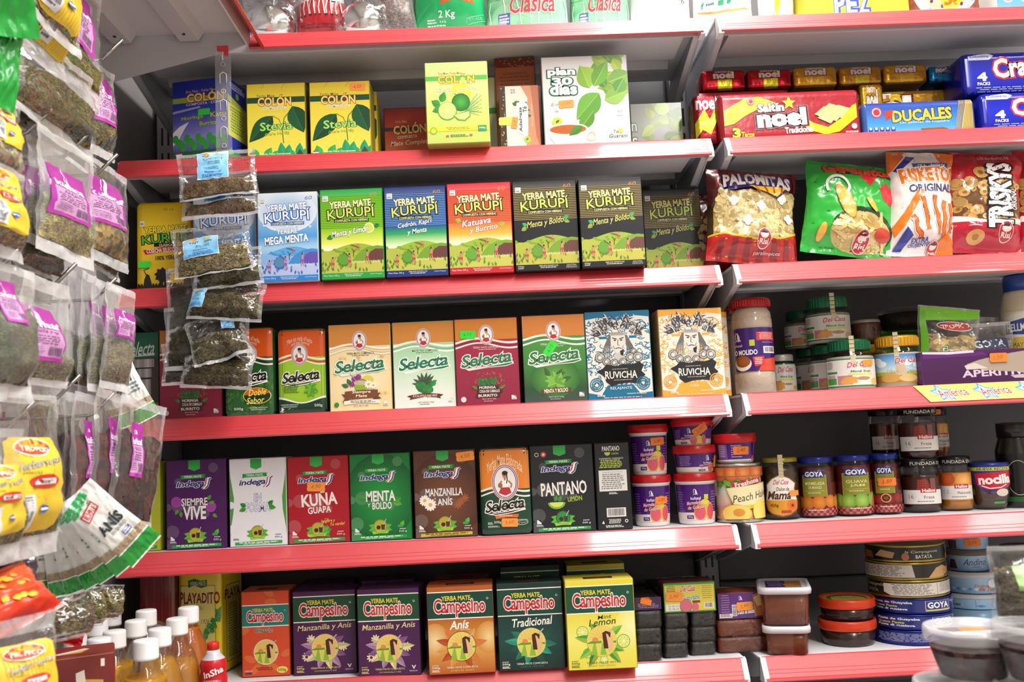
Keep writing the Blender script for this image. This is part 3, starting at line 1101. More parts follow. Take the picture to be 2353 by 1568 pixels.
def oval_girl(a, x, y, r, braid=False):
 """medallion of a seated person in a white blouse and red skirt holding a gourd"""
 A = a.A
 a.ell(x, y, r, '#f2ece2', r * 1.32, 28)
 a.ring(x, y, r * .93, r * .07, '#b03a48', r * 1.24, 28)
 a.ring(x, y, r * .82, r * .06, '#4a52a0', r * 1.12, 28)
 a.ell(x, y, r * .77, '#efe8e4', r * 1.06, 26)
 q = r
 a.poly([(x - .5 * q, y + .78 * q * A), (x - .3 * q, y + .35 * q * A), (x + .3 * q, y + .35 * q * A), (x + .45 * q, y + .8 * q * A), (x, y + .98 * q * A)], '#b8303a')
 a.poly([(x - .28 * q, y - .15 * q * A), (x + .26 * q, y - .2 * q * A), (x + .3 * q, y + .38 * q * A), (x - .3 * q, y + .38 * q * A)], '#f8f4ee')
 a.line([(x + .24 * q, y - .1 * q * A), (x + .48 * q, y + .15 * q * A), (x + .42 * q, y + .42 * q * A)], .12 * q, '#a8745a')
 a.line([(x - .24 * q, y - .1 * q * A), (x - .42 * q, y + .2 * q * A), (x - .2 * q, y + .3 * q * A)], .12 * q, '#a8745a')
 a.ell(x - .36 * q, y + .22 * q * A, .17 * q, '#9a6a42', .2 * q, 12)
 a.ell(x, y - .52 * q * A, .19 * q, '#b98468', .24 * q, 14)
 a.ell(x + .01 * q, y - .66 * q * A, .22 * q, '#2c1a14', .17 * q, 14)
 a.line([(x + .14 * q, y - .55 * q * A), (x + .18 * q, y - .2 * q * A), (x + .1 * q, y + .1 * q * A)], .07 * q, '#2c1a14')
 a.rect(x - .06 * q, y - .32 * q * A, x + .06 * q, y - .14 * q * A, '#b07a5e')
def waves(a, y, c_mid, c_white, w=.026):
 def band(dy, h, c, amp=.03):
  t = [(i / 16, y + dy - amp * math.sin(i / 16 * 6.0 - .6)) for i in range(17)]
  b = [(p[0], p[1] + h * (0.75 + .5 * abs(p[0] - .5))) for p in reversed(t)]
  a.poly(t + b, c)
 band(0, w, c_white)
 band(w * 1.35, w * .9, c_mid)
 band(w * 2.3, w * .8, c_white, .034)
def selecta(kind):
 P = {'siempre': ('#d28a3c', '#efd9a0', '#efd9a0', '#1b7a58', '#f7f2e4', '#6b5a38'), 'euca': ('#d28a3c', '#b9ddb6', '#7fbf92', '#1b7a58', '#f7f7f0', '#3c5a40'),
  'moringa': ('#cf7f30', '#9c2a44', '#8a1f3a', '#1f7a52', '#f3e6e2', '#e8cfc8'), 'menta': ('#d2803a', '#3f8c3c', '#3a8a50', '#2a7a44', '#f4f2ea', '#d8ecd0')}[kind]
 def art(W, H):
  a = Art(W, H, P[1])
  if kind == 'siempre':
   a.radial(.5, .62, .55, '#f7edcf', P[1], ky=1.1)
   rr = random.Random(4)
   for i in range(16):
    a.flower(rr.random() * .96 + .02, .33 + rr.random() * .6, .045, 6, '#e8c878', '#dcb35c')
  elif kind == 'euca':
   a.grad(0, .25, 1, 1, [(0, '#a5d6a8'), (.4, '#c7e6c6'), (.75, '#e6efe2'), (1, '#e9ece4')])
  elif kind == 'menta':
   a.grad(0, .25, 1, 1, [(0, '#4a9440'), (.45, '#3a7f34'), (.8, '#2c4f30'), (1, '#43504c')])
   a.radial(.5, .72, .4, '#6aa84a', '#2f6a30', ky=.8)
  else:
   a.grad(0, .25, 1, 1, [(0, '#a02c48'), (1, '#8e2340')])
  a.rect(0, 0, 1, .245, P[0])
  a.grad(0, 0, 1, .05, [(0, mixc(P[0], '#000000', .1)), (1, P[0])])
  waves(a, .245, P[2], P[4])
  a.line([(.33, .03), (.36, .0)], .004, mixc(P[0], '#000000', .3))
  a.line([(.66, .03), (.63, .0)], .004, mixc(P[0], '#000000', .3))
  oval_girl(a, .5, .188, .122)
  a.text('MATE TEA COMPOSED' if kind == 'euca' else 'YERBA MATE COMPUESTA', .28 if kind != 'euca' else .31, .322, .74, .345, P[5], bold=.005)
  a.small(.36, .355, .68, .365, 1, P[5], 9)
  # script word and its tail stroke
  a.text('Selecta', .10, .40, .90, .535, P[3], outs=[(P[4] if kind != 'siempre' else '#fbf6e8', .055)], bold=.022, shear=.28, rot=5, res=3)
  a.poly([(.14, .575), (.5, .553), (.92, .505), (.93, .535), (.8, .562), (.5, .572), (.3, .59), (.2, .6)], P[4])
  a.poly([(.22, .583), (.5, .562), (.90, .518), (.905, .532), (.8, .553), (.5, .567), (.3, .578)], P[3])
  cx = .5
  if kind == 'siempre':
   a.leaf(.34, .7, .12, .07, 120, '#3f7a44')
   a.leaf(.3, .72, .12, .07, 160, '#3f7a44')
   for x, y in ((.4, .63), (.47, .61), (.36, .69)):
    a.flower(x, y, .05, 9, '#8a2a8a', '#a84aa4')
   a.ell(.62, .655, .1, '#dccf5a', .085)
   a.ell(.5, .67, .1, '#8a6a44', .05)
   a.poly([(.39, .68), (.61, .68), (.59, .75), (.53, .77), (.46, .77), (.41, .75)], '#8fb43a')
   a.ell(.5, .678, .11, '#cbb894', .04)
   a.line([(.45, .67), (.33, .57)], .012, '#9aa0a4')
   a.flower(.63, .70, .07, 10, '#f7f4ee', '#e6b83a')
   a.flower(.71, .715, .06, 10, '#f7f4ee', '#e6b83a')
   rib, txt = '#7a4a2c', ('Siempre', 'Mate')
   a.poly([(.18, .80), (.3, .82), (.3, .88), (.2, .9), (.24, .85)], mixc(rib, '#000000', .3))
   a.poly([(.82, .80), (.7, .82), (.7, .88), (.84, .87), (.78, .84)], mixc(rib, '#000000', .3))
   a.poly([(.24, .775), (.5, .762), (.78, .765), (.78, .855), (.5, .862), (.24, .87)], rib)
   a.text(txt[0], .36, .768, .66, .808, '#f6ead2', bold=.02, shear=.2)
   a.text(txt[1], .42, .815, .6, .845, '#f6ead2', bold=.02, shear=.2)
   a.poly([(.22, .885), (.5, .872), (.8, .88), (.82, .925), (.5, .91), (.22, .93)], '#f5f0e2')
   a.small(.3, .885, .76, .915, 2, '#4a4034', 6, .5)
   a.text('PESO NETO 500g', .38, .935, .62, .957, '#7a7050')
   a.ell(.1, .925, .04, '#2f8a44', n=12)
  elif kind == 'euca':
   for an in (150, 125, 105, 80, 60, 45, 170, 20):
    a.leaf(.5, .74, .22, .06, an, '#4d6a4c', '#3a523c')
   rr = random.Random(3)
   for i in range(12):
    a.leaf(.36 + rr.random() * .28, .74 + rr.random() * .07, .12, .09, rr.random() * 360, mixc('#3f9a4e', '#2a7a3c', rr.random()))
   a.poly([(.2, .86), (.3, .845), (.3, .89), (.24, .905), (.26, .88)], '#4a2620')
   a.poly([(.8, .855), (.7, .845), (.7, .89), (.76, .9), (.74, .88)], '#4a2620')
   a.poly([(.26, .85), (.5, .83), (.74, .845), (.74, .89), (.5, .873), (.26, .9)], '#6a3426')
   a.text('EUCALYPTUS AND MINT', .3, .85, .7, .875, '#f0e4d4', bold=.01)
   a.text('NET WEIGHT 500g', .38, .93, .64, .95, '#5a6a58')
   a.small(.41, .957, .6, .967, 1, '#5a6a58')
  elif kind == 'moringa':
   rr = random.Random(8)
   for i in range(40):
    t = rr.random() * math.pi
    q = .12 + rr.random() * .16
    a.ell(.5 + q * math.cos(t), .76 - q * .75 * math.sin(t) * a.A, .012, '#6a7a3c' if i % 2 else '#a86a4a', n=6)
   for i in range(30):
    a.leaf(.5 + (rr.random() - .5) * .3, .72 + rr.random() * .06, .07, .05, 90 + (rr.random() - .5) * 160, mixc('#2f6a3a', '#3f8a48', rr.random()))
   a.leaf(.34, .82, .12, .05, 150, '#5c8a3a')
   a.leaf(.68, .82, .12, .05, 30, '#5c8a3a')
   for y, t, x0, x1 in ((.785, 'MORINGA', .36, .62), (.828, 'COLA DE CABALLO', .36, .68), (.878, 'BURRITO', .34, .64)):
    a.rect(x0 - .04, y - .006, x1 + .05, y + .036, '#4a2a2a')
    a.text(t, x0, y, x1, y + .03, '#f0ebe0', bold=.02)
   a.text('PESO NETO 500g', .4, .925, .62, .945, '#e4c8c4')
   a.small(.42, .955, .6, .965, 1, '#e4c8c4')
   a.ell(.1, .93, .045, '#e8d8d4', n=12)
  else:
   rr = random.Random(2)
   for i in range(8):
    a.leaf(.5 + .2 * (rr.random() - .5), .72 + .1 * (rr.random() - .5), .18, .08, rr.random() * 360, '#3f6a34')
   for an, l in ((100, .2), (140, .2), (60, .2), (20, .18), (165, .18), (200, .15), (-20, .15)):
    a.leaf(.5, .79, l, .12, an, '#7cb84a', '#5f9f3a', vein='#a8d070')
   a.poly([(.26, .86), (.5, .835), (.74, .845), (.74, .9), (.5, .89), (.26, .915)], '#6a3a26')
   a.text('MENTA Y BOLDO', .31, .85, .69, .893, '#f4eedc', bold=.025, rot=2)
   a.text('PESO NETO 500g', .38, .935, .62, .957, '#d8dcd4')
   a.small(.4, .965, .6, .975, 1, '#c8ccc4')
  a.rect(.87, .90, .95, .95, '#e9e6e2')
  a.poly([(.9, .90), (.95, .90), (.95, .93)], mixc(P[1], '#ffffff', .1))
  a.small(.88, .935, .945, .948, 1, '#555555')
  return a
 return art
def selecta_soft(kind):
 def art(W, H):
  top = {'lime': '#dd5a1e', 'doble': '#d8571e', 'old': '#e5832c'}[kind]
  body = {'lime': '#9cc92e', 'doble': '#245a2a', 'old': '#14402c'}[kind]
  a = Art(W, H, body)
  if kind == 'doble':
   rr = random.Random(6)
   a.pool(16)
   for i in range(70):
    a.leaf(rr.random(), .3 + rr.random() * .7, .16, .08, rr.random() * 360, mixc('#1d4a24', '#4f8f34', rr.random()))
   a.flat()
  yy = .36 if kind != 'old' else .5
  a.rect(0, 0, 1, yy - .02, top)
  waves(a, yy - .03, '#c84a1c' if kind == 'lime' else '#1b3a2a', '#f4efe6', .024)
  oy, orr = (.31, .165) if kind != 'old' else (.40, .26)
  if kind == 'old':
   a.text('Yerba Mate Elaborada', .16, .13, .84, .25, '#f8d8a8', arch=.9, bold=.01)
   a.text('Mate Tea - Brewed', .28, .21, .72, .27, '#f8d8a8', arch=.7)
  else:
   a.text('Mate tea made of herbs', .22, .115, .72, .17, '#f6d6b8', arch=.8)
   a.text('and mint flavored', .3, .16, .66, .2, '#f6d6b8', arch=.7)
  oval_girl(a, .5 if kind != 'lime' else .46, oy, orr)
  wy = .52 if kind != 'old' else .615
  a.text('Selecta', .12, wy - .02, .86, wy + .1, '#111513', outs=[('#f6f2ea', .06)], bold=.022, shear=.28, rot=6, res=3)
  a.poly([(.14, wy + .145), (.5, wy + .115), (.86, wy + .08), (.88, wy + .105), (.6, wy + .14), (.3, wy + .16)], '#f6f2ea')
  a.poly([(.22, wy + .145), (.5, wy + .124), (.84, wy + .092), (.6, wy + .13), (.3, wy + .152)], '#141a17')
  if kind == 'lime':
   a.small(.12, .65, .46, .76, 6, '#4a6a1c', 3, .5)
   for an in (95, 140, 45, 200, -20, -70, 250):
    a.leaf(.68, .72, .16, .09, an, '#6fb82e', '#4f9a24')
   a.poly([(0, .78)] + [(i / 12, .83 - .035 * math.cos(i / 12 * 6.28)) for i in range(13)] + [(1, 1), (0, 1)], '#f2eee6')
   a.poly([(0, .815)] + [(i / 12, .85 - .03 * math.cos(i / 12 * 6.28)) for i in range(13)] + [(1, 1), (0, 1)], '#123a28')
   a.text('INDUSTRIA PARAGUAYA', .08, .882, .42, .897, '#dfe8d8')
   a.text('MADE IN PARAGUAY', .1, .905, .4, .92, '#dfe8d8')
   a.text('500g', .74, .89, .9, .93, '#eef2e8')
  elif kind == 'doble':
   a.ell(.68, .78, .29, '#2a5a22', .17)
   a.ell(.66, .775, .28, '#e8dc5a', .165)
   a.ell(.66, .775, .265, '#16381c', .155)
   a.poly([(.40, .765)] + [(.66 + .262 * math.cos(math.radians(t)), .775 - .15 * math.sin(math.radians(t)) * a.A) for t in range(180, -1, -15)] + [(.9, .75)], '#d8641e')
   a.text('Doble', .5, .70, .84, .77, '#f8e46a', bold=.012, shear=.25, rot=4)
   a.text('Sabor', .46, .79, .8, .86, '#f8e46a', bold=.012, shear=.25, rot=4)
   a.text('500g', .2, .9, .38, .935, '#eef2e8')
   a.text('INDUSTRIA PARAGUAYA', .5, .9, .86, .915, '#dfe8d8')
   a.text('MADE IN PARAGUAY', .53, .922, .83, .937, '#dfe8d8')
  else:
   a.poly([(.28, .775), (.5, .765), (.74, .768), (.72, .805), (.5, .8), (.3, .815)], '#d8702a')
   a.small(.36, .778, .66, .79, 1, '#f6e0c0')
   a.text('500g', .26, .838, .4, .87, '#eef2e8')
   a.small(.14, .85, .24, .88, 2, '#c8d8cc')
   a.small(.14, .89, .36, .91, 2, '#c8d8cc')
   a.ring(.78, .86, .13, .01, '#b8ccbc', .05)
   a.text('ROAD EXPORTATION', .66, .835, .9, .852, '#c8d8cc', rot=8)
   a.text('EXPORT QUALITY', .64, .862, .9, .88, '#c8d8cc', rot=8)
  return a
 return art
def indega_logo(a, y0=.205, w=1.0, wc='#f3f3f0'):
 g = '#2ba048'
 a.poly([(.22, .172), (.27, .176), (.27, .214), (.22, .218), (.235, .195)], '#1c7a36')
 a.poly([(.67, .162), (.61, .170), (.61, .208), (.67, .206), (.655, .184)], '#1c7a36')
 a.poly([(.25, .17), (.63, .163), (.63, .206), (.25, .213)], g)
 a.text('YERBA MATE', .29, .176, .59, .20, '#e6f2dc', bold=.02)
 a.text('indega', .175, y0 + .03, .64, y0 + .112, '#24307c', outs=[(wc, .05)], bold=.025, shear=.3, rot=2, res=3)
 for dx, c in ((0, '#c8303c'), (.028, '#f3f3f0'), (.052, '#24307c')):
  pts = [(.60 + dx, y0 + .125), (.645 + dx, y0 + .1), (.665 + dx, y0 + .06), (.675 + dx, y0 + .02), (.715 + dx, y0 + .005)]
  a.line(pts, .034, '#f3f3f0')
  a.line(pts, .02, c)
def indega(kind):
 P = {'siempre': '#4a1a58', 'forma': '#e6e4e8', 'kuna': '#aa1424', 'menta': '#0f7a34', 'manz': '#5a3424', 'pantano': '#1d1f22', 'lime': '#b4bb2e'}
 bg = P[kind]
 def art(W, H):
  a = Art(W, H, bg)
  rr = random.Random(11)
  if kind == 'menta':
   a.radial(.5, .5, .6, '#1c9a3e', '#0b5a2c', ky=1.2)
  if kind == 'manz':
   a.radial(.5, .55, .6, '#7a4c30', '#4a281e', ky=1.2)
  if kind == 'forma':
   for sx in (0, 1):
    a.poly([(sx, .12), (abs(sx - .01), .2), (abs(sx - .07), .45), (abs(sx - .06), .6), (abs(sx - .01), .8), (sx, .9)], '#4f9a3a')
  for i in range(9):
   a.ell(rr.random(), rr.random(), .06 + rr.random() * .08, mixc(bg, '#ffffff' if kind != 'forma' else '#c8c4e4', .06), n=12)
  a.grad(.37, 0, .57, .085, [(0, '#2a9040'), (1, '#35b04c')])
  a.poly([(.37, .085), (.57, .085), (.57, .098), (.47, .125), (.37, .098)], '#35b04c')
  indega_logo(a)
  wt = '#efeae4'
  if kind == 'siempre':
   for x, y in ((.16, .47), (.75, .54)):
    a.flower(x, y, .09, 14, '#a44aa0', '#8a3488', .5)
    a.ell(x, y, .07, '#9a4298', n=14)
   for x, y, an in ((.2, .56, 230), (.24, .58, 270), (.7, .46, 60), (.78, .62, -40), (.72, .5, 20)):
    a.leaf(x, y, .1, .06, an, '#5a9a3a')
   a.text('SIEMPRE', .25, .435, .69, .515, wt, bold=.02, taper=.1)
   a.text('VIVE', .28, .53, .66, .67, wt, bold=.03)
  elif kind == 'forma':
   a.text('EN', .43, .405, .56, .49, wt, out=('#5a62a8', .04))
   a.leaf(.28, .55, .12, .08, 150, '#2f8a2c')
   a.leaf(.28, .57, .13, .08, 200, '#3f9a34')
   a.leaf(.68, .54, .12, .08, 40, '#2f8a2c')
   a.leaf(.68, .56, .14, .09, -10, '#3f9a34')
   a.text('FORMA', .28, .51, .71, .61, '#f2f0f4', out=('#5a62a8', .035))
  elif kind == 'kuna':
   a.text('KUÑA', .22, .40, .80, .57, wt, bold=.03, rot=3)
   a.text('GUAPA', .32, .585, .70, .66, wt, bold=.02, rot=3)
   a.text('Con', .59, .72, .66, .74, '#e8c84a', shear=.2)
   a.text('Jengibre y', .53, .735, .76, .78, '#e8c84a', bold=.01, shear=.25, rot=3)
   a.text('Te verde!', .68, .775, .92, .81, '#e8c84a', bold=.01, shear=.25, rot=3)
   for x, y, r in ((.4, .88, .06), (.47, .86, .06), (.35, .91, .05), (.5, .84, .035)):
    a.ell(x, y, r, '#d8b088', r * .7, 12)
   for an in (100, 60, 20, 150, -40):
    a.leaf(.58, .88, .13, .08, an, '#4a9a3a')
  elif kind == 'menta':
   a.leaf(.26, .52, .14, .09, 170, '#3f9a3a')
   a.leaf(.7, .56, .16, .1, 20, '#3f9a3a')
   a.leaf(.7, .57, .16, .1, -15, '#5aa83a')
   a.text('MENTA', .26, .435, .74, .55, wt, bold=.03)
   a.text('Y', .28, .575, .32, .615, wt, bold=.02)
   a.text('BOLDO', .36, .565, .68, .645, wt, bold=.02)
  elif kind == 'manz':
   a.text('MANZANILLA', .18, .44, .78, .525, wt, bold=.02)
   a.text('Y', .31, .545, .345, .58, wt)
   a.text('ANÍS', .37, .54, .61, .635, wt, bold=.02)
   a.flower(.16, .575, .09, 12, '#f4efe6', '#e0b23a')
   a.flower(.25, .625, .1, 12, '#f4efe6', '#e0b23a')
   for x, y in ((.75, .6), (.7, .64), (.82, .56)):
    a.star(x, y, .09, '#a05a30', n=8, k=.4)
  elif kind == 'pantano':
   a.text('PANTANO', .15, .43, .88, .575, wt, bold=.025, rot=2)
   a.poly([(.26, .665)] + [(.39 + .14 * math.cos(math.radians(t)), .665 + .075 * math.sin(math.radians(t))) for t in range(180, -1, -15)], '#7ab82c')
   a.poly([(.28, .66)] + [(.39 + .11 * math.cos(math.radians(t)), .662 + .055 * math.sin(math.radians(t))) for t in range(180, -1, -15)], '#d0e06a')
   a.leaf(.36, .65, .1, .06, 70, '#3f9a3a')
   a.leaf(.42, .65, .1, .06, 60, '#3f9a3a')
   a.text('LIMÓN', .57, .585, .80, .655, '#b4d83c', bold=.005, rot=4)
   a.ring(.1, .1, .03, .008, wt, n=10)
   a.ell(.21, .1, .045, '#c84a50', n=14)
   a.ell(.21, .1, .022, '#e8d0d0', n=10)
  else:
   a.leaf(.2, .8, .2, .1, 140, '#5c8a2c')
  # round mate emblem
  ey = .845
  for an in (165, 190, 15, -10):
   a.leaf(.48, ey + .02, .2, .09, an, '#5ab83c')
  a.ell(.48, ey, .115, '#2a5a24' if kind == 'pantano' else '#8a8a30', n=20)
  a.ell(.48, ey, .10, '#2a8a44' if kind == 'pantano' else '#b4a63c', n=20)
  a.ell(.45, ey + .012, .035, '#3a2018', .034, 12)
  a.poly([(.49, ey - .02), (.56, ey - .02), (.55, ey + .04), (.5, ey + .04)], '#4a3024')
  a.line([(.53, ey - .02), (.58, ey - .085)], .012, '#b8bcc0')
  a.poly([(.34, ey + .06), (.48, ey + .045), (.62, ey + .055), (.6, ey + .085), (.48, ey + .08), (.36, ey + .09)], '#9acc3c')
  a.text('Mate y Terere', .39, ey + .056, .57, ey + .076, '#2c4a18', shear=.2)
  wt2 = wt if kind not in ('forma', 'lime') else '#4a4a52'
  if kind not in ('lime',):
   a.rect(.06, .86, .13, .905, '#e8e6e2')
   a.poly([(.08, .86), (.13, .86), (.13, .89)], bg)
   a.small(.05, .915, .16, .935, 2, wt2)
  a.text('500 g', .79, .90, .92, .925, wt2)
  a.small(.80, .878, .92, .89, 1, wt2)
  if kind in ('siempre', 'menta', 'manz'):
   a.leaf(.82, .855, .11, .07, 60, '#5ab83c')
   a.rect(.77, .835, .86, .865, '#3f9a48')
  st = '#c8b43c' if kind == 'manz' else ('#2c9a4c' if kind != 'forma' else '#3a9a48')
  a.poly([(.08, .957), (.5, .948), (.92, .95), (.92, .985), (.08, .992)], st)
  a.small(.14, .958, .86, .972, 1, '#d8ecd0' if kind != 'manz' else '#5a4a1c', 4, .8)
  a.small(.2, .975, .8, .985, 1, '#c0dcb8' if kind != 'manz' else '#6a5a2c', 5, .8)
  return a
 return art
def pantano_side(W, H):
 a = Art(W, H, '#1a1c1f')
 wt = '#e4e2da'
 a.text('PANTANO', .22, .035, .74, .09, wt, bold=.02)
 a.poly([(.28, .105)] + [(.37 + .09 * math.cos(math.radians(t)), .105 + .04 * math.sin(math.radians(t))) for t in range(180, -1, -20)], '#a8cc4a')
 a.text('LIMÓN', .5, .105, .7, .135, '#b4d83c')
 a.text('INGREDIENTES / INGREDIENTS', .12, .17, .84, .188, wt)
 a.small(.1, .195, .88, .295, 5, '#b8c84a', 2, .55)
 a.rect(.08, .315, .92, .56, '#dcdcd8')
 a.text('Importado para la U.E. por:', .2, .33, .8, .348, '#555555')
 a.small(.14, .36, .86, .545, 8, '#777777', 6, .5)
 a.small(.36, .575, .62, .6, 2, wt)
 a.rect(.26, .755, .84, .86, '#dedcd8')
 a.bars(.3, .765, .8, .845, n=26)
 a.small(.3, .885, .72, .94, 4, wt, 3, .5)
 a.small(.2, .955, .8, .985, 2, wt, 8, .6)
 a.poly([(.1, .93), (.16, .9), (.18, .94)], wt)
 a.ring(.84, .91, .04, .02, wt, n=10)
 return a
def mate_circle(a, x, y, r, ring):
 A = a.A
 a.ell(x, y, r * 1.04, ring, n=30)
 a.ell(x, y, r, '#e8cc6a', n=30)
 for i in range(9):
  t = math.radians(200 + i * 17.5)
  a.line([(x, y - .2 * r * A), (x + .9 * r * math.cos(t), y + .9 * r * math.sin(t) * A)], .007, '#dcb452')
 cut = [(x + r * math.cos(math.radians(t)), y + r * math.sin(math.radians(t)) * A) for t in range(0, 181, 12)]
 a.poly([(x + r, y)] + cut + [(x - r, y)], '#dcd45a')
 a.ell(x - .45 * r, y - .06 * r * A, .22 * r, '#e08a4a', n=12)
 a.poly([(x - r * .98, y + .08 * r * A), (x - r * .7, y - .02 * r * A), (x - r * .35, y + .02 * r * A), (x - .05 * r, y - .04 * r * A), (x, y + .12 * r * A), (x - r, y + .14 * r * A)], '#5a9a2c')
 a.poly([(x + .75 * r, y + .02 * r * A), (x + .98 * r, y), (x + .97 * r, y + .15 * r * A), (x + .75 * r, y + .12 * r * A)], '#5a9a2c')
 for k in (-.55, 0.02):
  a.poly([(x + (k - .02) * r, y + .14 * r * A), (x + (k + .1) * r, y + .14 * r * A), (x + (k * 1.1 + .28) * r, y + .92 * r * A), (x + (k * 1.1 - .18) * r, y + .9 * r * A)], '#8ab83c')
 a.poly([(x + .05 * r, y - .55 * r * A), (x + .3 * r, y - .68 * r * A), (x + .62 * r, y - .55 * r * A), (x + .6 * r, y - .3 * r * A), (x + .5 * r, y - .1 * r * A), (x + .42 * r, y + .5 * r * A), (x + .12 * r, y + .5 * r * A), (x + .08 * r, y)], '#4a1f18')
 a.poly([(x + .3 * r, y - .5 * r * A), (x + .42 * r, y - .45 * r * A), (x + .6 * r, y - .1 * r * A), (x + .72 * r, y - .35 * r * A), (x + .78 * r, y - .1 * r * A), (x + .74 * r, y + .55 * r * A), (x + .45 * r, y + .82 * r * A), (x + .4 * r, y + .2 * r * A)], '#e4b884')
 a.line([(x + .55 * r, y - .6 * r * A), (x + .9 * r, y - .95 * r * A)], .02, '#b4b0b4')
def campesino(kind):
 P = {'classic': ('#d8502c', '#cf4630', '#1f8078', '#efe6d4'), 'manz': ('#48184c', '#4a1a52', '#0f4a2a', '#e8d890'), 'anis': ('#b85c20', '#c8701e', '#0f4030', '#f6efe2'), 'trad': ('#12302c', '#153a36', '#0e4232', '#f4f0e4'),
  'lemon': ('#e4d23c', '#e8dc4a', '#0f4c34', '#1f4a2a')}[kind]
 def art(W, H):
  a = Art(W, H, P[0])
  if kind == 'anis':
   a.grad(0, .3, 1, 1, [(0, '#a84818'), (.4, '#d08a30'), (.65, '#d89a4a'), (1, '#b85c1c')])
   a.radial(.1, .62, .22, '#f0d8a0', '#cf8a38', ky=1.2)
   a.radial(.92, .6, .2, '#f0d090', '#cf8a38', ky=1.2)
  elif kind == 'lemon':
   a.grad(0, .3, 1, 1, [(0, '#e2cc34'), (.5, '#f0e874'), (1, '#e6da48')])
   a.radial(.95, .55, .25, '#f6f2b8', '#ece264', ky=1.2)
  elif kind == 'trad':
   a.grad(0, .3, 1, 1, [(0, '#11302c'), (.5, '#174440'), (1, '#0e2a28')])
  elif kind == 'classic':
   rr = random.Random(5)
   for i in range(9):
    a.ell(rr.random(), rr.random(), .13, '#dc7038', .07, 12, rr.random() * 3)
  y0, y1 = (.155, .42) if kind == 'classic' else (.055, .375)
  a.rect(0, y0, 1, y1, '#f2efe6')
  a.rect(0, y0 + .012, 1, y1 - .012, P[2])
  d = y1 - y0
  a.text('YERBA MATE', .22, y0 + .17 * d, .66, y0 + .33 * d, '#e4d23c', bold=.025)
  a.text('Campesino', .10, y0 + .28 * d, .88, y0 + .92 * d, '#c4202c', outs=[('#f4f0ea', .05)], bold=.02, res=3)
  a.ring(.92, y0 + .3 * d, .014, .006, '#d8e0d8', n=10)
  cx, cy, r = .5, .69, .215
  t = P[3]
  if kind == 'manz':
   a.text('Manzanilla y Anís', .07, .40, .93, .485, t, bold=.005, shear=.2, rot=2)
   for x, y in ((.28, .58), (.79, .68), (.2, .79)):
    a.flower(x, y, .075, 9, '#e8dcb0', '#4a1a52', .3)
   lf, lc = ((150, .34), (170, .4), (195, .36), (215, .36), (250, .34), (30, .36), (5, .42), (-50, .4), (-20, .36), (-75, .36)), ['#e8dc9c', '#b890b4', '#8a5a90']
  elif kind == 'anis':
   a.text('Anís', .34, .395, .62, .49, '#fbf6ec', bold=.02, shear=.25, rot=4)
   a.text('para Mate', .5, .49, .64, .51, '#fbf6ec', shear=.2)
   lf, lc = ((165, .4), (190, .4), (135, .36), (215, .38), (240, .36), (-40, .38), (-65, .36), (50, .34), (10, .4)), ['#b0401c', '#e0a04a', '#d8783a']
  elif kind == 'trad':
   a.text('Tradicional', .21, .40, .83, .495, '#f6f2e8', bold=.015, shear=.2, rot=3)
   lf, lc = ((150, .36), (175, .42), (200, .36), (225, .36), (255, .34), (25, .38), (-5, .4), (-30, .36), (-60, .4)), ['#1f7a5c', '#2aa080', '#14503c']
  elif kind == 'lemon':
   a.text('Mint', .46, .395, .66, .44, t, bold=.005, shear=.25, rot=5)
   a.text('Lemon', .33, .435, .72, .51, t, bold=.012, shear=.25, rot=4)
   for x, y, q in ((.22, .58, .09), (.82, .70, .1), (.28, .82, .07), (.52, .9, .06)):
    a.ell(x, y, q, '#7ab83c', n=16)
    a.ell(x, y, q * .86, '#f2f0c0', n=16)
    a.ell(x, y, q * .78, '#d8dc5a', n=16)
    for k in range(4):
     a.line([(x - q * .75 * math.cos(k * .785), y - q * .75 * math.sin(k * .785) * a.A), (x + q * .75 * math.cos(k * .785), y + q * .75 * math.sin(k * .785) * a.A)], .008, '#f2f0c0')
   lf, lc = ((170, .4), (215, .42), (240, .42), (-50, .42), (35, .38), (120, .3), (-25, .36)), ['#3f9a34', '#5ab03c', '#2f8030']
  else:
   a.text('Classic', .27, .435, .64, .485, '#2f6a54', out=('#f0e8d8', .03), bold=.03)
   lf, lc = ((215, .3), (-40, .3), (60, .3)), ['#dc7038']
   cy, r = .72, .25
  for i, (an, l) in enumerate(lf):
   k = lc[i % len(lc)]
   a.leaf(cx + .1 * math.cos(math.radians(an)), cy - .1 * math.sin(math.radians(an)) * a.A, l - .1, .11, an, k, mixc(k, P[1], .3), vein=mixc(k, P[1], .5))
  mate_circle(a, cx, cy, r, {'classic': '#2c4a4c', 'manz': '#a08aa0', 'anis': '#5a2a18', 'trad': '#c8c890', 'lemon': '#d8c84a'}[kind])
  if kind == 'classic':
   a.ring(cx, cy, r * 1.02, .018, '#d8d8cc', n=30)
   a.small(.28, .90, .68, .94, 2, '#8a2018', 3, .5)
   a.ell(.84, .935, .12, '#e8d860', .07, 18)
   a.text('500g', .75, .92, .92, .96, '#2a2a18', bold=.01)
   a.text('natural', .05, .92, .2, .945, '#f0e0d0', shear=.2)
   a.rect(.05, .955, .2, .975, '#3a4a5a')
  else:
   tc = t if kind != 'anis' else '#f6efe2'
   tc = '#6a6a20' if kind == 'lemon' else tc
   a.text('500g', .04, .915, .16, .945, tc, bold=.008)
   a.small(.04, .898, .16, .908, 1, tc)
   a.small(.04, .952, .16, .98, 2, tc)
   a.text({'lemon': 'YERBA MATE WITH'}.get(kind, 'YERBA MATE COMPUESTA'), .26, .918, .74, .94, tc)
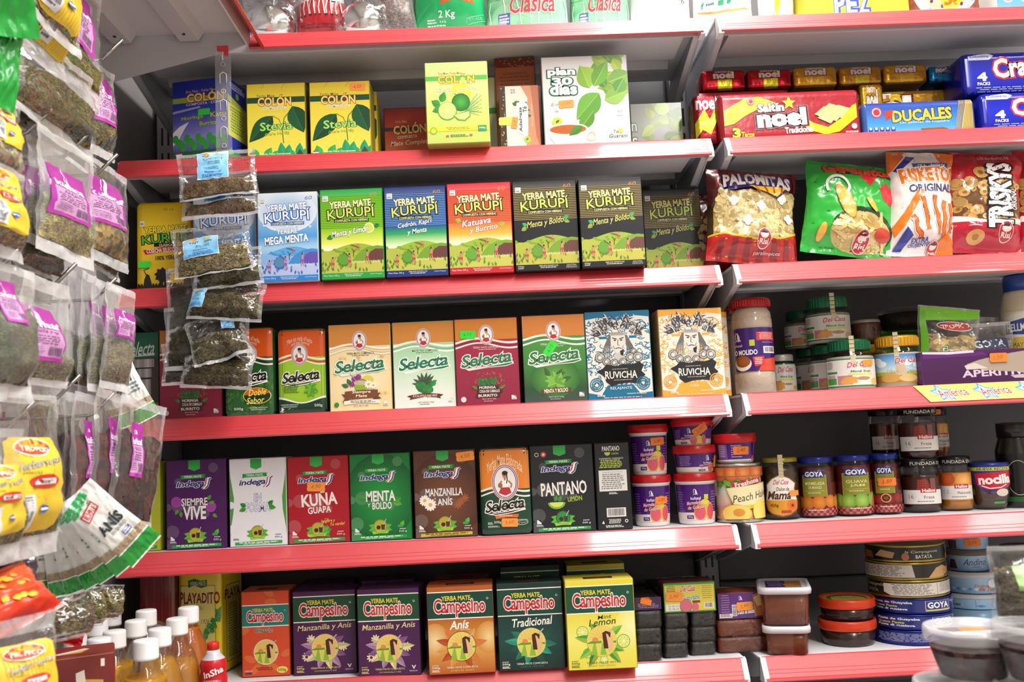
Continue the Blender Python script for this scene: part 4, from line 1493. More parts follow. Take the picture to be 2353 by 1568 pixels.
   a.text({'lemon': 'MINT AND LEMON', 'manz': 'CON MANZANILLA Y ANÍS', 'anis': 'SABOR ANÍS', 'trad': 'SABOR MENTA'}[kind], .32, .953, .68, .973, {'anis': '#e8cc4a', 'trad': '#2a8060', 'lemon': '#b8b030', 'manz': '#d8c070'}[kind])
   if kind == 'manz':
    a.text('V', .86, .895, .92, .935, '#e8e0e8', bold=.04)
    a.text('PARAGUAY', .82, .95, .95, .965, '#e8e0e8')
  return a
 return art
def campesino_top(kind):
 def art(W, D):
  c = {'classic': '#d06a3c', 'manz': '#48184c', 'anis': '#b0561c', 'trad': '#12302c', 'lemon': '#dccb38'}[kind]
  a = Art(W, D, c)
  a.rect(.28, .5, .72, .85, '#1c1a16')
  a.text('Campesino', .33, .55, .66, .8, '#c8473c', rot=180)
  return a
 return art
def colon(kind):
 def art(W, H):
  name = dict(out=('#7a2a14', .045), bold=.03, arch=.0, res=3)
  if kind == 'stevia':
   a = Art(W, H, '#e8d33c')
   a.grad(0, 0, 1, 1, [(0, '#dcc234'), (.3, '#ecd944'), (1, '#f2e35a')])
   a.rect(0, .175, 1, .25, '#1f4a30')
   a.text('Yerba Mate', .16, .135, .48, .175, '#8a6a2c', bold=.01)
   a.text('COLÓN', .19, .155, .76, .285, '#f4d87a', **name)
   a.text('COMPUESTA', .27, .295, .68, .335, '#f8f4e0', out=('#7a7a5a', .03), bold=.02)
   a.text('con hojas de', .28, .35, .68, .38, '#d8c46a')
   a.line([(.62, .78), (.6, .6), (.64, .45), (.78, .33)], .016, '#4a7a2c')
   a.line([(.61, .6), (.55, .47), (.44, .42)], .012, '#4a7a2c')
   a.leaf(.78, .3, .52, .34, -68, '#1f5a34', '#174a2c', vein='#3f8048')
   a.leaf(.44, .42, .62, .3, 228, '#1d5632', '#164628', vein='#3f8048')
   a.text('Stevia', .22, .50, .77, .605, '#a8e070', out=('#1f5a2c', .035), bold=.02, rot=2)
   a.text('(Ka’a He’ẽ)', .3, .635, .72, .68, '#a8d860', out=('#2a5a2c', .03), rot=2)
   for x, l, an in ((.08, .16, 70), (.16, .2, 110), (.3, .22, 60), (.42, .2, 40), (.6, .28, 95), (.68, .24, 80), (.88, .26, 85), (.8, .2, 130), (.96, .2, 60)):
    a.leaf(x, .97, l, .14, an, '#2fa870' if x > .5 else '#3fb85c')
   a.rect(0, .925, 1, 1, '#2f9a50')
   a.text('Yerba Mate Compuesta', .22, .905, .74, .93, '#eef6e8', bold=.02)
   a.text('con Hierba', .34, .945, .6, .97, '#eef6e8', bold=.02)
   a.rect(.03, .90, .13, .915, '#c83038')
   a.rect(.03, .915, .13, .93, '#f2f2f2')
   a.rect(.03, .93, .13, .945, '#2a48a0')
   a.poly([(.8, .98), (.9, .86), (1, .98)], '#3a4a44')
   a.text('500g', .82, .945, .96, .975, '#f0f0ec', bold=.02)
   a.line([(.25, .06), (.3, .0)], .006, '#a8962c')
   a.line([(.6, .06), (.66, .0)], .006, '#a8962c')
  elif kind == 'blue':
   a = Art(W, H, '#1c2a9a')
   a.grad(0, 0, 1, 1, [(0, '#18248c'), (.3, '#2434a8'), (.5, '#5a5cb8'), (.7, '#8a84c4'), (.88, '#3f4a8a'), (1, '#2a6a34')])
   a.rect(0, .2, 1, .265, '#9aac34')
   a.text('Erva Mate - Yerba Mate', .25, .115, .8, .15, '#c8b850')
   a.text('COLÓN', .27, .14, .95, .26, '#f4d07a', **name)
   a.text('COMPOSTA · COMPO', .25, .275, .97, .305, '#d8d8ec', bold=.02)
   a.poly([(0, .62), (.12, .55), (.3, .5), (.2, .6), (.1, .72), (0, .78)], '#e0dcec')
   a.poly([(0, .36), (.5, .32), (.52, .34), (0, .39)], '#a8a8dc')
   a.text('Moringa', .16, .43, .56, .485, '#a8b83c', out=('#2a3018', .03), bold=.02, rot=2)
   a.text('Katu', .7, .41, .98, .47, '#c8c83c', out=('#2a3018', .03), bold=.02)
   a.text('Burrito', .5, .51, .8, .56, '#a8c83c', out=('#2a3018', .03), bold=.02)
   for i in range(14):
    x = .05 + i * .07
    a.line([(x, .95), (x, .72)], .008, '#2f7a3a')
    a.ell(x, .70 + .05 * (i % 3), .055, '#2f9a3c', .075, 12)
   a.rect(0, .86, 1, 1, '#1f5a30')
   a.rect(.05, .87, .17, .885, '#c83038')
   a.rect(.05, .885, .17, .9, '#f2f2f2')
   a.rect(.05, .9, .17, .915, '#2a48a0')
   a.small(.05, .93, .5, .98, 3, '#c8d8c8')
  elif kind == 'blueside':
   a = Art(W, H, '#2a34a0')
   a.small(.1, .04, .9, .12, 3, '#c8c8e8')
   a.ell(.5, .17, .08, '#8ab83c')
   a.poly([(0, .2), (1, .28), (1, .36), (0, .28)], '#b8c43c')
   a.rect(0, .3, 1, .7, '#d8de5a')
   a.small(.1, .33, .85, .65, 9, '#8a9a34')
   for i in range(9):
    a.leaf(.05 + i * .11, .98, .3, .2, 90 + (i % 3 - 1) * 20, '#3fb844')
   a.bars(.65, .72, .95, .82, n=12)
  elif kind == 'red':
   a = Art(W, H, '#b02a1c')
   a.grad(0, 0, 1, 1, [(0, '#8e2418'), (.35, '#b8381e'), (.7, '#c4622c'), (1, '#8a3018')])
   a.rect(0, .3, 1, .36, '#3a1c24')
   a.text('Yerba Mate', .24, .19, .5, .23, '#d8a850')
   a.text('COLÓN', .2, .235, .92, .40, '#ecc86a', out=('#5a1a10', .045), bold=.03, rot=3)
   a.text('COMPUESTA', .28, .43, .72, .475, '#ecd8b0', bold=.02, rot=3)
   a.text('Mate Completo', .13, .505, 1.02, .6, '#f0e4d0', bold=.005, shear=.25, rot=3)
   a.ell(.62, .86, .32, '#6a5430', .16)
   rr = random.Random(1)
   for i in range(60):
    a.ell(.62 + (rr.random() - .5) * .5, .86 + (rr.random() - .5) * .2, .02, mixc('#4a3a20', '#a88a50', rr.random()), .01, 6, rr.random() * 3)
   a.poly([(.1, .82), (.3, .84), (.42, .9), (.38, .96), (.25, .93), (.12, .86)], '#c8a484')
  else:  # lime box
   a = Art(W, H, '#c8d97c')
   a.grad(0, 0, 1, 1, [(0, '#c4d88c'), (.35, '#d2e08a'), (.7, '#ccdc6e'), (1, '#c2d468')])
   for i in range(9):
    a.line([(.2 + i * .1, 0), (.0 + i * .12, .18)], .008, '#bcd080')
   a.rect(0, .168, 1, .225, '#5ab848')
   a.text('Erva Mate / Yerba Mate', .21, .12, .59, .148, '#a8742c', bold=.01)
   a.text('COLÓN', .205, .15, .79, .25, '#f6d24a', outs=[('#b8522c', .05)], bold=.035, res=3)
   a.text('COMPOSTA / COMPOSEO', .22, .26, .76, .282, '#8aa850')
   a.ell(.56, .39, .17, '#f0dc3c', n=20)
   a.text('Limón, Cedrón', .17, .315, .82, .365, '#f8fbf0', out=('#4a7a34', .035), bold=.01, shear=.25, rot=2)
   a.text('y Menta', .38, .375, .64, .412, '#f8fbf0', out=('#4a7a34', .035), bold=.01, shear=.25)
   for i in range(16):
    a.line([(.62, .62), (.84 + .07 * math.sin(i * 2.1), .40 + i * .018)], .008, mixc('#5a9a5a', '#8ab878', (i % 4) / 4))
   for x, y, an, l in ((.24, .49, 70, .18), (.22, .53, 150, .16), (.26, .56, 200, .18)):
    a.leaf(x, y, l, .12, an, '#3f9a34')
   a.radial(.56, .50, .15, '#4fb03c', '#1f7028')
   a.ell(.335, .605, .155, '#5aa834', n=24)
   a.ell(.335, .60, .14, '#eaf0b0', n=24)
   a.ell(.335, .60, .125, '#c8dc6a', n=24)
   for k in range(5):
    t = k * .628
    a.line([(.335 - .12 * math.cos(t), .60 - .12 * math.sin(t) * a.A), (.335 + .12 * math.cos(t), .60 + .12 * math.sin(t) * a.A)], .008, '#eef4c4')
   a.poly([(.42, .66), (.70, .60), (.71, .68), (.62, .735), (.5, .725)], '#5aa834')
   a.poly([(.44, .66), (.69, .615), (.69, .675), (.61, .72), (.52, .71)], '#dce88a')
   a.rect(.0, .80, 1, .855, '#e6dc3c')
   a.small(.3, .81, .72, .845, 2, '#9a8a30', 3, .5)
   a.ell(.1, .845, .06, '#8ac02c')
   a.ell(.1, .845, .04, '#e4e24a')
   a.rect(.82, .795, .96, .87, '#3f9a5a')
   a.text('500g', .84, .815, .94, .84, '#e4f0dc', bold=.02)
   a.rect(.3, .905, .345, .93, '#c85a5a')
   a.rect(.68, .90, .725, .925, '#c85a5a')
   a.small(.37, .9, .66, .935, 2, '#6a8a48')
  return a
 return art
def plan30(W, H):
 a = Art(W, H, '#dcdcd8')
 a.grad(0, 0, 1, 1, [(0, '#cfcdcd'), (.5, '#dededc'), (1, '#e4e4e2')])
 rr = random.Random(12)
 for i in range(26):
  t = rr.random()
  x, y = .62 + .36 * rr.random(), .02 + .44 * t
  a.leaf(x, y, .2, .12, 60 + rr.random() * 240, mixc('#4f8a2c', '#a8c43c', rr.random()), vein='#8ab04a')
 for x, y, l, wd, an, c in ((.55, .36, .30, .2, 110, '#8ab83c'), (.6, .34, .35, .18, 60, '#6aa834'), (.78, .3, .3, .22, 20, '#7ab040'), (.72, .5, .3, .2, 20, '#8ab848'), (.86, .42, .2, .16, 60, '#5a9a34')):
  a.leaf(x, y, l, wd, an, c, vein='#a8cc5a')
 a.leaf(.66, .42, .42, .26, 228, '#6aa83c', '#5a9a34', vein='#9ac850')
 a.leaf(.58, .62, .3, .16, 232, '#5a9a30', vein='#9ac850')
 for t, x0, y0, x1, y1 in (('plan', .07, .125, .38, .225), ('30', .12, .235, .34, .31), ('días', .09, .305, .39, .42)):
  a.text(t, x0, y0, x1, y1, '#f8f8f4', out=('#1f6a4c', .075), bold=.045, res=3)
 for t, x0, y0, x1, y1 in (('plan', .07, .125, .38, .225), ('30', .12, .235, .34, .31), ('días', .09, .305, .39, .42)):
  a.text(t, x0, y0, x1, y1, '#f8f8f4', bold=.045, res=3)
 a.text('El m', .09, .515, .17, .55, '#8a9a8c', shear=.3)
 a.text('de', .13, .59, .17, .62, '#8a9a8c', shear=.3)
 a.ell(.15, .73, .06, '#c4cc44')
 a.leaf(.13, .74, .06, .03, 40, '#5a7a24')
 a.poly([(.03, .79), (.5, .82), (.49, .93), (.42, 1), (.14, 1), (.05, .9)], '#f0efec')
 a.ell(.27, .81, .235, '#e8e0d4', .07)
 a.ell(.27, .815, .215, '#b8622c', .055)
 a.ring(.54, .9, .05, .014, '#d8c8a0', n=16)
 a.leaf(.44, .78, .2, .1, 215, '#4f8a2c')
 a.rect(.85, .6, .93, .68, '#e8ece4')
 a.text('60', .86, .615, .92, .65, '#5a8a6a')
 a.text('Té', .8, .84, .86, .875, '#3f6a44', shear=.2)
 a.text('Guaraní', .75, .885, .97, .925, '#3f6a44', bold=.01, shear=.2)
 a.ell(.89, .85, .03, '#c4cc44', n=10)
 return a
def ruvicha(kind):
 bg, mid = ('#0d7096', '#0e6a8c') if kind == 'blue' else ('#f0a83c', '#e89a30')
 def art(W, H):
  a = Art(W, H, bg)
  wt, ink = '#e6e2d8', '#3a3a40'
  rr = random.Random(9)
  a.poly([(0, .08), (.2, .06), (.5, .1), (.8, .05), (1, .07), (1, .93), (.8, .94), (.7, .84), (.3, .84), (.2, .95), (0, .92)], wt)
  a.pool(6)
  for i in range(300):
   x, y = rr.random(), .1 + rr.random() * .76
   t = rr.random() * 6.28
   q = .03 + rr.random() * .05
   a.line([(x + q * math.cos(t + k * .5) * (1 - k * .12), y + q * .7 * math.sin(t + k * .5) * (1 - k * .12) * a.A) for k in range(6)], .014, bg)
  a.flat()
  # feather headdress
  a.pool(20)
  for i in range(95):
   t = rr.random() * math.pi
   q = .5 + .5 * rr.random()
   x, y = .5 + .36 * q * math.cos(t), .27 - .215 * q * math.sin(t) * (.75 + .25 * math.cos(t * 6))
   a.leaf(x, y, .09 + .05 * rr.random(), .045, math.degrees(t) + (rr.random() - .5) * 130, ('#d8d4cc', '#5a5858', '#a8a49e')[i % 3], ink)
  a.flat()
  a.pool(8)
  for i in range(110):
   x, y = .12 + rr.random() * .78, .06 + rr.random() * .2
   t = rr.random() * 3
   a.line([(x, y), (x + .05 * math.cos(t), y - .03 * math.sin(t))], .009, ink if i % 2 else '#e8e4dc')
  a.flat()
  for sx in (-1, 1):
   a.ell(.5 + sx * .235, .325, .055, wt, .08)
   a.poly([(.5 + sx * .235 - .06, .28), (.5 + sx * .235 + .06, .28), (.5 + sx * .235 + .055, .31), (.5 + sx * .235 - .055, .31)], bg)
   a.line([(.5 + sx * .235, .28), (.5 + sx * .29, .2)], .014, '#e8e4dc')
  # hair, face, scrolls of smoke
  for sx in (-1, 1):
   for k in range(9):
    a.line([(.5 + sx * (.09 + k * .006), .27), (.5 + sx * (.13 + k * .012), .40), (.5 + sx * (.12 + k * .022), .53)], .009, ink if k % 2 else '#8a8884')
  a.poly([(.39, .25), (.61, .25), (.62, .36), (.585, .44), (.54, .475), (.46, .475), (.415, .44), (.38, .36)], '#dcd8ce')
  a.rect(.385, .235, .615, .275, '#b4b0a8')
  a.small(.39, .24, .61, .27, 3, '#6a6864', 2, .4)
  a.line([(.41, .30), (.48, .315)], .016, ink)
  a.line([(.59, .30), (.52, .315)], .016, ink)
  a.ell(.45, .328, .022, ink, .012, 8)
  a.ell(.55, .328, .022, ink, .012, 8)
  a.line([(.5, .32), (.49, .385), (.52, .388)], .01, ink)
  a.line([(.45, .425), (.5, .415), (.55, .425)], .014, ink)
  a.line([(.42, .39), (.44, .43)], .008, ink)
  a.line([(.58, .39), (.56, .43)], .008, ink)
  a.poly([(.45, .475), (.56, .475), (.6, .56), (.42, .56)], '#c4c0b8')
  a.poly([(.52, .455), (.585, .43), (.57, .51), (.53, .5)], '#26262c')
  for x, y, q in ((.2, .52, .075), (.3, .57, .06), (.42, .585, .06), (.56, .58, .06), (.68, .53, .07), (.80, .53, .075), (.73, .46, .045)):
   a.ell(x, y, q, '#b8b4ac', n=16)
   a.ring(x, y, q, .01, ink, n=16)
   a.ring(x, y, q * .6, .009, ink, n=14, a1=5)
   a.ell(x, y, q * .3, '#e4e0d8', n=10)
  # black plaque
  a.poly([(.14, .68), (.24, .645), (.3, .6), (.45, .625), (.55, .605), (.7, .61), (.82, .585), (.88, .63), (.84, .69), (.9, .735), (.84, .78), (.8, .835), (.65, .82), (.5, .825), (.36, .85), (.28, .80), (.26, .74)], '#201f22')
  a.text('RUVICHA', .27, .685, .77, .765, '#f0ece2', bold=.015, taper=.25)
  a.small(.38, .655, .66, .668, 1, '#a8a49c', 3)
  a.small(.4, .78, .7, .793, 1, '#a8a49c', 4)
  a.text('RELAJANTE' if kind == 'blue' else 'CHÍA', .34 if kind == 'blue' else .44, .862, .68 if kind == 'blue' else .58, .9, '#f0ece2', taper=.2)
  for x in (.13, .86):
   for q in (.1, .07, .04):
    a.ring(x, .83, q, .016, bg, n=18)
  a.text('500g', .13, .945, .25, .972, '#f4f0e6', bold=.02)
  a.text('Industria Paraguaya', .6, .935, .9, .955, '#f4f0e6', bold=.01)
  a.small(.22, .98, .84, .99, 1, '#f4f0e6', 7)
  return a
 return art
# ------------------------------------------------------------------ second shelf, left bay (composed mate and slimming teas)
G = 'yerba mate boxes on the shelves'
carton('yerba_mate_box', 'blue and purple box with green sprigs at left end of the second shelf', 391, 527, 182, 1, colon('blue'), Y=0.02, D=0.07, side='#1c2678', rz=-12, group=G,
 sideart=colon('blueside'), stickers=[(.58, .40, .022, 0, GRS, '')])
carton('yerba_mate_box', 'yellow box with two dark leaves, left of its orange-stickered twin', 567, 703, 191, 1, colon('stevia'), Y=0.028, D=0.058, side='#8a7a24', group=G)
carton('yerba_mate_box', 'yellow box with two dark leaves and an orange price sticker at top right', 712, 852, 187, 1, colon('stevia'), Y=0.026, D=0.058, side='#a8942c', group=G,
 stickers=[(.80, .08, .027, -4, ORA, '4,50')])
carton('yerba_mate_box', 'yellow box edge peeping out behind the orange-stickered leaf box', 745, 868, 212, 1, colon('stevia'), Y=0.095, D=0.055, side='#d8c63c', group=G)
carton('yerba_mate_box', 'dark red box with scoop of mate, half behind the lime fruit box', 884, 990, 247, 1, colon('red'), Y=0.125, D=0.055, side='#6a1c14', group=G)
carton('yerba_mate_box', 'pale lime box with cut limes on front, overhanging the second shelf', 978, 1123, 142, 1, colon('lima'), Y=-0.03, D=0.06, side='#b4c46c', group=G, yb=326)
def green_tea(W, H):
 a = Art(W, H, '#d4dcb0')
 a.rect(0, .36, 1, .43, '#3f9a50')
 a.grad(0, .45, 1, 1, [(0, '#e4e8d4'), (1, '#c8dcc8')])
 for i in range(8):
  a.leaf(.3 + .05 * i, .7, .3, .1, 40 + i * 14, '#5a9a70')
 return a
carton('tea_box', 'pale box with green stripe between lime fruit box and brown box', 1085, 1147, 178, 1, green_tea, Y=0.085, D=0.05, side='#c4cc9c')
def brown_tea(W, H):
 a = Art(W, H, '#b46a44')
 a.rect(0, 0, 1, .09, '#6a2a24')
 rr = random.Random(3)
 for i in range(30):
  a.ell(rr.random(), rr.random() * .09, .02, '#a86a3c', n=6)
 a.grad(0, .09, 1, 1, [(0, '#a85c3c'), (1, '#c88a64')])
 a.text('INGREDIENTES', .2, .14, .8, .165, '#5a3024')
 a.small(.1, .18, .9, .5, 9, '#8a4a34', 4, .4)
 return a
carton('tea_box', 'tall brown tea box with small print standing behind the slimming tea box', 1139, 1232, 127, 1, brown_tea, Y=0.075, D=0.05, side='#7a4630', rz=-4, H=.184)
def adelgaza(W, H):
 a = Art(W, H, '#dcd6cc')
 rr = random.Random(3)
 a.rect(0, 0, .14, 1, '#3a2a20')
 for i in range(26):
  a.ell(rr.random() * .13, rr.random(), .02, mixc('#6a4a24', '#c8a850', rr.random()), n=6)
 a.poly([(.55, 0), (1, 0), (1, 1), (.62, 1), (.7, .75), (.66, .5), (.72, .2)], '#c88a64')
 a.poly([(.8, 0), (1, 0), (1, 1), (.9, .8), (.86, .4)], '#b4684a')
 for i in range(18):
  a.leaf(.42 + .25 * rr.random(), .2 + .55 * rr.random(), .14, .08, rr.random() * 360, '#4a6a34')
 a.poly([(.42, .27), (.62, .24), (.72, .32), (.70, .72), (.56, .78), (.42, .72)], '#f0ece4')
 a.vtext('Adelgaza', .47, .34, .57, .72, '#2c4434', bold=.03)
 a.vtext('Té', .58, .33, .68, .42, '#2c4434', bold=.03)
 a.vtext('Cuerpo y salud', .78, .3, .84, .65, '#f0dcd0', shear=.2)
 a.text('25', .28, .05, .4, .11, '#8a8a84')
 a.ell(.67, .85, .09, '#a8c04a')
 a.leaf(.63, .86, .09, .04, 40, '#4a6a24')
 return a
o = carton('tea_box', 'small white and brown tea box with yellow and orange price tags', 1150, 1242, 196, 1, adelgaza, Y=0.02, D=0.045, side='#8a5a44', stickers=[(.17, .55, .028, 0, '#e2cf5a', ''), (.36, .58, .02, 80, ORA, '3,20')])
o = carton('tea_box', 'silver tea box with big white lettering, green leaves and tea cup', 1247, 1445, 128, 1, plan30, Y=0.012, D=0.05, side='#b8b8b4', mat='gloss', stickers=[(.27, .53, .026, 4, ORA, '11,99')])
def plan_side(W, H):
 a = Art(W, H, '#8f9088')
 rr = random.Random(5)
 for i in range(22):
  a.leaf(.4 + rr.random() * .6, .1 + rr.random() * .9, .35, .2, rr.random() * 360, mixc('#4f7a24', '#a8b83c', rr.random()), vein='#8aa04a')
 a.ell(.62, .1, .14, '#a8c83c')
 a.text('n', .0, .36, .1, .5, '#d8dcd4', out=('#3f6a54', .06))
 a.text('s', .0, .62, .1, .8, '#d8dcd4', out=('#3f6a54', .06))
 return a
o = carton('tea_box', 'cling-wrapped leafy tea box lying at the right end of second shelf', 1452, 1572, 236, 1, plan_side, Y=0.10, D=0.09, side='#6a7a44', mat='gloss')
# ------------------------------------------------------------------ third shelf, left bay
def kurupi_soft(W, H):
 a = Art(W, H, '#e2bd1c')
 a.grad(0, 0, 1, 1, [(0, '#d8b418'), (.3, '#e8c424'), (1, '#e4bc1c')])
 a.text('05 16', .5, .08, .68, .11, '#8a7424')
 a.rect(.08, .22, .16, .275, '#e8e6e0')
 a.small(.09, .24, .15, .265, 2, '#555555')
 a.text('YERBA MATE', .16, .28, .92, .345, '#e8d43c', out=('#14140c', .05), bold=.035, rot=3)
 a.text('KURUPÍ', .12, .345, .98, .46, '#4fae34', outs=[('#101408', .06)], bold=.015, arch=.1, rot=3)
 a.rect(.33, .465, .74, .505, '#16160e')
 a.text('CLÁSICA', .42, .472, .66, .50, '#e8e4cc', bold=.02)
 a.poly([(.14, .54), (.5, .51), (.98, .5), (.95, .555), (.5, .565), (.18, .59)], '#b8202c')
 a.text('COSECHA SELECCIONADA', .2, .52, .92, .565, '#f4ecdc', bold=.02, rot=3)
 a.text('100% YERBA', .36, .605, .76, .65, '#1c180c', bold=.02, rot=2)
 a.rect(0, .93, 1, 1, '#17150f')
 k = '#1a160e'
 a.star(.48, .82, .15, k, n=9, k=.75)
 a.poly([(.43, .85), (.55, .85), (.58, .94), (.52, .94), (.5, .88), (.47, .94), (.42, .94)], k)
 a.line([(.55, .80), (.72, .765)], .02, k)
 a.poly([(.14, .94), (.16, .86), (.2, .80), (.25, .82), (.27, .87), (.3, .94)], k)
 a.line([(.2, .82), (.15, .76), (.24, .74)], .015, k)
 a.poly([(.84, .94), (.86, .84), (.84, .74), (.92, .72), (.96, .8), (.98, .94)], k)
 for i in range(20):
  a.leaf(.02 + i * .05, .94, .06, .04, 70 + (i * 37 % 40), k)
 return a
carton('yerba_mate_pack', 'yellow soft pack with black figures, left end of the third shelf', 312, 440, 462, 2, kurupi_soft, Y=0.03, D=0.06, side='#c8a418', seg=3, bev=0.010, mat='bagprint', group=G, rz=3,
 stickers=[(.17, .70, .021, 0, GRS, '')])
for xl, xr, yt, kind, Y, lab, sd in ((444, 588, 452, 'mega', 0.012, 'white and blue box mostly hidden behind the hanging herb bags', '#dfe6ee'), (592, 731, 442, 'mega', -0.012, 'pale blue box with icy camp scene right of the hanging herb bags', '#cfdcea'),
         (736, 881, 434, 'limon', -0.014, 'bright green striped box with lime slice', '#1c8a3a'), (884, 1027, 428, 'cedron', -0.014, 'navy blue striped box with green hut scene', '#142a62'),
         (1029, 1177, 420, 'katuava', -0.016, 'red and orange striped box with hut scene', '#a81c2c'), (1180, 1328, 414, 'boldo', -0.018, 'black striped box with hut scene, touching the red orange one', '#141518'),
         (1332, 1479, 409, 'boldo', -0.026, 'black striped box furthest forward over the third shelf edge', '#141518'), (1480, 1613, 434, 'boldo', 0.10, 'black striped box set back at right end of the third shelf', '#141518')):
 carton('yerba_mate_box', lab, xl, xr, yt, 2, kurupi(kind), Y=Y, D=0.055, side=sd, group=G)
# ------------------------------------------------------------------ fourth shelf, left bay
def mate_kit(W, H):
 a = Art(W, H, '#1f6a4a')
 a.rect(0, .62, 1, .78, '#3a2a24')
 a.rect(0, .28, 1, .8, '#4a423c')
 a.text('Selecta', .1, .1, .9, .26, '#d8e4dc', bold=.012, shear=.28, rot=3)
 a.poly([(.2, .27), (.9, .235), (.88, .262)], '#d8e4dc')
 a.rect(0, .8, 1, 1, '#d8641e')
 for x0, x1, y0, y1 in ((.3, .88, .3, .40), (.38, .8, .40, .52), (.42, .78, .52, .78)):
  n = 8
  for i in range(n):
   t = i / n
   k = .35 + .6 * math.exp(-((t - .62) / .16) ** 2) + .25 * math.exp(-((t - .15) / .1) ** 2)
   a.rect(x0 + (x1 - x0) * t, y0, x0 + (x1 - x0) * (t + 1 / n), y1, mixc('#4a4644', '#e8e4e0', min(1, k * .8)))
 a.rect(.3, .395, .88, .41, '#2c2826')
 a.rect(.38, .51, .8, .53, '#2c2826')
 return a
carton('mate_kit_box', 'green and orange box picturing a steel cup, left end of fourth shelf', 283, 366, 764, 3, mate_kit, Y=0.05, D=0.08, side='#1a5a40')
carton('yerba_mate_box', 'maroon box half hidden behind the hanging herb bags', 366, 510, 756, 3, selecta('moringa'), Y=0.03, D=0.055, side='#6a1c34', group=G)
carton('yerba_mate_pack', 'dark leafy soft pack with orange top beside the hanging herb bags', 514, 630, 752, 3, selecta_soft('doble'), Y=0.02, D=0.06, side='#1d4a26', seg=3, bev=0.009, mat='bagprint', group=G)
carton('yerba_mate_pack', 'lime green soft pack with orange top and dark green foot', 636, 751, 754, 3, selecta_soft('lime'), Y=0.02, D=0.06, side='#1d4a30', seg=3, bev=0.009, mat='bagprint', group=G)
carton('yerba_mate_box', 'cream box with daisies and brown ribbon under orange top', 756, 899, 745, 3, selecta('siempre'), Y=0.012, D=0.055, side='#c8a868', group=G)
carton('yerba_mate_box', 'mint green box with eucalyptus sprig under orange top', 903, 1046, 739, 3, selecta('euca'), Y=0.012, D=0.055, side='#8ab48c', group=G)
carton('yerba_mate_box', 'crimson box with orange top and a green price sticker', 1046, 1192, 731, 3, selecta('moringa'), Y=0.008, D=0.055, side='#7a1c34', group=G,
 stickers=[(.21, .185, .026, -2, GRS, '4,15')])
carton('yerba_mate_box', 'dark green box with orange top, green sticker stuck over its lettering', 1201, 1347, 723, 3, selecta('menta'), Y=0.008, D=0.055, side='#3a3f3c', group=G,
 stickers=[(.44, .385, .027, 55, GRS, '4,15')])
carton('yerba_mate_box', 'teal box with line drawn feathered head above black plaque', 1347, 1496, 715, 3, ruvicha('blue'), Y=0.006, D=0.055, side='#4a8aa0', group=G, rz=-2)
carton('yerba_mate_box', 'orange box with line drawn feathered head above black plaque', 1515, 1664, 709, 3, ruvicha('orange'), Y=0.004, D=0.055, side='#c89a5c', group=G, rz=2)
carton('yerba_mate_box', 'orange box edge showing behind the feathered head box at right', 1560, 1676, 718, 3, ruvicha('orange'), Y=0.075, D=0.055, side='#c88a3c', group=G)
# ------------------------------------------------------------------ fifth shelf, left bay
for xl, xr, yt, kind, Y, lab, sd, st in (
  (290, 368, 1062, 'lime', 0.035, 'olive lime box behind the dark petal pouches', '#a8b02c', ()), (382, 520, 1056, 'siempre', 0.03, 'purple box with two round purple flowers', '#3a1246', ()),
  (527, 659, 1053, 'forma', 0.03, 'white box with green leaves and hollow lettering', '#c8c4cc', ()), (661, 803, 1048, 'kuna', 0.03, 'red box with ginger root and an orange price sticker', '#7a0e1a', [(.465, .355, .03, -4, ORA, '4,90')]),
  (804, 945, 1042, 'menta', 0.028, 'green box with big white block lettering', '#0b4a22', ()), (951, 1095, 1034, 'manz', 0.026, 'brown box with daisies and star anise', '#3a2018', [(.84, .085, .03, 4, ORA, '4,50')]),
  (1220, 1366, 1022, 'pantano', 0.024, 'black box with a lime wedge', '#121315', ())):
 carton('yerba_mate_box', lab, xl, xr, yt, 4, indega(kind), Y=Y, D=0.055, side=sd, group=G, stickers=st)
carton('yerba_mate_pack', 'dark green soft pack with orange top and large oval portrait', 1101, 1221, 1028, 4, selecta_soft('old'), Y=0.02, D=0.06, side='#12382a', seg=3, bev=0.009, mat='bagprint', group=G,
 stickers=[(.56, .86, .027, -2, ORA, '3,60')])
carton('yerba_mate_box', 'black box turned sideways with white barcode panel', 1369, 1449, 1017, 4, pantano_side, Y=0.022, D=0.10, side='#141517', group=G)
# ------------------------------------------------------------------ lowest shelf, left bay
def red_sack(W, H):
 a = Art(W, H, '#7a0c10')
 a.grad(0, 0, 1, 1, [(0, '#6a080c'), (1, '#8a1014')])
 for i in range(6):
  x = .05 + i * .2
  a.line([(x, 0), (x + .01, .62)], .006, '#a86a4c')
 a.poly([(0, .60)] + [(i / 12, .6 - .12 * math.sin(i / 12 * 3.14)) for i in range(13)] + [(1, 1), (0, 1)], '#8a7a50')
 a.poly([(0, .64)] + [(i / 12, .635 - .12 * math.sin(i / 12 * 3.14)) for i in range(13)] + [(1, 1), (0, 1)], '#c4c0c4')
 a.ell(.2, .63, .05, '#26242c')
 a.text('kurupi', .34, .6, .62, .64, '#4a3a44')
 a.rect(.66, .68, .72, .8, '#8a1420')
 a.rect(.76, .72, .86, .8, '#8a1420')
 return a
carton('yerba_mate_pack', 'dark red striped soft pack with silver label behind juice bottles', 316, 402, 1316, 5, red_sack, Y=0.05, D=0.09, side='#4a080c', seg=3, bev=0.012, mat='bagprint', group=G, H=.180)
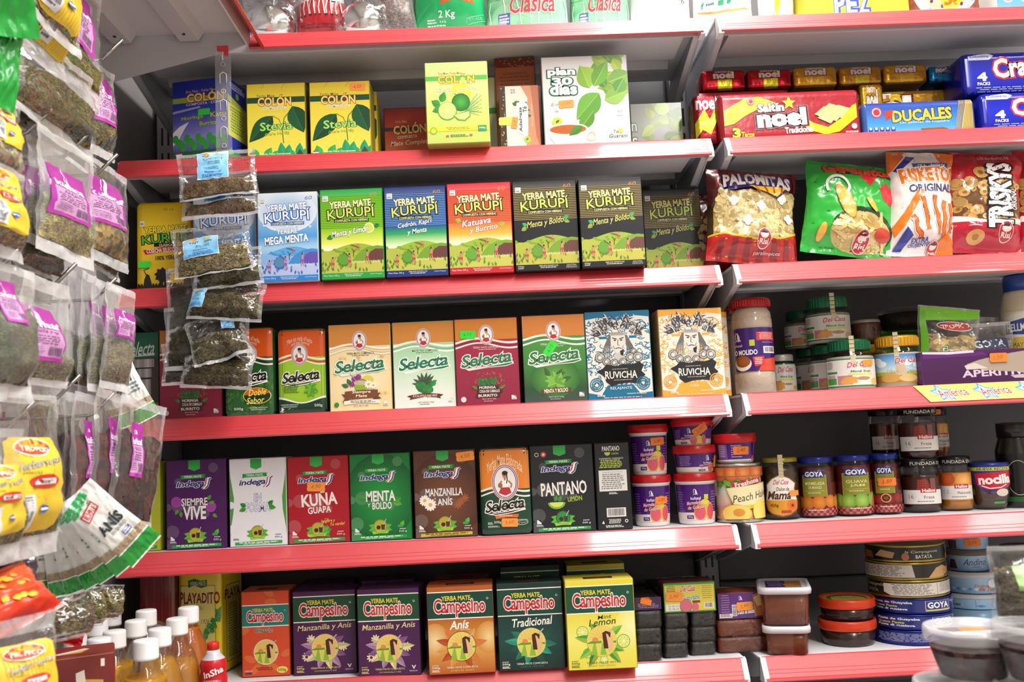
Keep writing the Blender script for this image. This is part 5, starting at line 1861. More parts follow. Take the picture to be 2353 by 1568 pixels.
def playadito(W, H):
 a = Art(W, H, '#e0c81c')
 a.grad(0, 0, 1, 1, [(0, '#d8bc1c'), (.4, '#e8d424'), (1, '#e4d020')])
 a.ell(.45, .02, .1, '#3a3424', .06)
 a.rect(.08, .2, .86, .95, '#3a3218')
 a.rect(.09, .205, .85, .945, '#e4d878')
 a.poly([(.26, .155), (.4, .14), (.55, .16), (.68, .15), (.68, .21), (.55, .225), (.4, .2), (.26, .22)], '#1f5a2c')
 a.text('YERBA MATE', .3, .165, .65, .205, '#e0e0b0', rot=2)
 a.text('PLAYADITO', .08, .265, .95, .36, '#7a1c18', bold=.025, taper=.25)
 a.small(.3, .385, .6, .42, 3, '#a8a04c')
 a.text('1926', .55, .5, .72, .54, '#8a8a3c', shear=.3)
 rr = random.Random(3)
 for i in range(26):
  t = i / 26
  a.leaf(.96 - .28 * t, .44 + .2 * t, .12, .08, rr.random() * 360, mixc('#1f7a34', '#3f9a4a', rr.random()), vein='#7ab870')
 return a
def playa_side(D, H):
 a = Art(D, H, '#cdb41c')
 a.rect(.15, .2, .9, .93, '#3a3218')
 a.rect(.17, .205, .88, .925, '#b8b04c')
 a.text('PLAYA', .1, .24, .9, .33, '#5a1c18', bold=.02)
 a.small(.25, .38, .8, .9, 22, '#6a6428', 2, .5)
 return a
carton('yerba_mate_pack', 'tall yellow soft pack with cream panel behind the juice bottles', 404, 512, 1314, 5, playadito, Y=0.06, D=0.085, side='#c8ac1c', seg=3, bev=0.010, mat='bagprint', group=G, sideart=playa_side, rz=-8, H=.180)
for xl, xr, yt, kind, Y, lab, sd in ((555, 666, 1358, 'classic', 0.035, 'orange red box with teal band, leftmost of the banded boxes', '#a83a20'), (673, 819, 1357, 'manz', 0.03, 'purple banded box standing beside the orange red one', '#2a0e30'),
         (821, 966, 1352, 'manz', -0.002, 'purple banded box nudged forward beside the amber one', '#2a0e30'), (982, 1136, 1346, 'anis', -0.014, 'amber banded box with autumn leaves', '#6a3010'),
         (1143, 1295, 1339, 'trad', -0.012, 'dark green banded box with green leaves', '#0c2420'), (1301, 1460, 1332, 'lemon', -0.030, 'yellow banded box with lemon slices', '#a89c24')):
 carton('yerba_mate_box', lab, xl, xr, yt, 5, campesino(kind), Y=Y, D=0.06, side=sd, group=G, topart=campesino_top(kind), rz=-3 if kind == 'manz' and xl > 800 else 0)
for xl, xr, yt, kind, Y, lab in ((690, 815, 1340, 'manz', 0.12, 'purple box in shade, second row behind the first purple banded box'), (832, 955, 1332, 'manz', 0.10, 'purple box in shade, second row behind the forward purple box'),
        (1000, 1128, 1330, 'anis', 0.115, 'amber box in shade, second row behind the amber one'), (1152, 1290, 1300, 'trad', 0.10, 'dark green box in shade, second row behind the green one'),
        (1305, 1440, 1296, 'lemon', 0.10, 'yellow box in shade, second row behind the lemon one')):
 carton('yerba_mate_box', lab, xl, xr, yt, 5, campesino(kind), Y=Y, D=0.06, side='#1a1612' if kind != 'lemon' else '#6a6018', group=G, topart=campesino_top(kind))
# ------------------------------------------------------------------ top shelf, left bay
def bag_at(name, label, xl, xr, yb, s, W, H, T, art, Y, rz=0, roll=0, lean=0, z=None, **k):
 P = at((xl + xr) / 2, yb, Y)
 if W is None:
  W = (at(xr, yb, Y).x - at(xl, yb, Y).x) * .99
 global BAGV
 BAGV = lambda py: 1 - (at((xl + xr) / 2, py, Y + T * .2).z - ZS[s]) / H
 return printed_bag(name, label, W, H, T, art, (P.x, Y + T / 2, ZS[s] if z is None else z), rz, roll, lean, lift=True, **k)
def horses(W, H):
 a = Art(W, H, '#c22834')
 V = BAGV
 y0, k_ = V(0), V(46) - V(0)
 for x in (.1, .42, .76):
  a.ell(x + .06, y0, .14, '#e4dcd8', .08)
  a.poly([(x + .14, y0), (x + .26, y0 - .1), (x + .34, y0 - .07), (x + .3, y0 - .03), (x + .2, y0 + .03)], '#e4dcd8')
  for k, dx in ((-.07, -.03), (-.02, .02), (.11, -.02), (.15, .05)):
   a.line([(x + k + .02, y0), (x + k + dx, y0 + .5 * k_), (x + k + dx + .02, y0 + .85 * k_)], .026, '#dcd4d0')
   a.line([(x + k + dx + .02, y0 + .82 * k_), (x + k + dx + .03, y0 + .9 * k_)], .03, '#2a2426')
 a.small(.1, V(58), .9, V(68), 2, '#7a1820', 3, .5)
 return a
bag_at('snack_bag', 'red bag with white horses between two shiny balls on top shelf', 674, 790, 70, 0, None, .24, .06, horses, .03, back='#b02430', group='bags on the top shelf')
def bag2kg(W, H):
 a = Art(W, H, '#17a860')
 a.grad(0, 0, 1, 1, [(0, '#12a058'), (.6, '#1cb86c'), (1, '#13a45c')])
 V = BAGV
 a.poly([(.4, V(4)), (.6, V(-4)), (.83, V(1)), (.86, V(14)), (.6, V(7)), (.38, V(17))], '#c8642c')
 a.text('SELECCION ESPECIAL', .44, V(-2), .8, V(7), '#f0d8b0', arch=.4)
 a.text('2 Kg', .36, V(27), .58, V(43), '#eef6ee', bold=.015)
 a.text('4.4 lb', .37, V(44), .46, V(48), '#dcecdc')
 a.small(.2, V(41), .33, V(50), 2, '#cfe8d8')
 a.small(.2, V(51), .5, V(55), 1, '#cfe8d8')
 a.line([(.74, V(50)), (.74, V(42)), (.98, V(30)), (.99, V(42)), (.76, V(52))], .008, '#7ad0a8')
 a.text('ALTA CALIDAD', .77, V(36), .96, V(43), '#8ad8b4', rot=6)
 return a
bag_at('yerba_mate_bag', 'bright green two kilo bag on the top shelf', 945, 1118, 58, 0, None, .30, .08, bag2kg, .02, back='#109050', group='bags on the top shelf')
def clasica(W, H):
 a = Art(W, H, '#a8dcb8')
 a.grad(0, 0, 1, 1, [(0, '#eef4ee'), (.55, '#c8e8d0'), (.75, '#8fd0a4'), (1, '#a4dcb8')])
 rr = random.Random(7)
 for i in range(9):
  x, y = rr.random(), .7 + .3 * rr.random()
  a.radial(x, y, .16, mixc('#5fb884', '#9adcb4', rr.random()), '#98d4ac', ky=.8)
 for i in range(7):
  x, y = .05 + .15 * i, .72 + .1 * rr.random()
  pts = [(x, y)]
  for k in range(7):
   x += (rr.random() - .45) * .07
   y += .035 + rr.random() * .02
   pts.append((x, y))
  a.line(pts, .014, '#e4f4e8')
 V = BAGV
 a.text('Clásica', .28, V(-3), .84, V(29), '#d04a58', out=('#f4dcd8', .035), bold=.01, shear=.2, rot=2)
 a.rect(.14, V(30), .28, V(49), '#4a58b4')
 a.rect(.14, V(41), .24, V(50), '#a8aedc')
 a.small(.15, V(32), .27, V(48), 3, '#e4e4f4')
 return a
bag_at('yerba_mate_bag', 'pale green bag with red script lettering beside the two kilo bag', 1118, 1312, 48, 0, None, .30, .08, clasica, .02, back='#9ad0b0', group='bags on the top shelf', seed=2)
bag_at('yerba_mate_bag', 'pale green bag with red script lettering beside the white bags', 1314, 1456, 44, 0, None, .285, .08, clasica, .035, back='#9ad0b0', group='bags on the top shelf', seed=3)
def white_bag(W, H):
 a = Art(W, H, '#f0efec')
 V = BAGV
 a.text('5 Kg', .58, V(-8), .88, V(8), '#4a7a64')
 a.poly([(.45, V(-4)), (.49, V(-4)), (.48, V(6)), (.45, V(5))], '#e88a3c')
 return a
bag_at('flour_bag', 'plain white five kilo bag over the end of the left bay', 1458, 1600, 42, 0, None, .29, .09, white_bag, .02, back='#e6e4e0', group='bags on the top shelf', seed=4)
# two steel balls, shrink-wrapped in clear film
for i, (px, w_, lab) in enumerate(((628, 104, 'shiny steel ball gourd in clear film at left end of top shelf'), (834, 104, 'shiny steel ball gourd in clear film right of the horse bag'))):
 Yc = .055
 P = at(px, 60, Yc)
 r = w_ / 2 / FPX * 1.68
 t = thing('mate_gourd', lab, 'gourd', (P.x, Yc, ZS[0]), group='steel gourds on the top shelf')
 mb = MB()
 prof = [(r * .45, 0.001), (r * .5, 0.004)]
 for k in range(1, 15):
  an = -1.1 + k * .185
  prof.append((r * math.cos(an), r * .9 + r * math.sin(an)))
 prof.append((r * .45, r * 1.98))
 mb.lathe(prof, '#d8d6d6', n=36)
 mb.build('steel_ball', 'steel', t)
 mb = MB()
 p = Pouch(r * 2.7, r * 3.4, r * 2.25, .3, .02, .4, .004, i + 3, .03)
 p.mesh(mb, '#ffffff', 0, 18, 24)
 mb.build('clear_film', 'wrap', t)
# clear bag of herbs leaning by the green bag
P = at(925, 60, .05)
clear_pouch('herb_pouch', 'clear pouch with white sealed edge leaning by the green two kilo bag', .075, .17, .04, (P.x - .01, .05, ZS[0]), roll=6, herb='#8a7468', fill=.45, film='frost', seed=31, group='clear herb pouches')
# ------------------------------------------------------------------ jars and tubs
def view_a(x, Yc):
 return math.degrees(math.atan2(CAM.x - x, Yc - CAM.y))
def jar(name, label, xl, xr, ylt, ylb, ymid, Yc, zb, body, lid, art=None, lab=(-60, 60, .15, .75), kind='glass', fill=None, shoulder=.14, lidk=.94, cat='jar', group=None, foot=.93, stickers=(), collar=None, flute=0, waist=None,
  jam='jam', top=None, fillk=.9):
 """round jar: silhouette between pixel columns xl and xr at row ymid; lid between rows ylt and ylb; lab = angles left, right and heights bottom, top"""
 cx, R = span(xl, xr, ymid, Yc)
 zt = zpx((xl + xr) / 2, ylt, Yc - R * .6) - zb
 zl = zpx((xl + xr) / 2, ylb, Yc - R * .9) - zb
 t = thing(name, label, cat, (cx, Yc, zb), group=group)
 va = view_a(cx, Yc)
 hb = zl + .002
 if waist:
  prof = [(R * a, hb * b) for a, b in waist]
 else:
  prof = [(R * foot * .9, 0.0), (R * foot, .002), (R, .012), (R, hb * (1 - shoulder) - .004), (R * .985, hb * (1 - shoulder * .6)), (R * lidk * .96, hb * .985), (R * lidk * .94, hb)]
 mb = MB()
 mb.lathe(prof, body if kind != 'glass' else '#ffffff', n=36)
 mb.build('jar_body', 'glass' if kind == 'glass' else kind, t)
 if kind == 'glass':
  mb = MB()
  mb.lathe([(r * .96, max(z, .003)) for r, z in prof if z < hb * fillk] + [(prof[-2][0] * .9 if fillk > .95 else R * .94, hb * fillk)], body, n=36)
  mb.build('contents', jam, t)
 mb = MB()
 rl = R * lidk
 lp = [(rl, zl), (rl * 1.015, zl + .001), (rl * 1.015, zt - .004), (rl * .99, zt - .001), (rl * .93, zt), (rl * .9, zt - .0012), (rl * .2, zt - .0012)]
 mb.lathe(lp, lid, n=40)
 if flute:
  for i in range(flute):
   a = 2 * math.pi * i / flute
   mb.box(-.0008, -.0008, zl + .002, .0008, .0008, zt - .004, lid)
   for v in mb.v[-8:]:
    v.x += rl * 1.018 * math.cos(a)
    v.y += rl * 1.018 * math.sin(a)
 if top:
  top(mb, rl, zt)
 mb.build('lid', 'plastic' if kind != 'glass' else 'tin_paint', t)
 if art:
  a0, a1, h0, h1 = lab
  z0, z1 = hb * h0, hb * h1
  ar = art(R * math.radians(a1 - a0), z1 - z0)
  def Rf(z):
   for (r0, q0), (r1, q1) in zip(prof, prof[1:]):
    if q0 <= z <= q1 and q1 > q0:
     return r0 + (r1 - r0) * (z - q0) / (q1 - q0)
   return R
  mb = MB()
  cyl_label(mb, ar, R, z0, z1, va + a0, va + a1, 24, Rf=Rf)
  lb = mb.build('paper_label', 'gloss', t)
 if collar:
  mb = MB()
  a = math.radians(va + collar)
  for k in range(7):
   z = zl - .022 + (zt - zl + .024) * k / 6
   r = R * .99 if z < zl - .01 else rl * 1.03
   mb.box(-.004, -.001, z - .003, .004, .001, z + .003, '#cfc39a')
   for v in mb.v[-8:]:
    x, y = v.x, v.y - r
    v.x, v.y = x * math.cos(a) - y * math.sin(a), x * math.sin(a) + y * math.cos(a)
  mb.build('seal_strip', 'sticker', t)
 for an, hz, wd, rot, c, txt in stickers:
  aa = va + an
  def fn(dx, dy, k):
   a = math.radians(aa) + dx / R
   z = hb * hz + dy
   r = R + .0032 + k
   return Vector((r * math.sin(a), -r * math.cos(a), z))
  sticker(lb if art else t, None, fn, wd, c, txt, rot)
 return t
col_mat('tin_paint', 0.25, metal=0.3)
def tub(name, label, xl, xr, ylt, ylb, ymid, Yc, zb, art, lab=(-75, 75, .1, .86), stickers=(), group=None, lidc='#c0141c', cat='tub', body='#ece8e4', kb=.86):
 """plastic tub narrowing to its foot, with an overhanging lid"""
 cx, R = span(xl, xr, ymid, Yc)
 zt = zpx((xl + xr) / 2, ylt, Yc - R * .5) - zb
 zl = zpx((xl + xr) / 2, ylb, Yc - R) - zb
 t = thing(name, label, cat, (cx, Yc, zb), group=group)
 va = view_a(cx, Yc)
 hb = zl + .003
 def Rf(z):
  return R * (kb + (.97 - kb) * min(1, z / hb))
 mb = MB()
 mb.lathe([(Rf(0) * .94, 0), (Rf(0), .003), (Rf(hb * .9), hb * .9), (R * 1.0, hb * .91), (R * 1.0, hb)], body, n=36)
 mb.build('tub_body', 'plastic', t)
 mb = MB()
 mb.lathe([(R * 1.02, zl - .002), (R * 1.055, zl), (R * 1.06, zl + (zt - zl) * .55), (R * 1.03, zl + (zt - zl) * .7), (R * 1.03, zt - .001), (R * 1.0, zt), (R * .95, zt - .002), (R * .2, zt - .002)], lidc, n=40)
 mb.build('lid', 'plastic', t)
 a0, a1, h0, h1 = lab
 ar = art(R * math.radians(a1 - a0), hb * (h1 - h0))
 mb = MB()
 cyl_label(mb, ar, R, hb * h0, hb * h1, va + a0, va + a1, 24, Rf=Rf)
 lb = mb.build('paper_label', 'gloss', t)
 for an, hz, wd, rot, c, txt in stickers:
  aa = va + an
  def fn(dx, dy, k):
   a = math.radians(aa) + dx / R
   z = hb * hz + dy
   r = Rf(z) + .0032 + k
   return Vector((r * math.sin(a), -r * math.cos(a), z))
  sticker(lb, None, fn, wd, c, txt, rot)
 return t
def guava(kind):
 def art(W, H):
  a = Art(W, H, '#4a1a78')
  a.grad(0, 0, 1, 1, [(0, '#43156c'), (1, '#55208a')])
  if kind == 'back':
   a.rect(.12, .05, .34, .85, '#8a62a8')
   a.small(.14, .1, .32, .8, 7, '#d8c8e4', 2, .4)
   a.small(.42, .1, .66, .85, 6, '#cdb8dc', 3, .4)
   a.rect(0, .9, 1, 1, '#ece4e0')
   a.ell(.93, .85, .05, '#d0506a')
   return a
  cx = {'front': .5, 'left': .44, 'right': .78}[kind]
  sh = kind in ('left', 'right')
  logo_woman(a, cx, .2 if not sh else .25, .055 if not sh else .05, '#ece6f0')
  a.text('kuñataî', cx - .1, .345 if not sh else .47, cx + .1, .425 if not sh else .56, '#f0eaf4', bold=.015)
  if kind == 'right':
   a.small(.18, .12, .45, .7, 7, '#b8a0cc', 3, .35)
  else:
   a.small(.06, .2, .26, .8, 9, '#8a68b0', 3, .4)
   a.small(.82, .2, .98, .8, 8, '#8a68b0', 5, .4)
  y = .46 if not sh else .58
  a.rect(0, .79 if not sh else .74, 1, 1, '#e6dcd4')
  k = .62 if not sh else .8
  a.ell(cx + .18, k, .13 if not sh else .09, '#e0c83c', n=18)
  a.ell(cx + .3, k + .04, .06, '#4f8a34', .1, 12)
  a.ell(cx + .08, .80, .13 if not sh else .08, '#e0a83c', .16 if not sh else .09, 20)
  a.ell(cx + .075, .79, .11 if not sh else .07, '#d8566c', .135 if not sh else .075, 20)
  a.ell(cx + .29, .79, .10 if not sh else .06, '#e0a83c', .17 if not sh else .09, 20)
  a.ell(cx + .3, .78, .08 if not sh else .05, '#d44a62', .14 if not sh else .075, 20)
  a.text('Mermelada', cx - .18, y, cx + .1, y + .1 if not sh else y + .08, '#f0b8c4', out=('#8a2a5a', .05), shear=.2, bold=.02, rot=6)
  a.text('de Guayaba', cx - .17, y + .12, cx + .2, y + .25 if not sh else y + .18, '#f2c8a8', out=('#8a2a4a', .05), shear=.2, bold=.02, rot=6)
  a.rect(cx - .2, .87, cx - .06, .97, '#4a1a78')
  a.text('450g', cx - .18, .89, cx - .08, .95, '#f0eaf4')
  a.rect(cx + .16, .28, cx + .25, .42, '#c8cc3c')
  return a
 return art
Y4 = .075
TB = 'red lidded purple jam tubs'
t1 = tub('jam_tub', 'large purple jam tub with red lid, bottom left of its stack', 1453, 1542, 1092, 1108, 1150, Y4, ZS[4], guava('front'), stickers=[(30, .56, .023, 0, ORB, '4,80')], group=TB)
z2 = zpx(1496, 1094, Y4 - .03)
tub('jam_tub', 'large purple jam tub with red lid, standing on the bottom left tub', 1447, 1535, 976, 992, 1040, Y4, z2, guava('front'), stickers=[(28, .74, .025, 2, ORB, '3,80')], group=TB)
tub('jam_tub', 'large purple jam tub with red lid at foot of the stack of three', 1552, 1646, 1087, 1104, 1150, Y4, ZS[4], guava('front'), group=TB)
z2 = zpx(1598, 1090, Y4 - .03)
tub('jam_tub', 'small purple tub in the middle of the stack of three', 1548, 1643, 1023, 1040, 1063, Y4, z2, guava('right'), stickers=[(72, .5, .02, 80, ORB, '')], group=TB)
z3 = zpx(1593, 1026, Y4 - .03)
tub('jam_tub', 'small purple tub with tilted orange sticker on top of the stack of three', 1545, 1637, 961, 976, 1000, Y4, z3, guava('left'), stickers=[(22, .7, .027, 32, ORB, '2,50')], group=TB)
def peaches(W, H):
 a = Art(W, H, '#e4a08c')
 a.grad(0, .18, 1, 1, [(0, '#a8c878'), (.35, '#e8e4c8'), (.7, '#e8b4a0'), (1, '#dc9a88')])
 rr = random.Random(3)
 for i in range(40):
  a.leaf(.2 + rr.random() * .6, .2 + rr.random() * .2, .08, .06, rr.random() * 360, mixc('#4f9a2c', '#a8d04a', rr.random()))
 a.rect(0, 0, 1, .18, '#b8562c')
 for x in (.3, .46, .6, .78):
  a.radial(x, .11, .1, '#e8944a', '#c0502c', ky=1)
 a.rect(0, .165, 1, .185, '#8a6a4a')
 a.poly([(.38, .40), (.98, .30), (.98, .72), (.48, .78)], '#e8d88a')
 a.poly([(.395, .41), (.98, .315), (.98, .70), (.49, .765)], '#ece0b0')
 a.poly([(.44, .31), (.82, .215), (.84, .30), (.46, .385)], '#c4283c')
 a.text('Freshona', .49, .255, .8, .34, '#f8ecec', bold=.025, rot=12)
 a.text('Peach Halves', .46, .48, 1.02, .62, '#3a342c', shear=.25, rot=9)
 a.poly([(.58, .74), (.98, .68), (.98, .75), (.6, .81)], '#e8c83c')
 a.text('in Light Syrup', .66, .715, .95, .765, '#8a6a2c', shear=.2, rot=8)
 a.ell(.48, .91, .2, '#d8903c', .13)
 a.ell(.49, .89, .18, '#f0d06a', .11)
 a.ell(.52, .87, .07, '#d8943c', .05)
 a.ell(.82, .87, .13, '#f0d86a', .15)
 a.rect(.06, .2, .24, .55, '#c89a9a')
 a.small(.08, .22, .22, .5, 10, '#7a5a5a', 3, .4)
 a.bars(.08, .76, .24, .94, n=18, vert=False)
 return a
# tin of peach halves with a small tub on it
cx, R = span(1644, 1749, 1130, Y4)
zt = zpx(1696, 1066, Y4 - R) - ZS[4]
t = thing('food_can', 'tin with peach label under a small purple tub', 'can', (cx, Y4, ZS[4]))
mb = MB()
mb.lathe([(R * .97, 0), (R, .001), (R, .003), (R * .975, .005), (R * .975, zt - .005), (R, zt - .003), (R, zt - .0005), (R * .96, zt), (R * .94, zt - .003), (R * .1, zt - .003)], '#c8c4b8', n=40)
mb.build('can_body', 'tin', t)
mb = MB()
va = view_a(cx, Y4)
cyl_label(mb, peaches(R * math.radians(190), zt - .012), R * .98, .006, zt - .006, va - 100, va + 90, 30)
mb.build('paper_label', 'gloss', t)
z2 = ZS[4] + zt
tub('jam_tub', 'small purple tub with red lid standing on the peach tin', 1642, 1735, 997, 1016, 1040, Y4, z2, guava('back'), stickers=[(18, .55, .027, -2, ORB, '2,40')], group=TB)
def mama(W, H):
 a = Art(W, H)
 a.poly([(.12, .3), (.3, .16), (.5, .08), (.72, .16), (.9, .28), (.86, .4), (.94, .7), (.9, .85), (.7, .97), (.5, 1), (.25, .95), (.12, .86), (.06, .7), (.12, .42)], '#9a5a1c')
 a.poly([(.15, .31), (.31, .18), (.5, .105), (.71, .18), (.87, .29), (.83, .4), (.90, .64), (.1, .64), (.15, .42)], '#f2eee8')
 a.poly([(.1, .64), (.90, .64), (.9, .7), (.87, .84), (.69, .945), (.5, .975), (.27, .93), (.14, .85), (.09, .7)], '#d8982c')
 a.text('Del Casa', .34, .2, .7, .30, '#c8303c', bold=.01, shear=.3, out=('#f6e4e4', .03))
 a.text('Dulce de', .4, .36, .7, .44, '#5a2c20', bold=.01, shear=.2)
 a.text('Mamá', .18, .45, .74, .62, '#4a2a20', out=('#e8d4c8', .03), bold=.03, shear=.25)
 a.ell(.76, .76, .14, '#e07820', .15)
 a.ell(.76, .76, .08, '#d8622c', .09)
 a.star(.76, .76, .05, '#2a1a10')
 a.rect(.48, .86, .72, .92, '#b83a34')
 a.text('420g', .22, .72, .42, .80, '#6a4414', bold=.02)
 return a
jar('preserve_jar', 'dark honey jar with gold lid and shield shaped cream label', 1752, 1837, 1052, 1063, 1130, .085, ZS[4], '#3a2410', '#9a8a2c', mama, (-62, 62, .05, .84), collar=4, stickers=[(38, .45, .017, 0, ORA, '')], group='preserve jars')
def goya(kind):
 def art(W, H):
  a = Art(W, H)
  rr = random.Random(4)
  a.rect(.0, .30, 1, 1, '#5a1e1c')
  a.rect(.20, .14, .66, .60, '#8a8a24')
  a.line([(.2, .6), (.2, .14), (.66, .14), (.66, .6)], .008, '#c8c47a')
  a.rect(.24, .04, .62, .19, '#1c2a8c')
  a.text('GOYA', .27, .065, .6, .165, '#f2f0ea', bold=.035)
  a.text({'mango': 'MERMELADA', 'guava': 'GUAVA', 'passion': 'PASSION FRUIT'}[kind], .26, .28, .62, .345, '#ded8a0', bold=.015)
  a.text({'mango': 'DE MANGO', 'guava': 'JAM', 'passion': 'JAM'}[kind], .32, .37, .56, .43, '#ded8a0', bold=.015)
  a.rect(.24, .47, .62, .476, '#c8c47a')
  a.small(.3, .5, .58, .54, 1, '#c8c090')
  fr = {'mango': ('#c8641c', '#d8922c'), 'guava': ('#6a9a2c', '#a8cc5a'), 'passion': ('#7a1c18', '#a82c20')}[kind]
  for x, y, q in ((.1, .72, .12), (.28, .73, .13), (.5, .72, .13), (.72, .70, .12), (.9, .72, .12)):
   a.radial(x, y, q, fr[1], fr[0])
  if kind == 'passion':
   a.ell(.43, .70, .12, '#d8b080', .11)
   a.ell(.43, .70, .1, '#8a4a1c', .09)
   for i in range(16):
    a.ell(.43 + .07 * math.cos(i * 2.4), .70 + .05 * math.sin(i * 2.4), .014, '#2c1408', n=6)
  if kind == 'guava':
   a.ell(.78, .76, .08, '#d86a6a', .1)
  a.rect(0, .84, 1, 1, '#9a2c34')
  for i in range(18):
   for j in range(3):
    if (i + j) % 2:
     a.rect(i / 18, .84 + j * .053, (i + 1) / 18, .84 + (j + 1) * .053, '#c06a64')
  a.small(.3, .87, .66, .9, 1, '#f0dcd4', 3)
  return a
 return art
GJ = 'preserve jars'
jar('preserve_jar', 'blue lidded jam jar with orange mangoes beside the gold lidded one', 1838, 1919, 1050, 1065, 1140, .085, ZS[4], '#5a1e14', '#1c2c84', goya('mango'), (-80, 88, .04, .88), shoulder=.16, group=GJ)
jar('preserve_jar', 'blue lidded jam jar with green guavas in the middle of three', 1921, 2003, 1046, 1060, 1140, .085, ZS[4], '#6a1e18', '#1c2c84', goya('guava'), (-70, 120, .04, .88), shoulder=.16, group=GJ, stickers=[(-80, .42, .02, 0, ORB, '')])
jar('preserve_jar', 'blue lidded jam jar with cut passion fruit and orange sticker', 2003, 2068, 1042, 1056, 1130, .085, ZS[4], '#5a1414', '#1c2c84', goya('passion'), (-70, 90, .04, .88), shoulder=.16, group=GJ, stickers=[(8, .58, .027, 0, ORB, '3,50')])
def helios(kind):
 def art(W, H):
  a = Art(W, H, '#3a1a16' if kind == 'fresa' else '#c8862c')
  if kind == 'fresa':
   a.poly([(.36, .5), (.4, .1), (.6, .05), (.68, .3), (.66, .5)], '#8a2a22')
   for i in range(20):
    a.ell(.42 + (i % 5) * .05, .14 + (i // 5) * .09, .008, '#c86a4a', n=6)
   a.rect(.68, .05, .82, .5, '#7a4a44')
  else:
   a.radial(.25, .2, .22, '#d8642c', '#b84a1c')
   a.radial(.72, .28, .24, '#f0c06a', '#dc8a3c')
  a.rect(0, .46, 1, .96, '#e2deda')
  a.text('16' if kind == 'fresa' else '1,5', .17, .62, .29, .77, '#6a6664')
  a.ring(.23, .70, .1, .006, '#b8b4b0', n=18)
  a.rect(.45, .40, .83, .56, '#b82438')
  a.text('Helios', .49, .425, .79, .535, '#f4ece8', bold=.03, rot=1)
  a.text('Fresa' if kind == 'fresa' else 'Melocotón', .52, .66, .76 if kind == 'fresa' else .9, .77, '#5a5654', rot=1)
  a.small(.36, .85, .82, .9, 1, '#8a8682')
  return a
 return art
def helios_lid(off):
 def top(mb, rl, zt):
  a = Art(2, .3)
  a.text('FUNDADA EN 1900', .03, .2, .43, .8, '#d8d4cc', bold=.01)
  a.text('FUNDADA EN 1900', .53, .2, .93, .8, '#d8d4cc', bold=.01)
  def fn(x, y, n):
   t = math.radians(off + 360 * x)
   return Vector((rl * 1.02 * math.sin(t), -rl * 1.02 * math.cos(t), zt - .004 - .009 * y)) + Vector((math.sin(t), -math.cos(t), 0)) * n * EPB
  a.put(mb, fn, 60, 0)
 return top
HJ = 'squat jam jars with black lids'
jb = jar('preserve_jar', 'dark strawberry jam jar with black lid, bottom of the pair', 2074, 2160, 1053, 1072, 1140, .09, ZS[4], '#32100e', '#1c1a1a', helios('fresa'), (-56, 66, .16, .75), shoulder=.2, lidk=.97, group=HJ, top=helios_lid(-60), jam='gloss', fillk=.8)
z2 = zpx(2115, 1056, .06)
jar('preserve_jar', 'dark strawberry jam jar standing on the other strawberry jar', 2066, 2153, 935, 953, 1010, .09, z2, '#32100e', '#171515', helios('fresa'), (-56, 66, .16, .78), shoulder=.2, lidk=.97, group=HJ, top=helios_lid(-70), jam='gloss', fillk=.8)
jar('preserve_jar', 'amber peach jam jar with black lid next to the strawberry pair', 2160, 2233, 1049, 1067, 1130, .09, ZS[4], '#b8761c', '#1c1a1a', helios('melo'), (-60, 66, .22, .78), shoulder=.2, lidk=.97, group=HJ, top=helios_lid(-75), jam='gloss', fillk=.8)
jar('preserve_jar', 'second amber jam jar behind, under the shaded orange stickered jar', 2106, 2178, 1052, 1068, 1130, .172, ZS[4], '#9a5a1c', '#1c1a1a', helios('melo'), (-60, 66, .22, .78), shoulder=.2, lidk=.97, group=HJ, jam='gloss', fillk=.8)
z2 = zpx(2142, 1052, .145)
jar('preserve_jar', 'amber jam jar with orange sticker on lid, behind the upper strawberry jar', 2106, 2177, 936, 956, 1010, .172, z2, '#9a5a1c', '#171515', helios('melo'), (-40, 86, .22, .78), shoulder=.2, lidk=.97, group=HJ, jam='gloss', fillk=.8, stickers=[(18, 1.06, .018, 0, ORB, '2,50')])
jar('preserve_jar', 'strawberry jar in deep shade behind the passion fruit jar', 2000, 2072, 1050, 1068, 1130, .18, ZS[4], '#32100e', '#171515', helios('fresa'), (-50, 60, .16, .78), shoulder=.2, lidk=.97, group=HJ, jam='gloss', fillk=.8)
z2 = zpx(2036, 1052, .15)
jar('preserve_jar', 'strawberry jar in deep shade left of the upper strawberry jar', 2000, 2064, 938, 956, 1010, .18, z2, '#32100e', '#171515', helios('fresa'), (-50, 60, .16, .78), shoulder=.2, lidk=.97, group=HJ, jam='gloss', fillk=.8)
def nocilla(W, H):
 a = Art(W, H)
 a.rect(0, 0, 1, .09, '#c8cc3c')
 a.text('NUEVA RECETA', .3, .015, .9, .075, '#2c3a84', bold=.02)
 a.poly([(.0, .09), (1, .09), (1, .2), (.9, .5), (.75, .6), (.4, .6), (.25, .45), (.0, .3)], '#24307c')
 a.poly([(.24, .16), (.95, .09), (.98, .45), (.75, .55), (.45, .56), (.28, .45)], '#c01c30')
 a.text('nocilla', .32, .2, .93, .41, '#f6eeee', bold=.045, rot=2)
 a.line([(.36, .46), (.5, .53), (.7, .51), (.82, .44)], .018, '#f6eeee')
 a.ell(.74, .64, .13, '#d8ccbc', .07)
 a.ell(.5, .74, .12, '#4a3020', .05)
 a.leaf(.12, .72, .16, .1, 60, '#5a8a2c')
 a.rect(.56, .86, .8, .92, '#3f9a44')
 return a
jar('spread_glass', 'glass of hazelnut spread with red and blue label', 2230, 2317, 1063, 1074, 1110, .085, ZS[4], '#4a3426', '#2c3a8c', nocilla, (-80, 80, .06, .97), cat='glass', jam='gloss', lidk=.98,
 waist=[(.62, 0), (.7, .02), (.82, .12), (.94, .35), (.985, .6), (.99, .9), (.98, 1.0)])
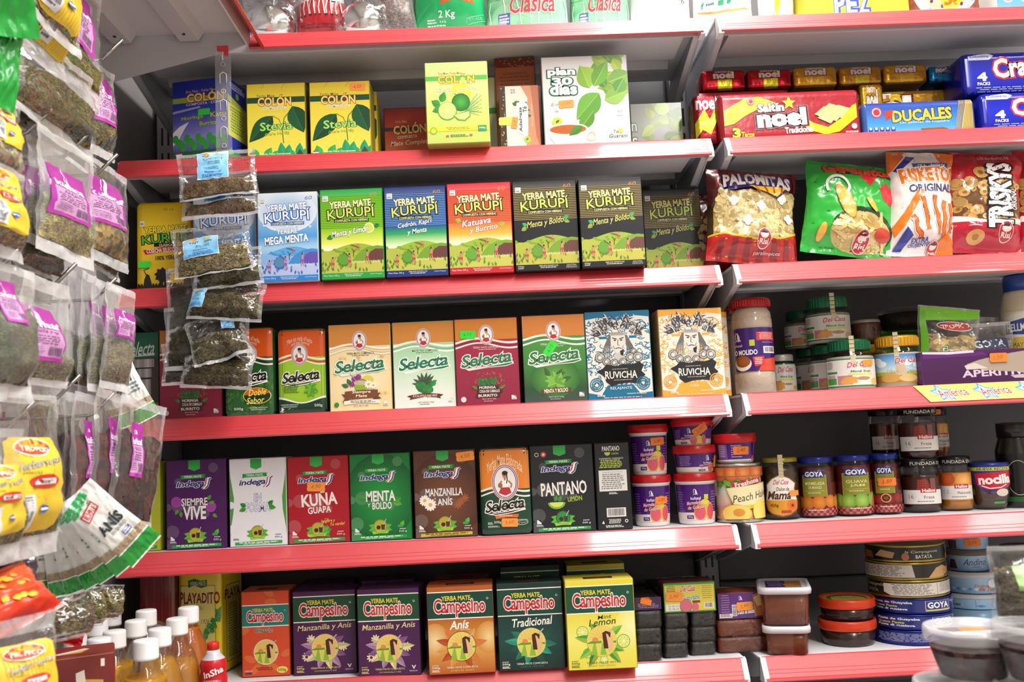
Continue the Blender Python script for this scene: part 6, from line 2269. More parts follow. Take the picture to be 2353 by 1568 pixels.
# tall dark bottle at the right edge
cx, R = span(2296, 2382, 1100, .10)
t = thing('sauce_jar', 'tall dark jar with black lid at right edge of the fifth shelf', 'jar', (cx, .10, ZS[4]))
mb = MB()
mb.lathe([(R * .95, 0), (R, .004), (R, .095), (R * .8, .115), (R * .8, .12)], '#1f1c14', n=32)
mb.build('jar_body', 'gloss', t)
mb = MB()
mb.lathe([(R * .84, .118), (R * .85, .14), (R * .8, .143)], '#17140e', n=32)
mb.build('lid', 'plastic', t)
mb = MB()
a_ = Art(.06, .05, '#12100e')
a_.ring(.5, .5, .3, .01, '#c8c4b8')
a_.rect(0, .9, 1, 1, '#1c5a2c')
cyl_label(mb, a_, R, .01, .09, -80, 30)
mb.build('paper_label', 'gloss', t)
# ------------------------------------------------------------------ fourth shelf, right bay
def comino(W, H):
 a = Art(W, H, '#3c1470')
 a.poly([(.5, 1), (.62, .74), (1, .68), (1, 1)], '#d84a34')
 a.rect(.5, .1, .98, .3, '#d8383c')
 a.small(.54, .12, .94, .28, 6, '#f0c8c8', 3, .45)
 logo_woman(a, .12, .2, .09, '#e8e0f0')
 a.text('kuñataî', -.02, .37, .22, .43, '#e8e0f0')
 a.rect(.36, .28, .46, .42, '#c8cc3c')
 a.text('COMINO MOLIDO', -.3, .51, .5, .62, '#f2ecf4', bold=.03)
 a.small(.6, .34, .92, .36, 1, '#b8a8d0')
 a.rect(.62, .44, .94, .60, '#ece8ea')
 a.bars(.65, .46, .91, .57, n=18)
 a.ell(.2, .82, .18, '#ece6e2', .14)
 a.poly([(.02, .8), (.38, .8), (.3, .92), (.12, .93)], '#ece6e2')
 a.radial(.2, .77, .16, '#a8602c', '#8a4a20', ky=.7)
 a.poly([(.4, .68), (.62, .66), (.64, .86), (.44, .90)], '#d8383c')
 a.small(.44, .7, .6, .86, 4, '#f4dada', 3, .5)
 return a
t = jar('spice_jar', 'tall clear jar of ground spice with red lid and purple label', 1682, 1776, 685, 704, 780, .065, ZS[3], '#cbb6a4', '#b01c20', comino, (-62, 84, .26, .745), kind='glass', jam='food', group='spice jars', fillk=.99, flute=40,
  waist=[(.96, 0), (1.0, .012), (1.0, .235), (.965, .25), (.965, .75), (1.0, .765), (1.0, .85), (.96, .865), (.985, .88), (.95, .93), (.86, .96), (.84, 1.0)], lidk=.92)
jar('spice_jar', 'red lidded spice jar half hidden behind the orange feathered box', 1640, 1700, 706, 722, 800, .17, ZS[3], '#a8948a', '#8a1418', None, kind='glass', jam='food', group='spice jars', fillk=.9, lidk=.92)
def maca(bg):
 def art(W, H):
  a = Art(W, H, '#2f7a44' if bg == 'g' else '#b8882c')
  if bg == 'g':
   a.rect(0, .04, 1, .95, '#e2dcd6')
   a.small(.03, .1, .2, .36, 6, '#5a5654', 2, .4)
   a.rect(.02, .44, .26, .52, '#3a8a44')
   a.rect(.03, .56, .22, .78, '#c8a0a8')
   a.rect(.02, .68, .24, .9, '#4a9a48')
   a.rect(.26, .5, .98, .92, '#e6dccb')
   a.rect(.26, .6, .5, .92, '#c07a8a')
   a.poly([(.3, .8), (.4, .64), (.56, .66), (.6, .85), (.45, .92), (.32, .9)], '#d89a4a')
   a.poly([(.56, .72), (.8, .72), (.76, .92), (.6, .92)], '#e8e0d4')
   a.ell(.68, .72, .12, '#b8865a', .03)
   a.ell(.9, .84, .08, '#d8b87a', .06)
   a.text('Maná Soja', .48, .42, .82, .52, '#4f9a44', bold=.02, shear=.25)
   a.rect(.44, .54, .84, .585, '#d8d84a')
  else:
   a.grad(0, .0, 1, .62, [(0, '#3a88cc'), (.6, '#9cc8e4'), (1, '#d8e4d0')])
   for x, y in ((.12, .2), (.2, .32), (.8, .38), (.6, .3)):
    a.ell(x, y, .1, '#e8f0f4', .05)
   a.rect(0, .6, 1, .78, '#a8b83c')
   a.rect(0, .72, 1, .95, '#a87a34')
   a.poly([(.45, .35), (.57, .35), (.6, .74), (.42, .74)], '#d0b490')
   a.ell(.35, .82, .16, '#c89a50', .07)
   a.ell(.62, .84, .14, '#d8b87a', .06)
   a.text('Vaca Cen', .3, .53, .72, .64, '#e8e4dc', out=('#5a5040', .03), shear=.3)
   a.rect(.9, .05, 1, .9, '#e4e2de')
   a.bars(.92, .5, .98, .85, n=12, vert=False)
  a.text('Del Casa', .44, .12, .84, .3, '#c03440', out=('#f4e4e4', .05), bold=.015, shear=.3, rot=3)
  return a
 return art
MJ = 'powder jars with wide lids'
WST = [(.93, 0), (.98, .008), (1.0, .03), (1.0, .8), (.97, .86), (.86, .96), (.83, 1.0)]
jar('powder_jar', 'green lidded powder jar at the front with an orange sticker', 1900, 2007, 780, 804, 840, .075, ZS[3], '#c8bcae', '#156a44', maca('g'), (-70, 76, .08, .76), kind='glass', jam='food', group=MJ, waist=WST, lidk=.84, fillk=.82, collar=8, stickers=[(42, .64, .02, 4, ORA, '')], flute=36)
z2 = ZS[3] + .0882
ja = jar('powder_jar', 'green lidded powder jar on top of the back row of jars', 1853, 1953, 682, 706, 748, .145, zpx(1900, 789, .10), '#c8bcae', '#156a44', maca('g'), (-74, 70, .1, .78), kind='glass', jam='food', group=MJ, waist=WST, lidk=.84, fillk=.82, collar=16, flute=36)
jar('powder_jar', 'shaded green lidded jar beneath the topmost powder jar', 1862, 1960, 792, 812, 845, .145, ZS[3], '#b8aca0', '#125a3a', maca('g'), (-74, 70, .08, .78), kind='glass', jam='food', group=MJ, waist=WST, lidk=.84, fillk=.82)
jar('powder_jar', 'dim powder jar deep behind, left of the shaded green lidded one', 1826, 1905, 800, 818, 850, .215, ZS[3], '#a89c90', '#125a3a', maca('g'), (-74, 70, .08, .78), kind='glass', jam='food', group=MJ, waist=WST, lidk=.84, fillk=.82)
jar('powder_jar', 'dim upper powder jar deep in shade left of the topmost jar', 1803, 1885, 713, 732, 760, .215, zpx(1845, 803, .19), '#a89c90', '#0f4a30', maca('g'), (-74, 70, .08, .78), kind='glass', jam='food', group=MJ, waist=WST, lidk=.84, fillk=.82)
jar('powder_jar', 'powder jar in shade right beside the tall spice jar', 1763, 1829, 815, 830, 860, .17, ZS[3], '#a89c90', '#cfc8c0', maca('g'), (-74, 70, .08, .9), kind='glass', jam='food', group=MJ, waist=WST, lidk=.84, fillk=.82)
jar('powder_jar', 'yellow lidded powder jar with farm scene label', 2010, 2118, 771, 795, 835, .075, ZS[3], '#cbb8a4', '#e0a628', maca('y'), (-72, 78, .12, .78), kind='glass', jam='food', group=MJ, waist=WST, lidk=.84, fillk=.82, collar=-2, flute=36)
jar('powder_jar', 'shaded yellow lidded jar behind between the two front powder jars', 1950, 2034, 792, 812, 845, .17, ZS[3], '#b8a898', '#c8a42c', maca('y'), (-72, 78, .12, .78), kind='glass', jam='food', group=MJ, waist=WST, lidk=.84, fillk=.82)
jar('spice_tub', 'clear tub of brown powder on the shaded yellow lidded jar', 1952, 2022, 735, 742, 765, .17, zpx(1990, 795, .15), '#6a3a1c', '#b8b0a8', None, kind='glass', jam='food', lidk=1.0, fillk=.95, cat='tub')
# wide clear bowl with lid, at the back, standing on a green bag of pulses
cx, R = span(2020, 2152, 730, .20)
t = thing('deli_bowl', 'wide dark clear bowl with lid in shade at the back', 'bowl', (cx, .20, zpx(2085, 752, .14)))
mb = MB()
mb.lathe([(R * .8, 0), (R * .84, .002), (R * .96, .03)], '#2a1a14', n=32)
mb.build('contents', 'food', t)
mb = MB()
mb.lathe([(R * .82, -.001), (R * .86, 0), (R * .99, .034), (R * 1.02, .034), (R * 1.02, .038), (R * .97, .04), (R * .3, .042)], '#ffffff', n=32, cap=False)
mb.build('clear_shell', 'glass', t)
def green_top(W, H):
 a = Art(W, H, '#6a8a3c')
 a.grad(0, 0, 1, 1, [(0, '#4f9a1c'), (.5, '#5ab02c'), (1, '#4a6a34')])
 return a
P = at(2072, 800, .16)
printed_bag('pulse_bag', 'green film bag in shade under the clear bowl', .14, .112, .05, green_top, (P.x, .20, ZS[3]), back='#4a7a24', seed=8)
def frutos(W, H):
 a = Art(W, H)
 a.poly([(0, 0), (1, 0), (1, .12), (.6, .16), (0, .2)], '#7ac82c')
 a.rect(0, 0, .1, 1, '#6ab82c')
 a.ell(.56, .26, .3, '#c8473c', .07, 24, -.12)
 a.ring(.56, .26, .3, .012, '#f0e8e0', .075)
 a.text('TROPICO', .32, .225, .82, .285, '#f4ece6', bold=.03, rot=8)
 a.text('Frutos', .3, .56, .88, .72, '#3f9a3c', out=('#f4f2e4', .04), bold=.02, rot=4)
 a.text('Secos', .36, .76, .88, .92, '#3f9a3c', out=('#f4f2e4', .04), bold=.02, rot=4)
 return a
tb = thing('display_tray', 'purple cardboard tray with torn brown patch on its front', 'tray', (at(2116, 840, .02).x, .012, ZS[3]))
Lt = .36
Ht = zpx(2200, 806, .012) - ZS[3]
mb = MB()
mb.box(0, .01, .001, Lt, .16, .004, '#8a6a54')
mb.box(0, .006, .001, .003, .16, Ht, '#4a1458')
mb.box(0, .157, .001, Lt, .16, Ht, '#4a1458')
a_ = Art(Lt, Ht, '#46144e')
a_.grad(0, 0, 1, 1, [(0, '#4a1654'), (1, '#3c1040')])
a_.poly([(0, 0), (.12, .02), (.24, .0), (.24, .1), (.12, .16), (0, .1)], '#d8ccd8')
a_.poly([(0, .06), (.12, .1), (.28, .06), (.3, .16), (0, .2)], '#5a2070')
a_.text('APERITIVO PARA TODOS', .18, .56, .98, .76, '#cdbccb', bold=.03, rot=1)
a_.poly([(.2, .42), (.26, .3), (.34, .2), (.42, .12), (.5, .06), (.6, .04), (.68, .1), (.62, .22), (.65, .34), (.62, .46), (.66, .66), (.62, .78), (.55, .72), (.5, .82), (.44, .7), (.36, .66), (.28, .6), (.22, .52)], '#a89888')
a_.poly([(.19, .46), (.24, .38), (.3, .56), (.2, .58)], '#cfc4bc')
a_.poly([(.4, .8), (.5, .76), (.56, .8), (.52, .9), (.42, .88)], '#b8aab8')
mb.box(.003, .006, .001, Lt, .0085, Ht, '#46144e')
a_.put(mb, lambda x, y, n: Vector((.003 + x * (Lt - .003), .0058 - n * EPS, Ht - y * (Ht - .001))))
mb.build('tray_wall', 'carton', tb)
sticker(tb, None, lambda dx, dy, k: Vector((.128 + dx, .0035 - k, Ht * .75 + dy)), .03, ORB, '1,50')
P = at(2175, 800, .06)
clear_pouch('dried_fruit_bag', 'clear bag of dried fruit with bright green top in purple tray', .108, .128, .045, (P.x, .07, ZS[3] + .008), roll=-7, herb='#d8b878', fill=.36, hmat='chunks', lab=frutos, labbox=(.02, .02, .98, .96), seed=11, group='snack bags in the tray', hname='dried_fruit', top=.04)
def goya_bag(W, H):
 a = Art(W, H)
 a.rect(.08, .28, .82, .46, '#24305c')
 a.text('GOYA', .13, .305, .76, .435, '#e8e4dc', bold=.03)
 a.poly([(.12, .70), (.3, .6), (.5, .57), (.7, .6), (.9, .7), (.9, .78), (.12, .78)], '#24306c')
 a.text('Frutos Secos', .2, .80, .86, .86, '#d8d4cc')
 return a
P = at(2285, 800, .06)
clear_pouch('dried_fruit_bag', 'clear snack bag with navy label standing right in the purple tray', .09, .098, .04, (P.x, .075, ZS[3] + .008), roll=2, herb='#9a7a4c', fill=.5, hmat='chunks', lab=goya_bag, labbox=(.02, .02, .98, .98), seed=12, group='snack bags in the tray', hname='dried_fruit')
clear_pouch('dried_fruit_bag', 'shaded clear bag behind the navy labelled snack bag', .095, .115, .035, (P.x - .01, .12, ZS[3] + .008), roll=-4, herb='#6a5444', fill=.4, hmat='chunks', seed=13, group='snack bags in the tray', hname='dried_fruit')
# squeezy mayonnaise jar at the edge of frame
cx, R = span(2302, 2400, 720, .10)
def mayo(W, H):
 a = Art(W, H, '#e8dcb8')
 a.poly([(.08, .1), (.5, .02), (.92, .1), (.95, .9), (.5, .98), (.05, .9)], '#f0eee6')
 a.poly([(.1, .22), (.5, .14), (.9, .22), (.9, .42), (.5, .46), (.1, .42)], '#2a4a9a')
 a.text('HELLMANN’S', .14, .24, .86, .38, '#f4f2ea', bold=.03)
 a.rect(.2, .5, .8, .86, '#e8c44a')
 a.small(.08, .5, .18, .8, 7, '#7a7a78', 3, .4)
 a.text('MAYONESA', .24, .6, .76, .7, '#4a6a2c')
 return a
t = thing('mayonnaise_jar', 'tall pale jar with blue label cut off by right edge', 'jar', (cx, .10, ZS[3] + .004))
mb = MB()
mb.lathe([(R * .9, 0), (R, .006), (R, .10), (R * .96, .125), (R * .8, .15), (R * .7, .158)], '#ded2b8', n=36)
mb.build('jar_body', 'plastic', t)
mb = MB()
mb.lathe([(R * .74, .157), (R * .75, .18), (R * .7, .184)], '#2a4a9a', n=32)
mb.build('lid', 'plastic', t)
mb = MB()
va = view_a(cx, .1)
cyl_label(mb, mayo(R * 2.2, .09), R, .03, .12, va - 62, va + 66, 20)
mb.build('paper_label', 'gloss', t)
# ------------------------------------------------------------------ second shelf, right bay: crackers
def noel(W, H):
 a = Art(W, H, '#a81c2c')
 rr = random.Random(2)
 for i in range(24):
  a.ell(rr.random(), rr.random(), .004, '#6a1020', n=6)
 def band(p, q):
  a.poly(p + q, '#ecdc1c')
 band([(0, .42), (.08, .3), (.18, .14), (.28, .1), (.4, .24)], [(.4, .42), (.28, .36), (.18, .5), (.1, .66), (0, .72)])
 band([(.56, .5), (.66, .7), (.76, .8), (.86, .62), (.94, .36), (1, .28)], [(1, .55), (.92, .72), (.84, .9), (.74, .95), (.64, .86), (.56, .68)])
 a.star(.495, .26, .052, '#ecc83c', k=.45)
 a.text('Saltín', .275, .26, .455, .42, '#f4f2ee', out=('#5a1424', .05), bold=.05, rot=2)
 a.text('noel', .275, .40, .60, .72, '#f6f4f0', outs=[('#8a8088', .085), ('#5a1020', .06)], bold=.065, rot=2)
 a.text('3', .09, .76, .135, .95, '#e8d83c', bold=.05, out=('#3a5a1c', .03))
 a.text('Tacos', .145, .84, .235, .95, '#e8d83c', bold=.04)
 a.text('Tradicional', .455, .77, .65, .89, '#f4f0ea', bold=.04, rot=2)
 a.text('Galletas · Crackers', .46, .945, .59, .985, '#e8d0d0')
 for x, y, an in ((.74, .52, .1), (.78, .46, .25), (.76, .60, -.1), (.80, .56, .2), (.84, .5, .1)):
  a.poly([(x - .07, y), (x + .0, y - .16), (x + .085, y - .08), (x + .02, y + .13)], mixc('#e0cc94', '#c8ac6c', an + .2))
 a.ell(.225, .2, .027, '#c02030')
 a.ring(.225, .2, .02, .006, '#f0e0e0', n=14)
 a.ell(.945, .80, .02, '#e4dcdc')
 a.small(.88, .9, .99, .95, 1, '#e0c8c8')
 return a
def noel_end(W, H):
 a = Art(W, H, '#7a1420')
 a.poly([(0, .6), (.4, .3), (.6, .5), (1, .1), (1, .4), (.6, .8), (.3, .7), (0, .9)], '#b8b02c')
 a.text('noel', .1, .05, .9, .3, '#d8ccd0', bold=.03)
 return a
def foilpack(c, word, sub):
 def art(W, H):
  a = Art(W, H, c)
  a.text('Saltín', .3, .02, .62, .14, '#f0ece6', bold=.03)
  a.text('noel', .28, .12, .72, .42, '#f2f0ec', out=('#6a3020', .05), bold=.06)
  a.star(.64, .08, .07, '#ecc83c')
  a.rect(.36, .48, .68, 1, sub)
  return a
 return art
CR = 'cracker packs on the second shelf'
carton('cracker_pack', 'long red cracker pack with yellow swoosh lying at the front', 1652, 1978, 209, 1, noel, Y=0.012, D=0.06, side='#8a1420', seg=3, bev=0.008, mat='bagprint', cat='pack', group=CR, yb=309)
carton('cracker_pack', 'crumpled red pack end left of the long red cracker pack', 1598, 1658, 216, 1, noel_end, Y=0.03, D=0.05, side='#6a101c', seg=3, bev=0.008, mat='foil', cat='pack', group=CR)
Y2 = 0.10
zt2 = zpx(1700, 207, Y2) - ZS[1]
carton('cracker_pack', 'long red pack in the back row carrying the small red packs', 1606, 1822, 207, 1, noel, Y=Y2, D=0.06, side='#6a101c', seg=3, bev=0.008, mat='bagprint', cat='pack', group=CR)
carton('cracker_pack', 'long gold pack in the back row carrying the small gold packs', 1824, 2200, 209, 1, foilpack('#b8862c', 'noel', '#c8963c'), Y=Y2, D=0.06, side='#7a5a1c', seg=3, bev=0.008, mat='foil', cat='pack', group=CR)
for xl, xr, yt, c, sub, lab in ((1612, 1714, 160, '#b01c28', '#c8c02c', 'small red foil pack, left one of two on the back row'), (1717, 1820, 158, '#b01c28', '#c8c02c', 'small red foil pack next to the gold ones'),
        (1823, 1925, 152, '#c8952c', '#d8a83c', 'small crumpled gold foil pack next to the red ones'), (1929, 2028, 151, '#b8842c', '#c8b03c', 'small gold foil pack in the middle of three'),
        (2031, 2132, 147, '#c8952c', '#d8a83c', 'small gold foil pack beside the teal one')):
 carton('cracker_pack', lab, xl, xr, yt, 1, foilpack(c, 'noel', sub), Y=Y2, D=0.055, side=c, seg=3, bev=0.007, mat='foil', cat='pack', group=CR, z=ZS[1] + zt2 + .001, yb=yt + 50)
carton('cracker_pack', 'teal foil pack between gold packs and the blue cracker bags', 2136, 2192, 150, 1, foilpack('#1c7ab0', 'noel', '#4ab0d8'), Y=Y2, D=0.055, side='#1c6a9a', seg=3, bev=0.007, mat='foil', cat='pack', group=CR, z=ZS[1] + zt2 + .001, yb=200)
carton('cracker_pack', 'small gold foil pack in front of the back row above blue cracker pack', 1976, 2030, 192, 1, foilpack('#c8952c', 'noel', '#d8a83c'), Y=.082, D=0.017, side='#a8782c', seg=3, bev=0.006, mat='foil', cat='pack', group=CR, yb=230)
def ducales(W, H):
 a = Art(W, H, '#2a7ac8')
 a.grad(0, 0, 1, 1, [(0, '#2a3a9c'), (.35, '#2a6ac4'), (.8, '#4a9ae0'), (1, '#8ab8e8')])
 a.text('DUCALES', .26, .27, .78, .60, '#e0c03c', out=('#24306c', .05), bold=.04, rot=2)
 a.text('Las galletas de hojaldre', .32, .62, .76, .7, '#dce8f4', shear=.2)
 a.ell(.12, .32, .05, '#c02c3c')
 a.ring(.12, .32, .035, .01, '#f0e4e4', n=14)
 a.poly([(.19, .3), (.27, .26), (.25, .5), (.2, .58)], '#c83a2c')
 for i in range(5):
  a.rect(.04 + i * .05, .8, .075 + i * .05, 1, '#24409c')
  a.ell(.057 + i * .05, .82, .012, '#d8e8f4')
 a.poly([(.5, .86), (.7, .84), (.76, .92), (.7, 1), (.52, 1)], '#9a5a24')
 for i in range(20):
  x = .80 + .01 * i
  a.poly([(x + .06, 0), (x + .065, 0), (x + .005, 1), (x, 1)], '#b8a050')
 a.poly([(.92, 0), (1, 0), (1, 1), (.85, 1)], '#c4ae6a')
 for i in range(9):
  a.line([(.93 + i * .009, 0), (.87 + i * .015, 1)], .004, '#8a7434')
 return a
carton('cracker_pack', 'blue cracker pack with gold lettering lying at the front', 1983, 2243, 231, 1, ducales, Y=0.012, D=0.05, side='#3a5a9c', seg=3, bev=0.008, mat='bagprint', cat='pack', group=CR, yb=304)
def crak(W, H):
 a = Art(W, H, '#1420b0')
 a.grad(0, 0, 1, 1, [(0, '#10149a'), (.5, '#1c2cc4'), (1, '#10149a')])
 a.poly([(.06, .1), (.26, .02), (.31, .1), (.26, .2), (.06, .2)], '#c8d0f0')
 a.text('Colombina', .08, .08, .26, .15, '#2430a0', bold=.02, shear=.3)
 a.text('Crakeñas', .30, .14, 1.1, .56, '#f4f2f0', outs=[('#c8303c', .07)], bold=.04, rot=4)
 a.text('4', .14, .5, .22, .68, '#f2f2f6', bold=.05)
 a.text('PACKS', .13, .72, .25, .79, '#f2f2f6', bold=.03)
 a.small(.1, .84, .7, .97, 3, '#a8b4e8', 3, .4)
 return a
carton('cracker_pack', 'shiny blue cracker bag, lower one at the right edge', 2253, 2500, 208, 1, crak, Y=0.012, D=0.08, side='#0c1480', seg=3, bev=0.012, mat='gloss', cat='pack', group=CR, yb=300)
zc = zpx(2300, 212, 0.02) - ZS[1]
carton('cracker_pack', 'shiny blue cracker bag lying on the lower blue one', 2212, 2450, 116, 1, crak, Y=0.03, D=0.08, side='#0c1480', seg=3, bev=0.012, mat='gloss', cat='pack', group=CR, z=ZS[1] + zc + .001, yb=205)
carton('cracker_pack', 'navy blue bag end in shade beside the teal foil pack', 2192, 2252, 150, 1, lambda W, H: Art(W, H, '#0c1470'), Y=0.11, D=0.08, side='#0c1470', seg=3, bev=0.012, mat='gloss', cat='pack', group=CR)
# ------------------------------------------------------------------ third shelf, right bay: snack bags
def risi(a, x, y, r):
 a.ell(x, y, r, '#f0e0dc', r * 1.4)
 a.ell(x, y, r * .92, '#b81c28', r * 1.3)
 a.ell(x, y - r * .45 * a.A, r * .6, '#e8dcd4', r * .55, 14)
 a.poly([(x - r * .6, y - r * .7 * a.A), (x, y - r * 1.15 * a.A), (x + r * .6, y - r * .7 * a.A), (x + r * .2, y - r * .6 * a.A)], '#2a2226')
 a.text('Risi', x - r * .6, y + r * .15 * a.A, x + r * .6, y + r * .8 * a.A, '#f4e8e4', bold=.03)
def popcorn(a, x0, y0, x1, y1, n, r, cols, seed=1, ring=False):
 rr = random.Random(seed)
 a.pool(14)
 for i in range(n):
  x, y = x0 + rr.random() * (x1 - x0), y0 + rr.random() * (y1 - y0)
  k = mixc(cols[0], cols[1], rr.random())
  q = r * (.7 + .6 * rr.random())
  if ring:
   a.ell(x, y, q, mixc(k, '#000000', .3), q * .9, 12)
   a.ell(x, y, q * .9, k, q * .8, 12)
   a.ell(x + .1 * q, y, q * .4, mixc(k, '#000000', .55), q * .32, 8)
  else:
   a.ell(x + q * .12, y + q * .16 * a.A, q, mixc(k, '#6a4a1c', .45), q * .8, 8, rr.random() * 3)
   a.ell(x, y, q, k, q * .75, 9, rr.random() * 3)
 a.flat()
def palomitas(W, H):
 a = Art(W, H, '#3a1414')
 for i in range(9):
  a.poly([(i / 8 - .05, 0), (i / 8, 0), (i / 8, .2), (i / 8 - .04, .22)], '#7a1c1c')
 a.poly([(.12, .24), (.88, .16), (1, .5), (1, .8), (0, .8), (0, .45)], '#3a2c18')
 a.poly([(.1, .27), (.9, .2), (.97, .5), (.97, .78), (.05, .78), (.04, .45)], '#a8884a')
 popcorn(a, .08, .26, .93, .76, 420, .04, ('#e6d49a', '#d4bc7c'), 4)
 for x, y in ((.25, .37), (.55, .42), (.8, .33), (.4, .58), (.88, .54)):
  for k in range(4):
   a.ell(x + .03 * math.cos(k * 1.6), y + .03 * math.sin(k * 1.6) * a.A, .03, '#f4f0ec', n=8)
 a.poly([(0, .74), (.15, .71), (.35, .75), (.55, .78), (.8, .74), (1, .66), (1, 1), (0, 1)], '#d8b82c')
 a.poly([(0, .76), (.15, .73), (.35, .77), (.55, .80), (.8, .76), (1, .68), (1, 1), (0, 1)], '#b8201c')
 for i in range(7):
  x = .1 + i * .14
  a.poly([(x, .77), (x + .06, .775), (x + .075 + .01 * i, 1), (x + .0 + .01 * i, 1)], '#8a1a20')
 a.poly([(.17, .14), (.5, .03), (.93, .08), (.9, .19), (.74, .33), (.5, .21), (.2, .26)], '#2c2468')
 a.text('PALOMITAS', .16, .07, .9, .2, '#f0e4e0', bold=.045, arch=.35, out=('#4a2460', .03))
 a.poly([(.42, .2), (.85, .2), (.74, .31)], '#e8c43c')
 for i in range(4):
  a.line([(.5 + i * .1, .2), (.55 + i * .08, .27)], .02, '#c84a1c')
 risi(a, .57, .77, .075)
 a.text('paralímpicos', .5, .885, .78, .925, '#f4dcd8')
 return a
SB = 'snack bags on the third shelf'
bag_at('snack_bag', 'red and black popcorn bag with yellow lettering on purple banner', 1636, 1836, 600, 2, .158, .162, .06, palomitas, .012, rz=4, roll=-5, lean=3, back='#8a1a1c', group=SB, seed=5, top=.03, bot=.06, wr=.0024)
def dark_pop(W, H):
 a = Art(W, H, '#5a1216')
 popcorn(a, .1, .3, .9, .7, 60, .05, ('#a8945a', '#7a6434'), 6)
 a.rect(0, .72, 1, 1, '#8a1418')
 return a
bag_at('snack_bag', 'shaded popcorn bag behind, at left of the red and black one', 1612, 1712, 600, 2, .12, .150, .05, dark_pop, .095, back='#5a1014', group=SB, seed=6)
def gusanitos(W, H):
 a = Art(W, H, '#2cae3c')
 a.grad(0, 0, 1, 1, [(0, '#22a034'), (.5, '#36bc44'), (1, '#2cb040')])
 a.text('Gusanitos', .18, .02, .92, .125, '#d8401c', outs=[('#2a1410', .06)], bold=.06, arch=.15)
 a.poly([(.55, .13), (.75, .13), (.68, .25)], '#d82c30')
 a.poly([(.78, .25), (.86, .19), (.97, .3), (.95, .44), (.84, .4)], '#d8303c')
 a.ell(.62, .73, .36, '#14401c', .24)
 a.ell(.6, .76, .34, '#c8b070', .22)
 rr = random.Random(5)
 a.pool(16)
 for i in range(46):
  x, y = .34 + rr.random() * .54, .62 + rr.random() * .26
  t, l = rr.random() * 3.1, .06 + rr.random() * .05
  a.line([(x - l * math.cos(t), y - l * math.sin(t) * a.A), (x, y + .02), (x + l * math.cos(t + .5), y + l * math.sin(t + .5) * a.A)], .045, mixc('#c8a860', '#a88844', .5))
  a.line([(x - l * math.cos(t), y - l * math.sin(t) * a.A), (x, y + .016), (x + l * math.cos(t + .5), y + l * math.sin(t + .5) * a.A)], .034, mixc('#ecdca0', '#dcc47c', rr.random()))
 a.flat()
 # plain puffed snacks fly out of the bowl
 for x, y, l, q, r_ in ((.40, .45, .21, .08, 1.1), (.7, .46, .1, .035, .9), (.18, .79, .1, .045, 1.7)):
  a.ell(x, y, l, '#c0822a', q, 22, r_)
  a.ell(x, y, l * .96, '#e8b850', q * .85, 22, r_)
 a.ring(.31, .29, .12, .03, '#e4e4e0', n=18, a0=2.6, a1=6.9)
 a.ell(.84, .77, .1, '#c8402c', .08, 14)
 risi(a, .62, .86, .085)
 a.text('paralímpicos', .8, .93, .95, .955, '#e8f4e0')
 return a
bag_at('snack_bag', 'green corn puff bag with red lettering, tilted to the left', 1872, 2046, 594, 2, .155, .160, .06, gusanitos, .004, roll=-9, lean=2, back='#1f8a30', group=SB, seed=7, top=.03, bot=.08, wr=.0026)
def risketos(W, H):
 a = Art(W, H, '#ece6e2')
 a.poly([(0, 0), (.3, 0), (.05, .2), (0, .22)], '#e8782c')
 a.poly([(.3, .03), (.42, .05), (.12, .22), (.06, .2)], '#2c3a94')
 a.poly([(.7, 0), (1, 0), (1, .3), (.9, .28)], '#e8782c')
 a.poly([(.34, .12), (.9, .10), (.88, .16), (.36, .19)], '#2c5a9c')
 a.text('LOS AUTÉNTICOS', .4, .115, .84, .155, '#f0f0f0', bold=.02, rot=2)
 a.text('RISKETOS', .14, .17, 1.0, .30, '#e07c20', outs=[('#f4ece8', .06)], bold=.05, arch=.1, rot=5)
 a.text('ORIGINAL', .24, .33, .96, .40, '#3a3a78', bold=.02, rot=5)
 a.poly([(.36, .4), (.46, .4), (.2, .72), (.08, .84), (.02, .76)], '#e07c20')
 rr = random.Random(3)
 for x0, y0, x1, y1 in ((.44, .46, .56, .76), (.62, .44, .72, .80), (.8, .48, .76, .82), (.3, .64, .44, .84), (.9, .5, .88, .78)):
  pts = [(x0 + (x1 - x0) * t / 6 + (rr.random() - .5) * .04, y0 + (y1 - y0) * t / 6) for t in range(7)]
  a.line(pts, .10, '#f6efe8')
  a.line(pts, .075, '#b8501c')
  a.line(pts, .05, '#dc7430')
 a.poly([(.08, .96), (.22, .74), (.32, .82), (.2, .96)], '#2c3a94')
 a.poly([(.6, .94), (.84, .78), (1, .86), (1, 1), (.6, 1)], '#e07c20')
 a.text('EXTRA', .32, .84, .56, .88, '#2c3a94', bold=.03, rot=8)
 a.text('CRUJIENTES!', .28, .885, .62, .92, '#2c3a94', bold=.03, rot=8)
 risi(a, .66, .93, .085)
 return a
bag_at('snack_bag', 'white and orange cheese stick bag standing tall at the front', 2068, 2192, 592, 2, .112, .180, .055, risketos, .004, roll=-5, back='#d8d0cc', group=SB, seed=8, top=.04, bot=.05, wr=.0026)
bag_at('snack_bag', 'white and orange cheese stick bag half hidden behind the green bag', 1998, 2090, 592, 2, .10, .155, .05, risketos, .10, roll=-3, back='#c8c0bc', group=SB, seed=9)
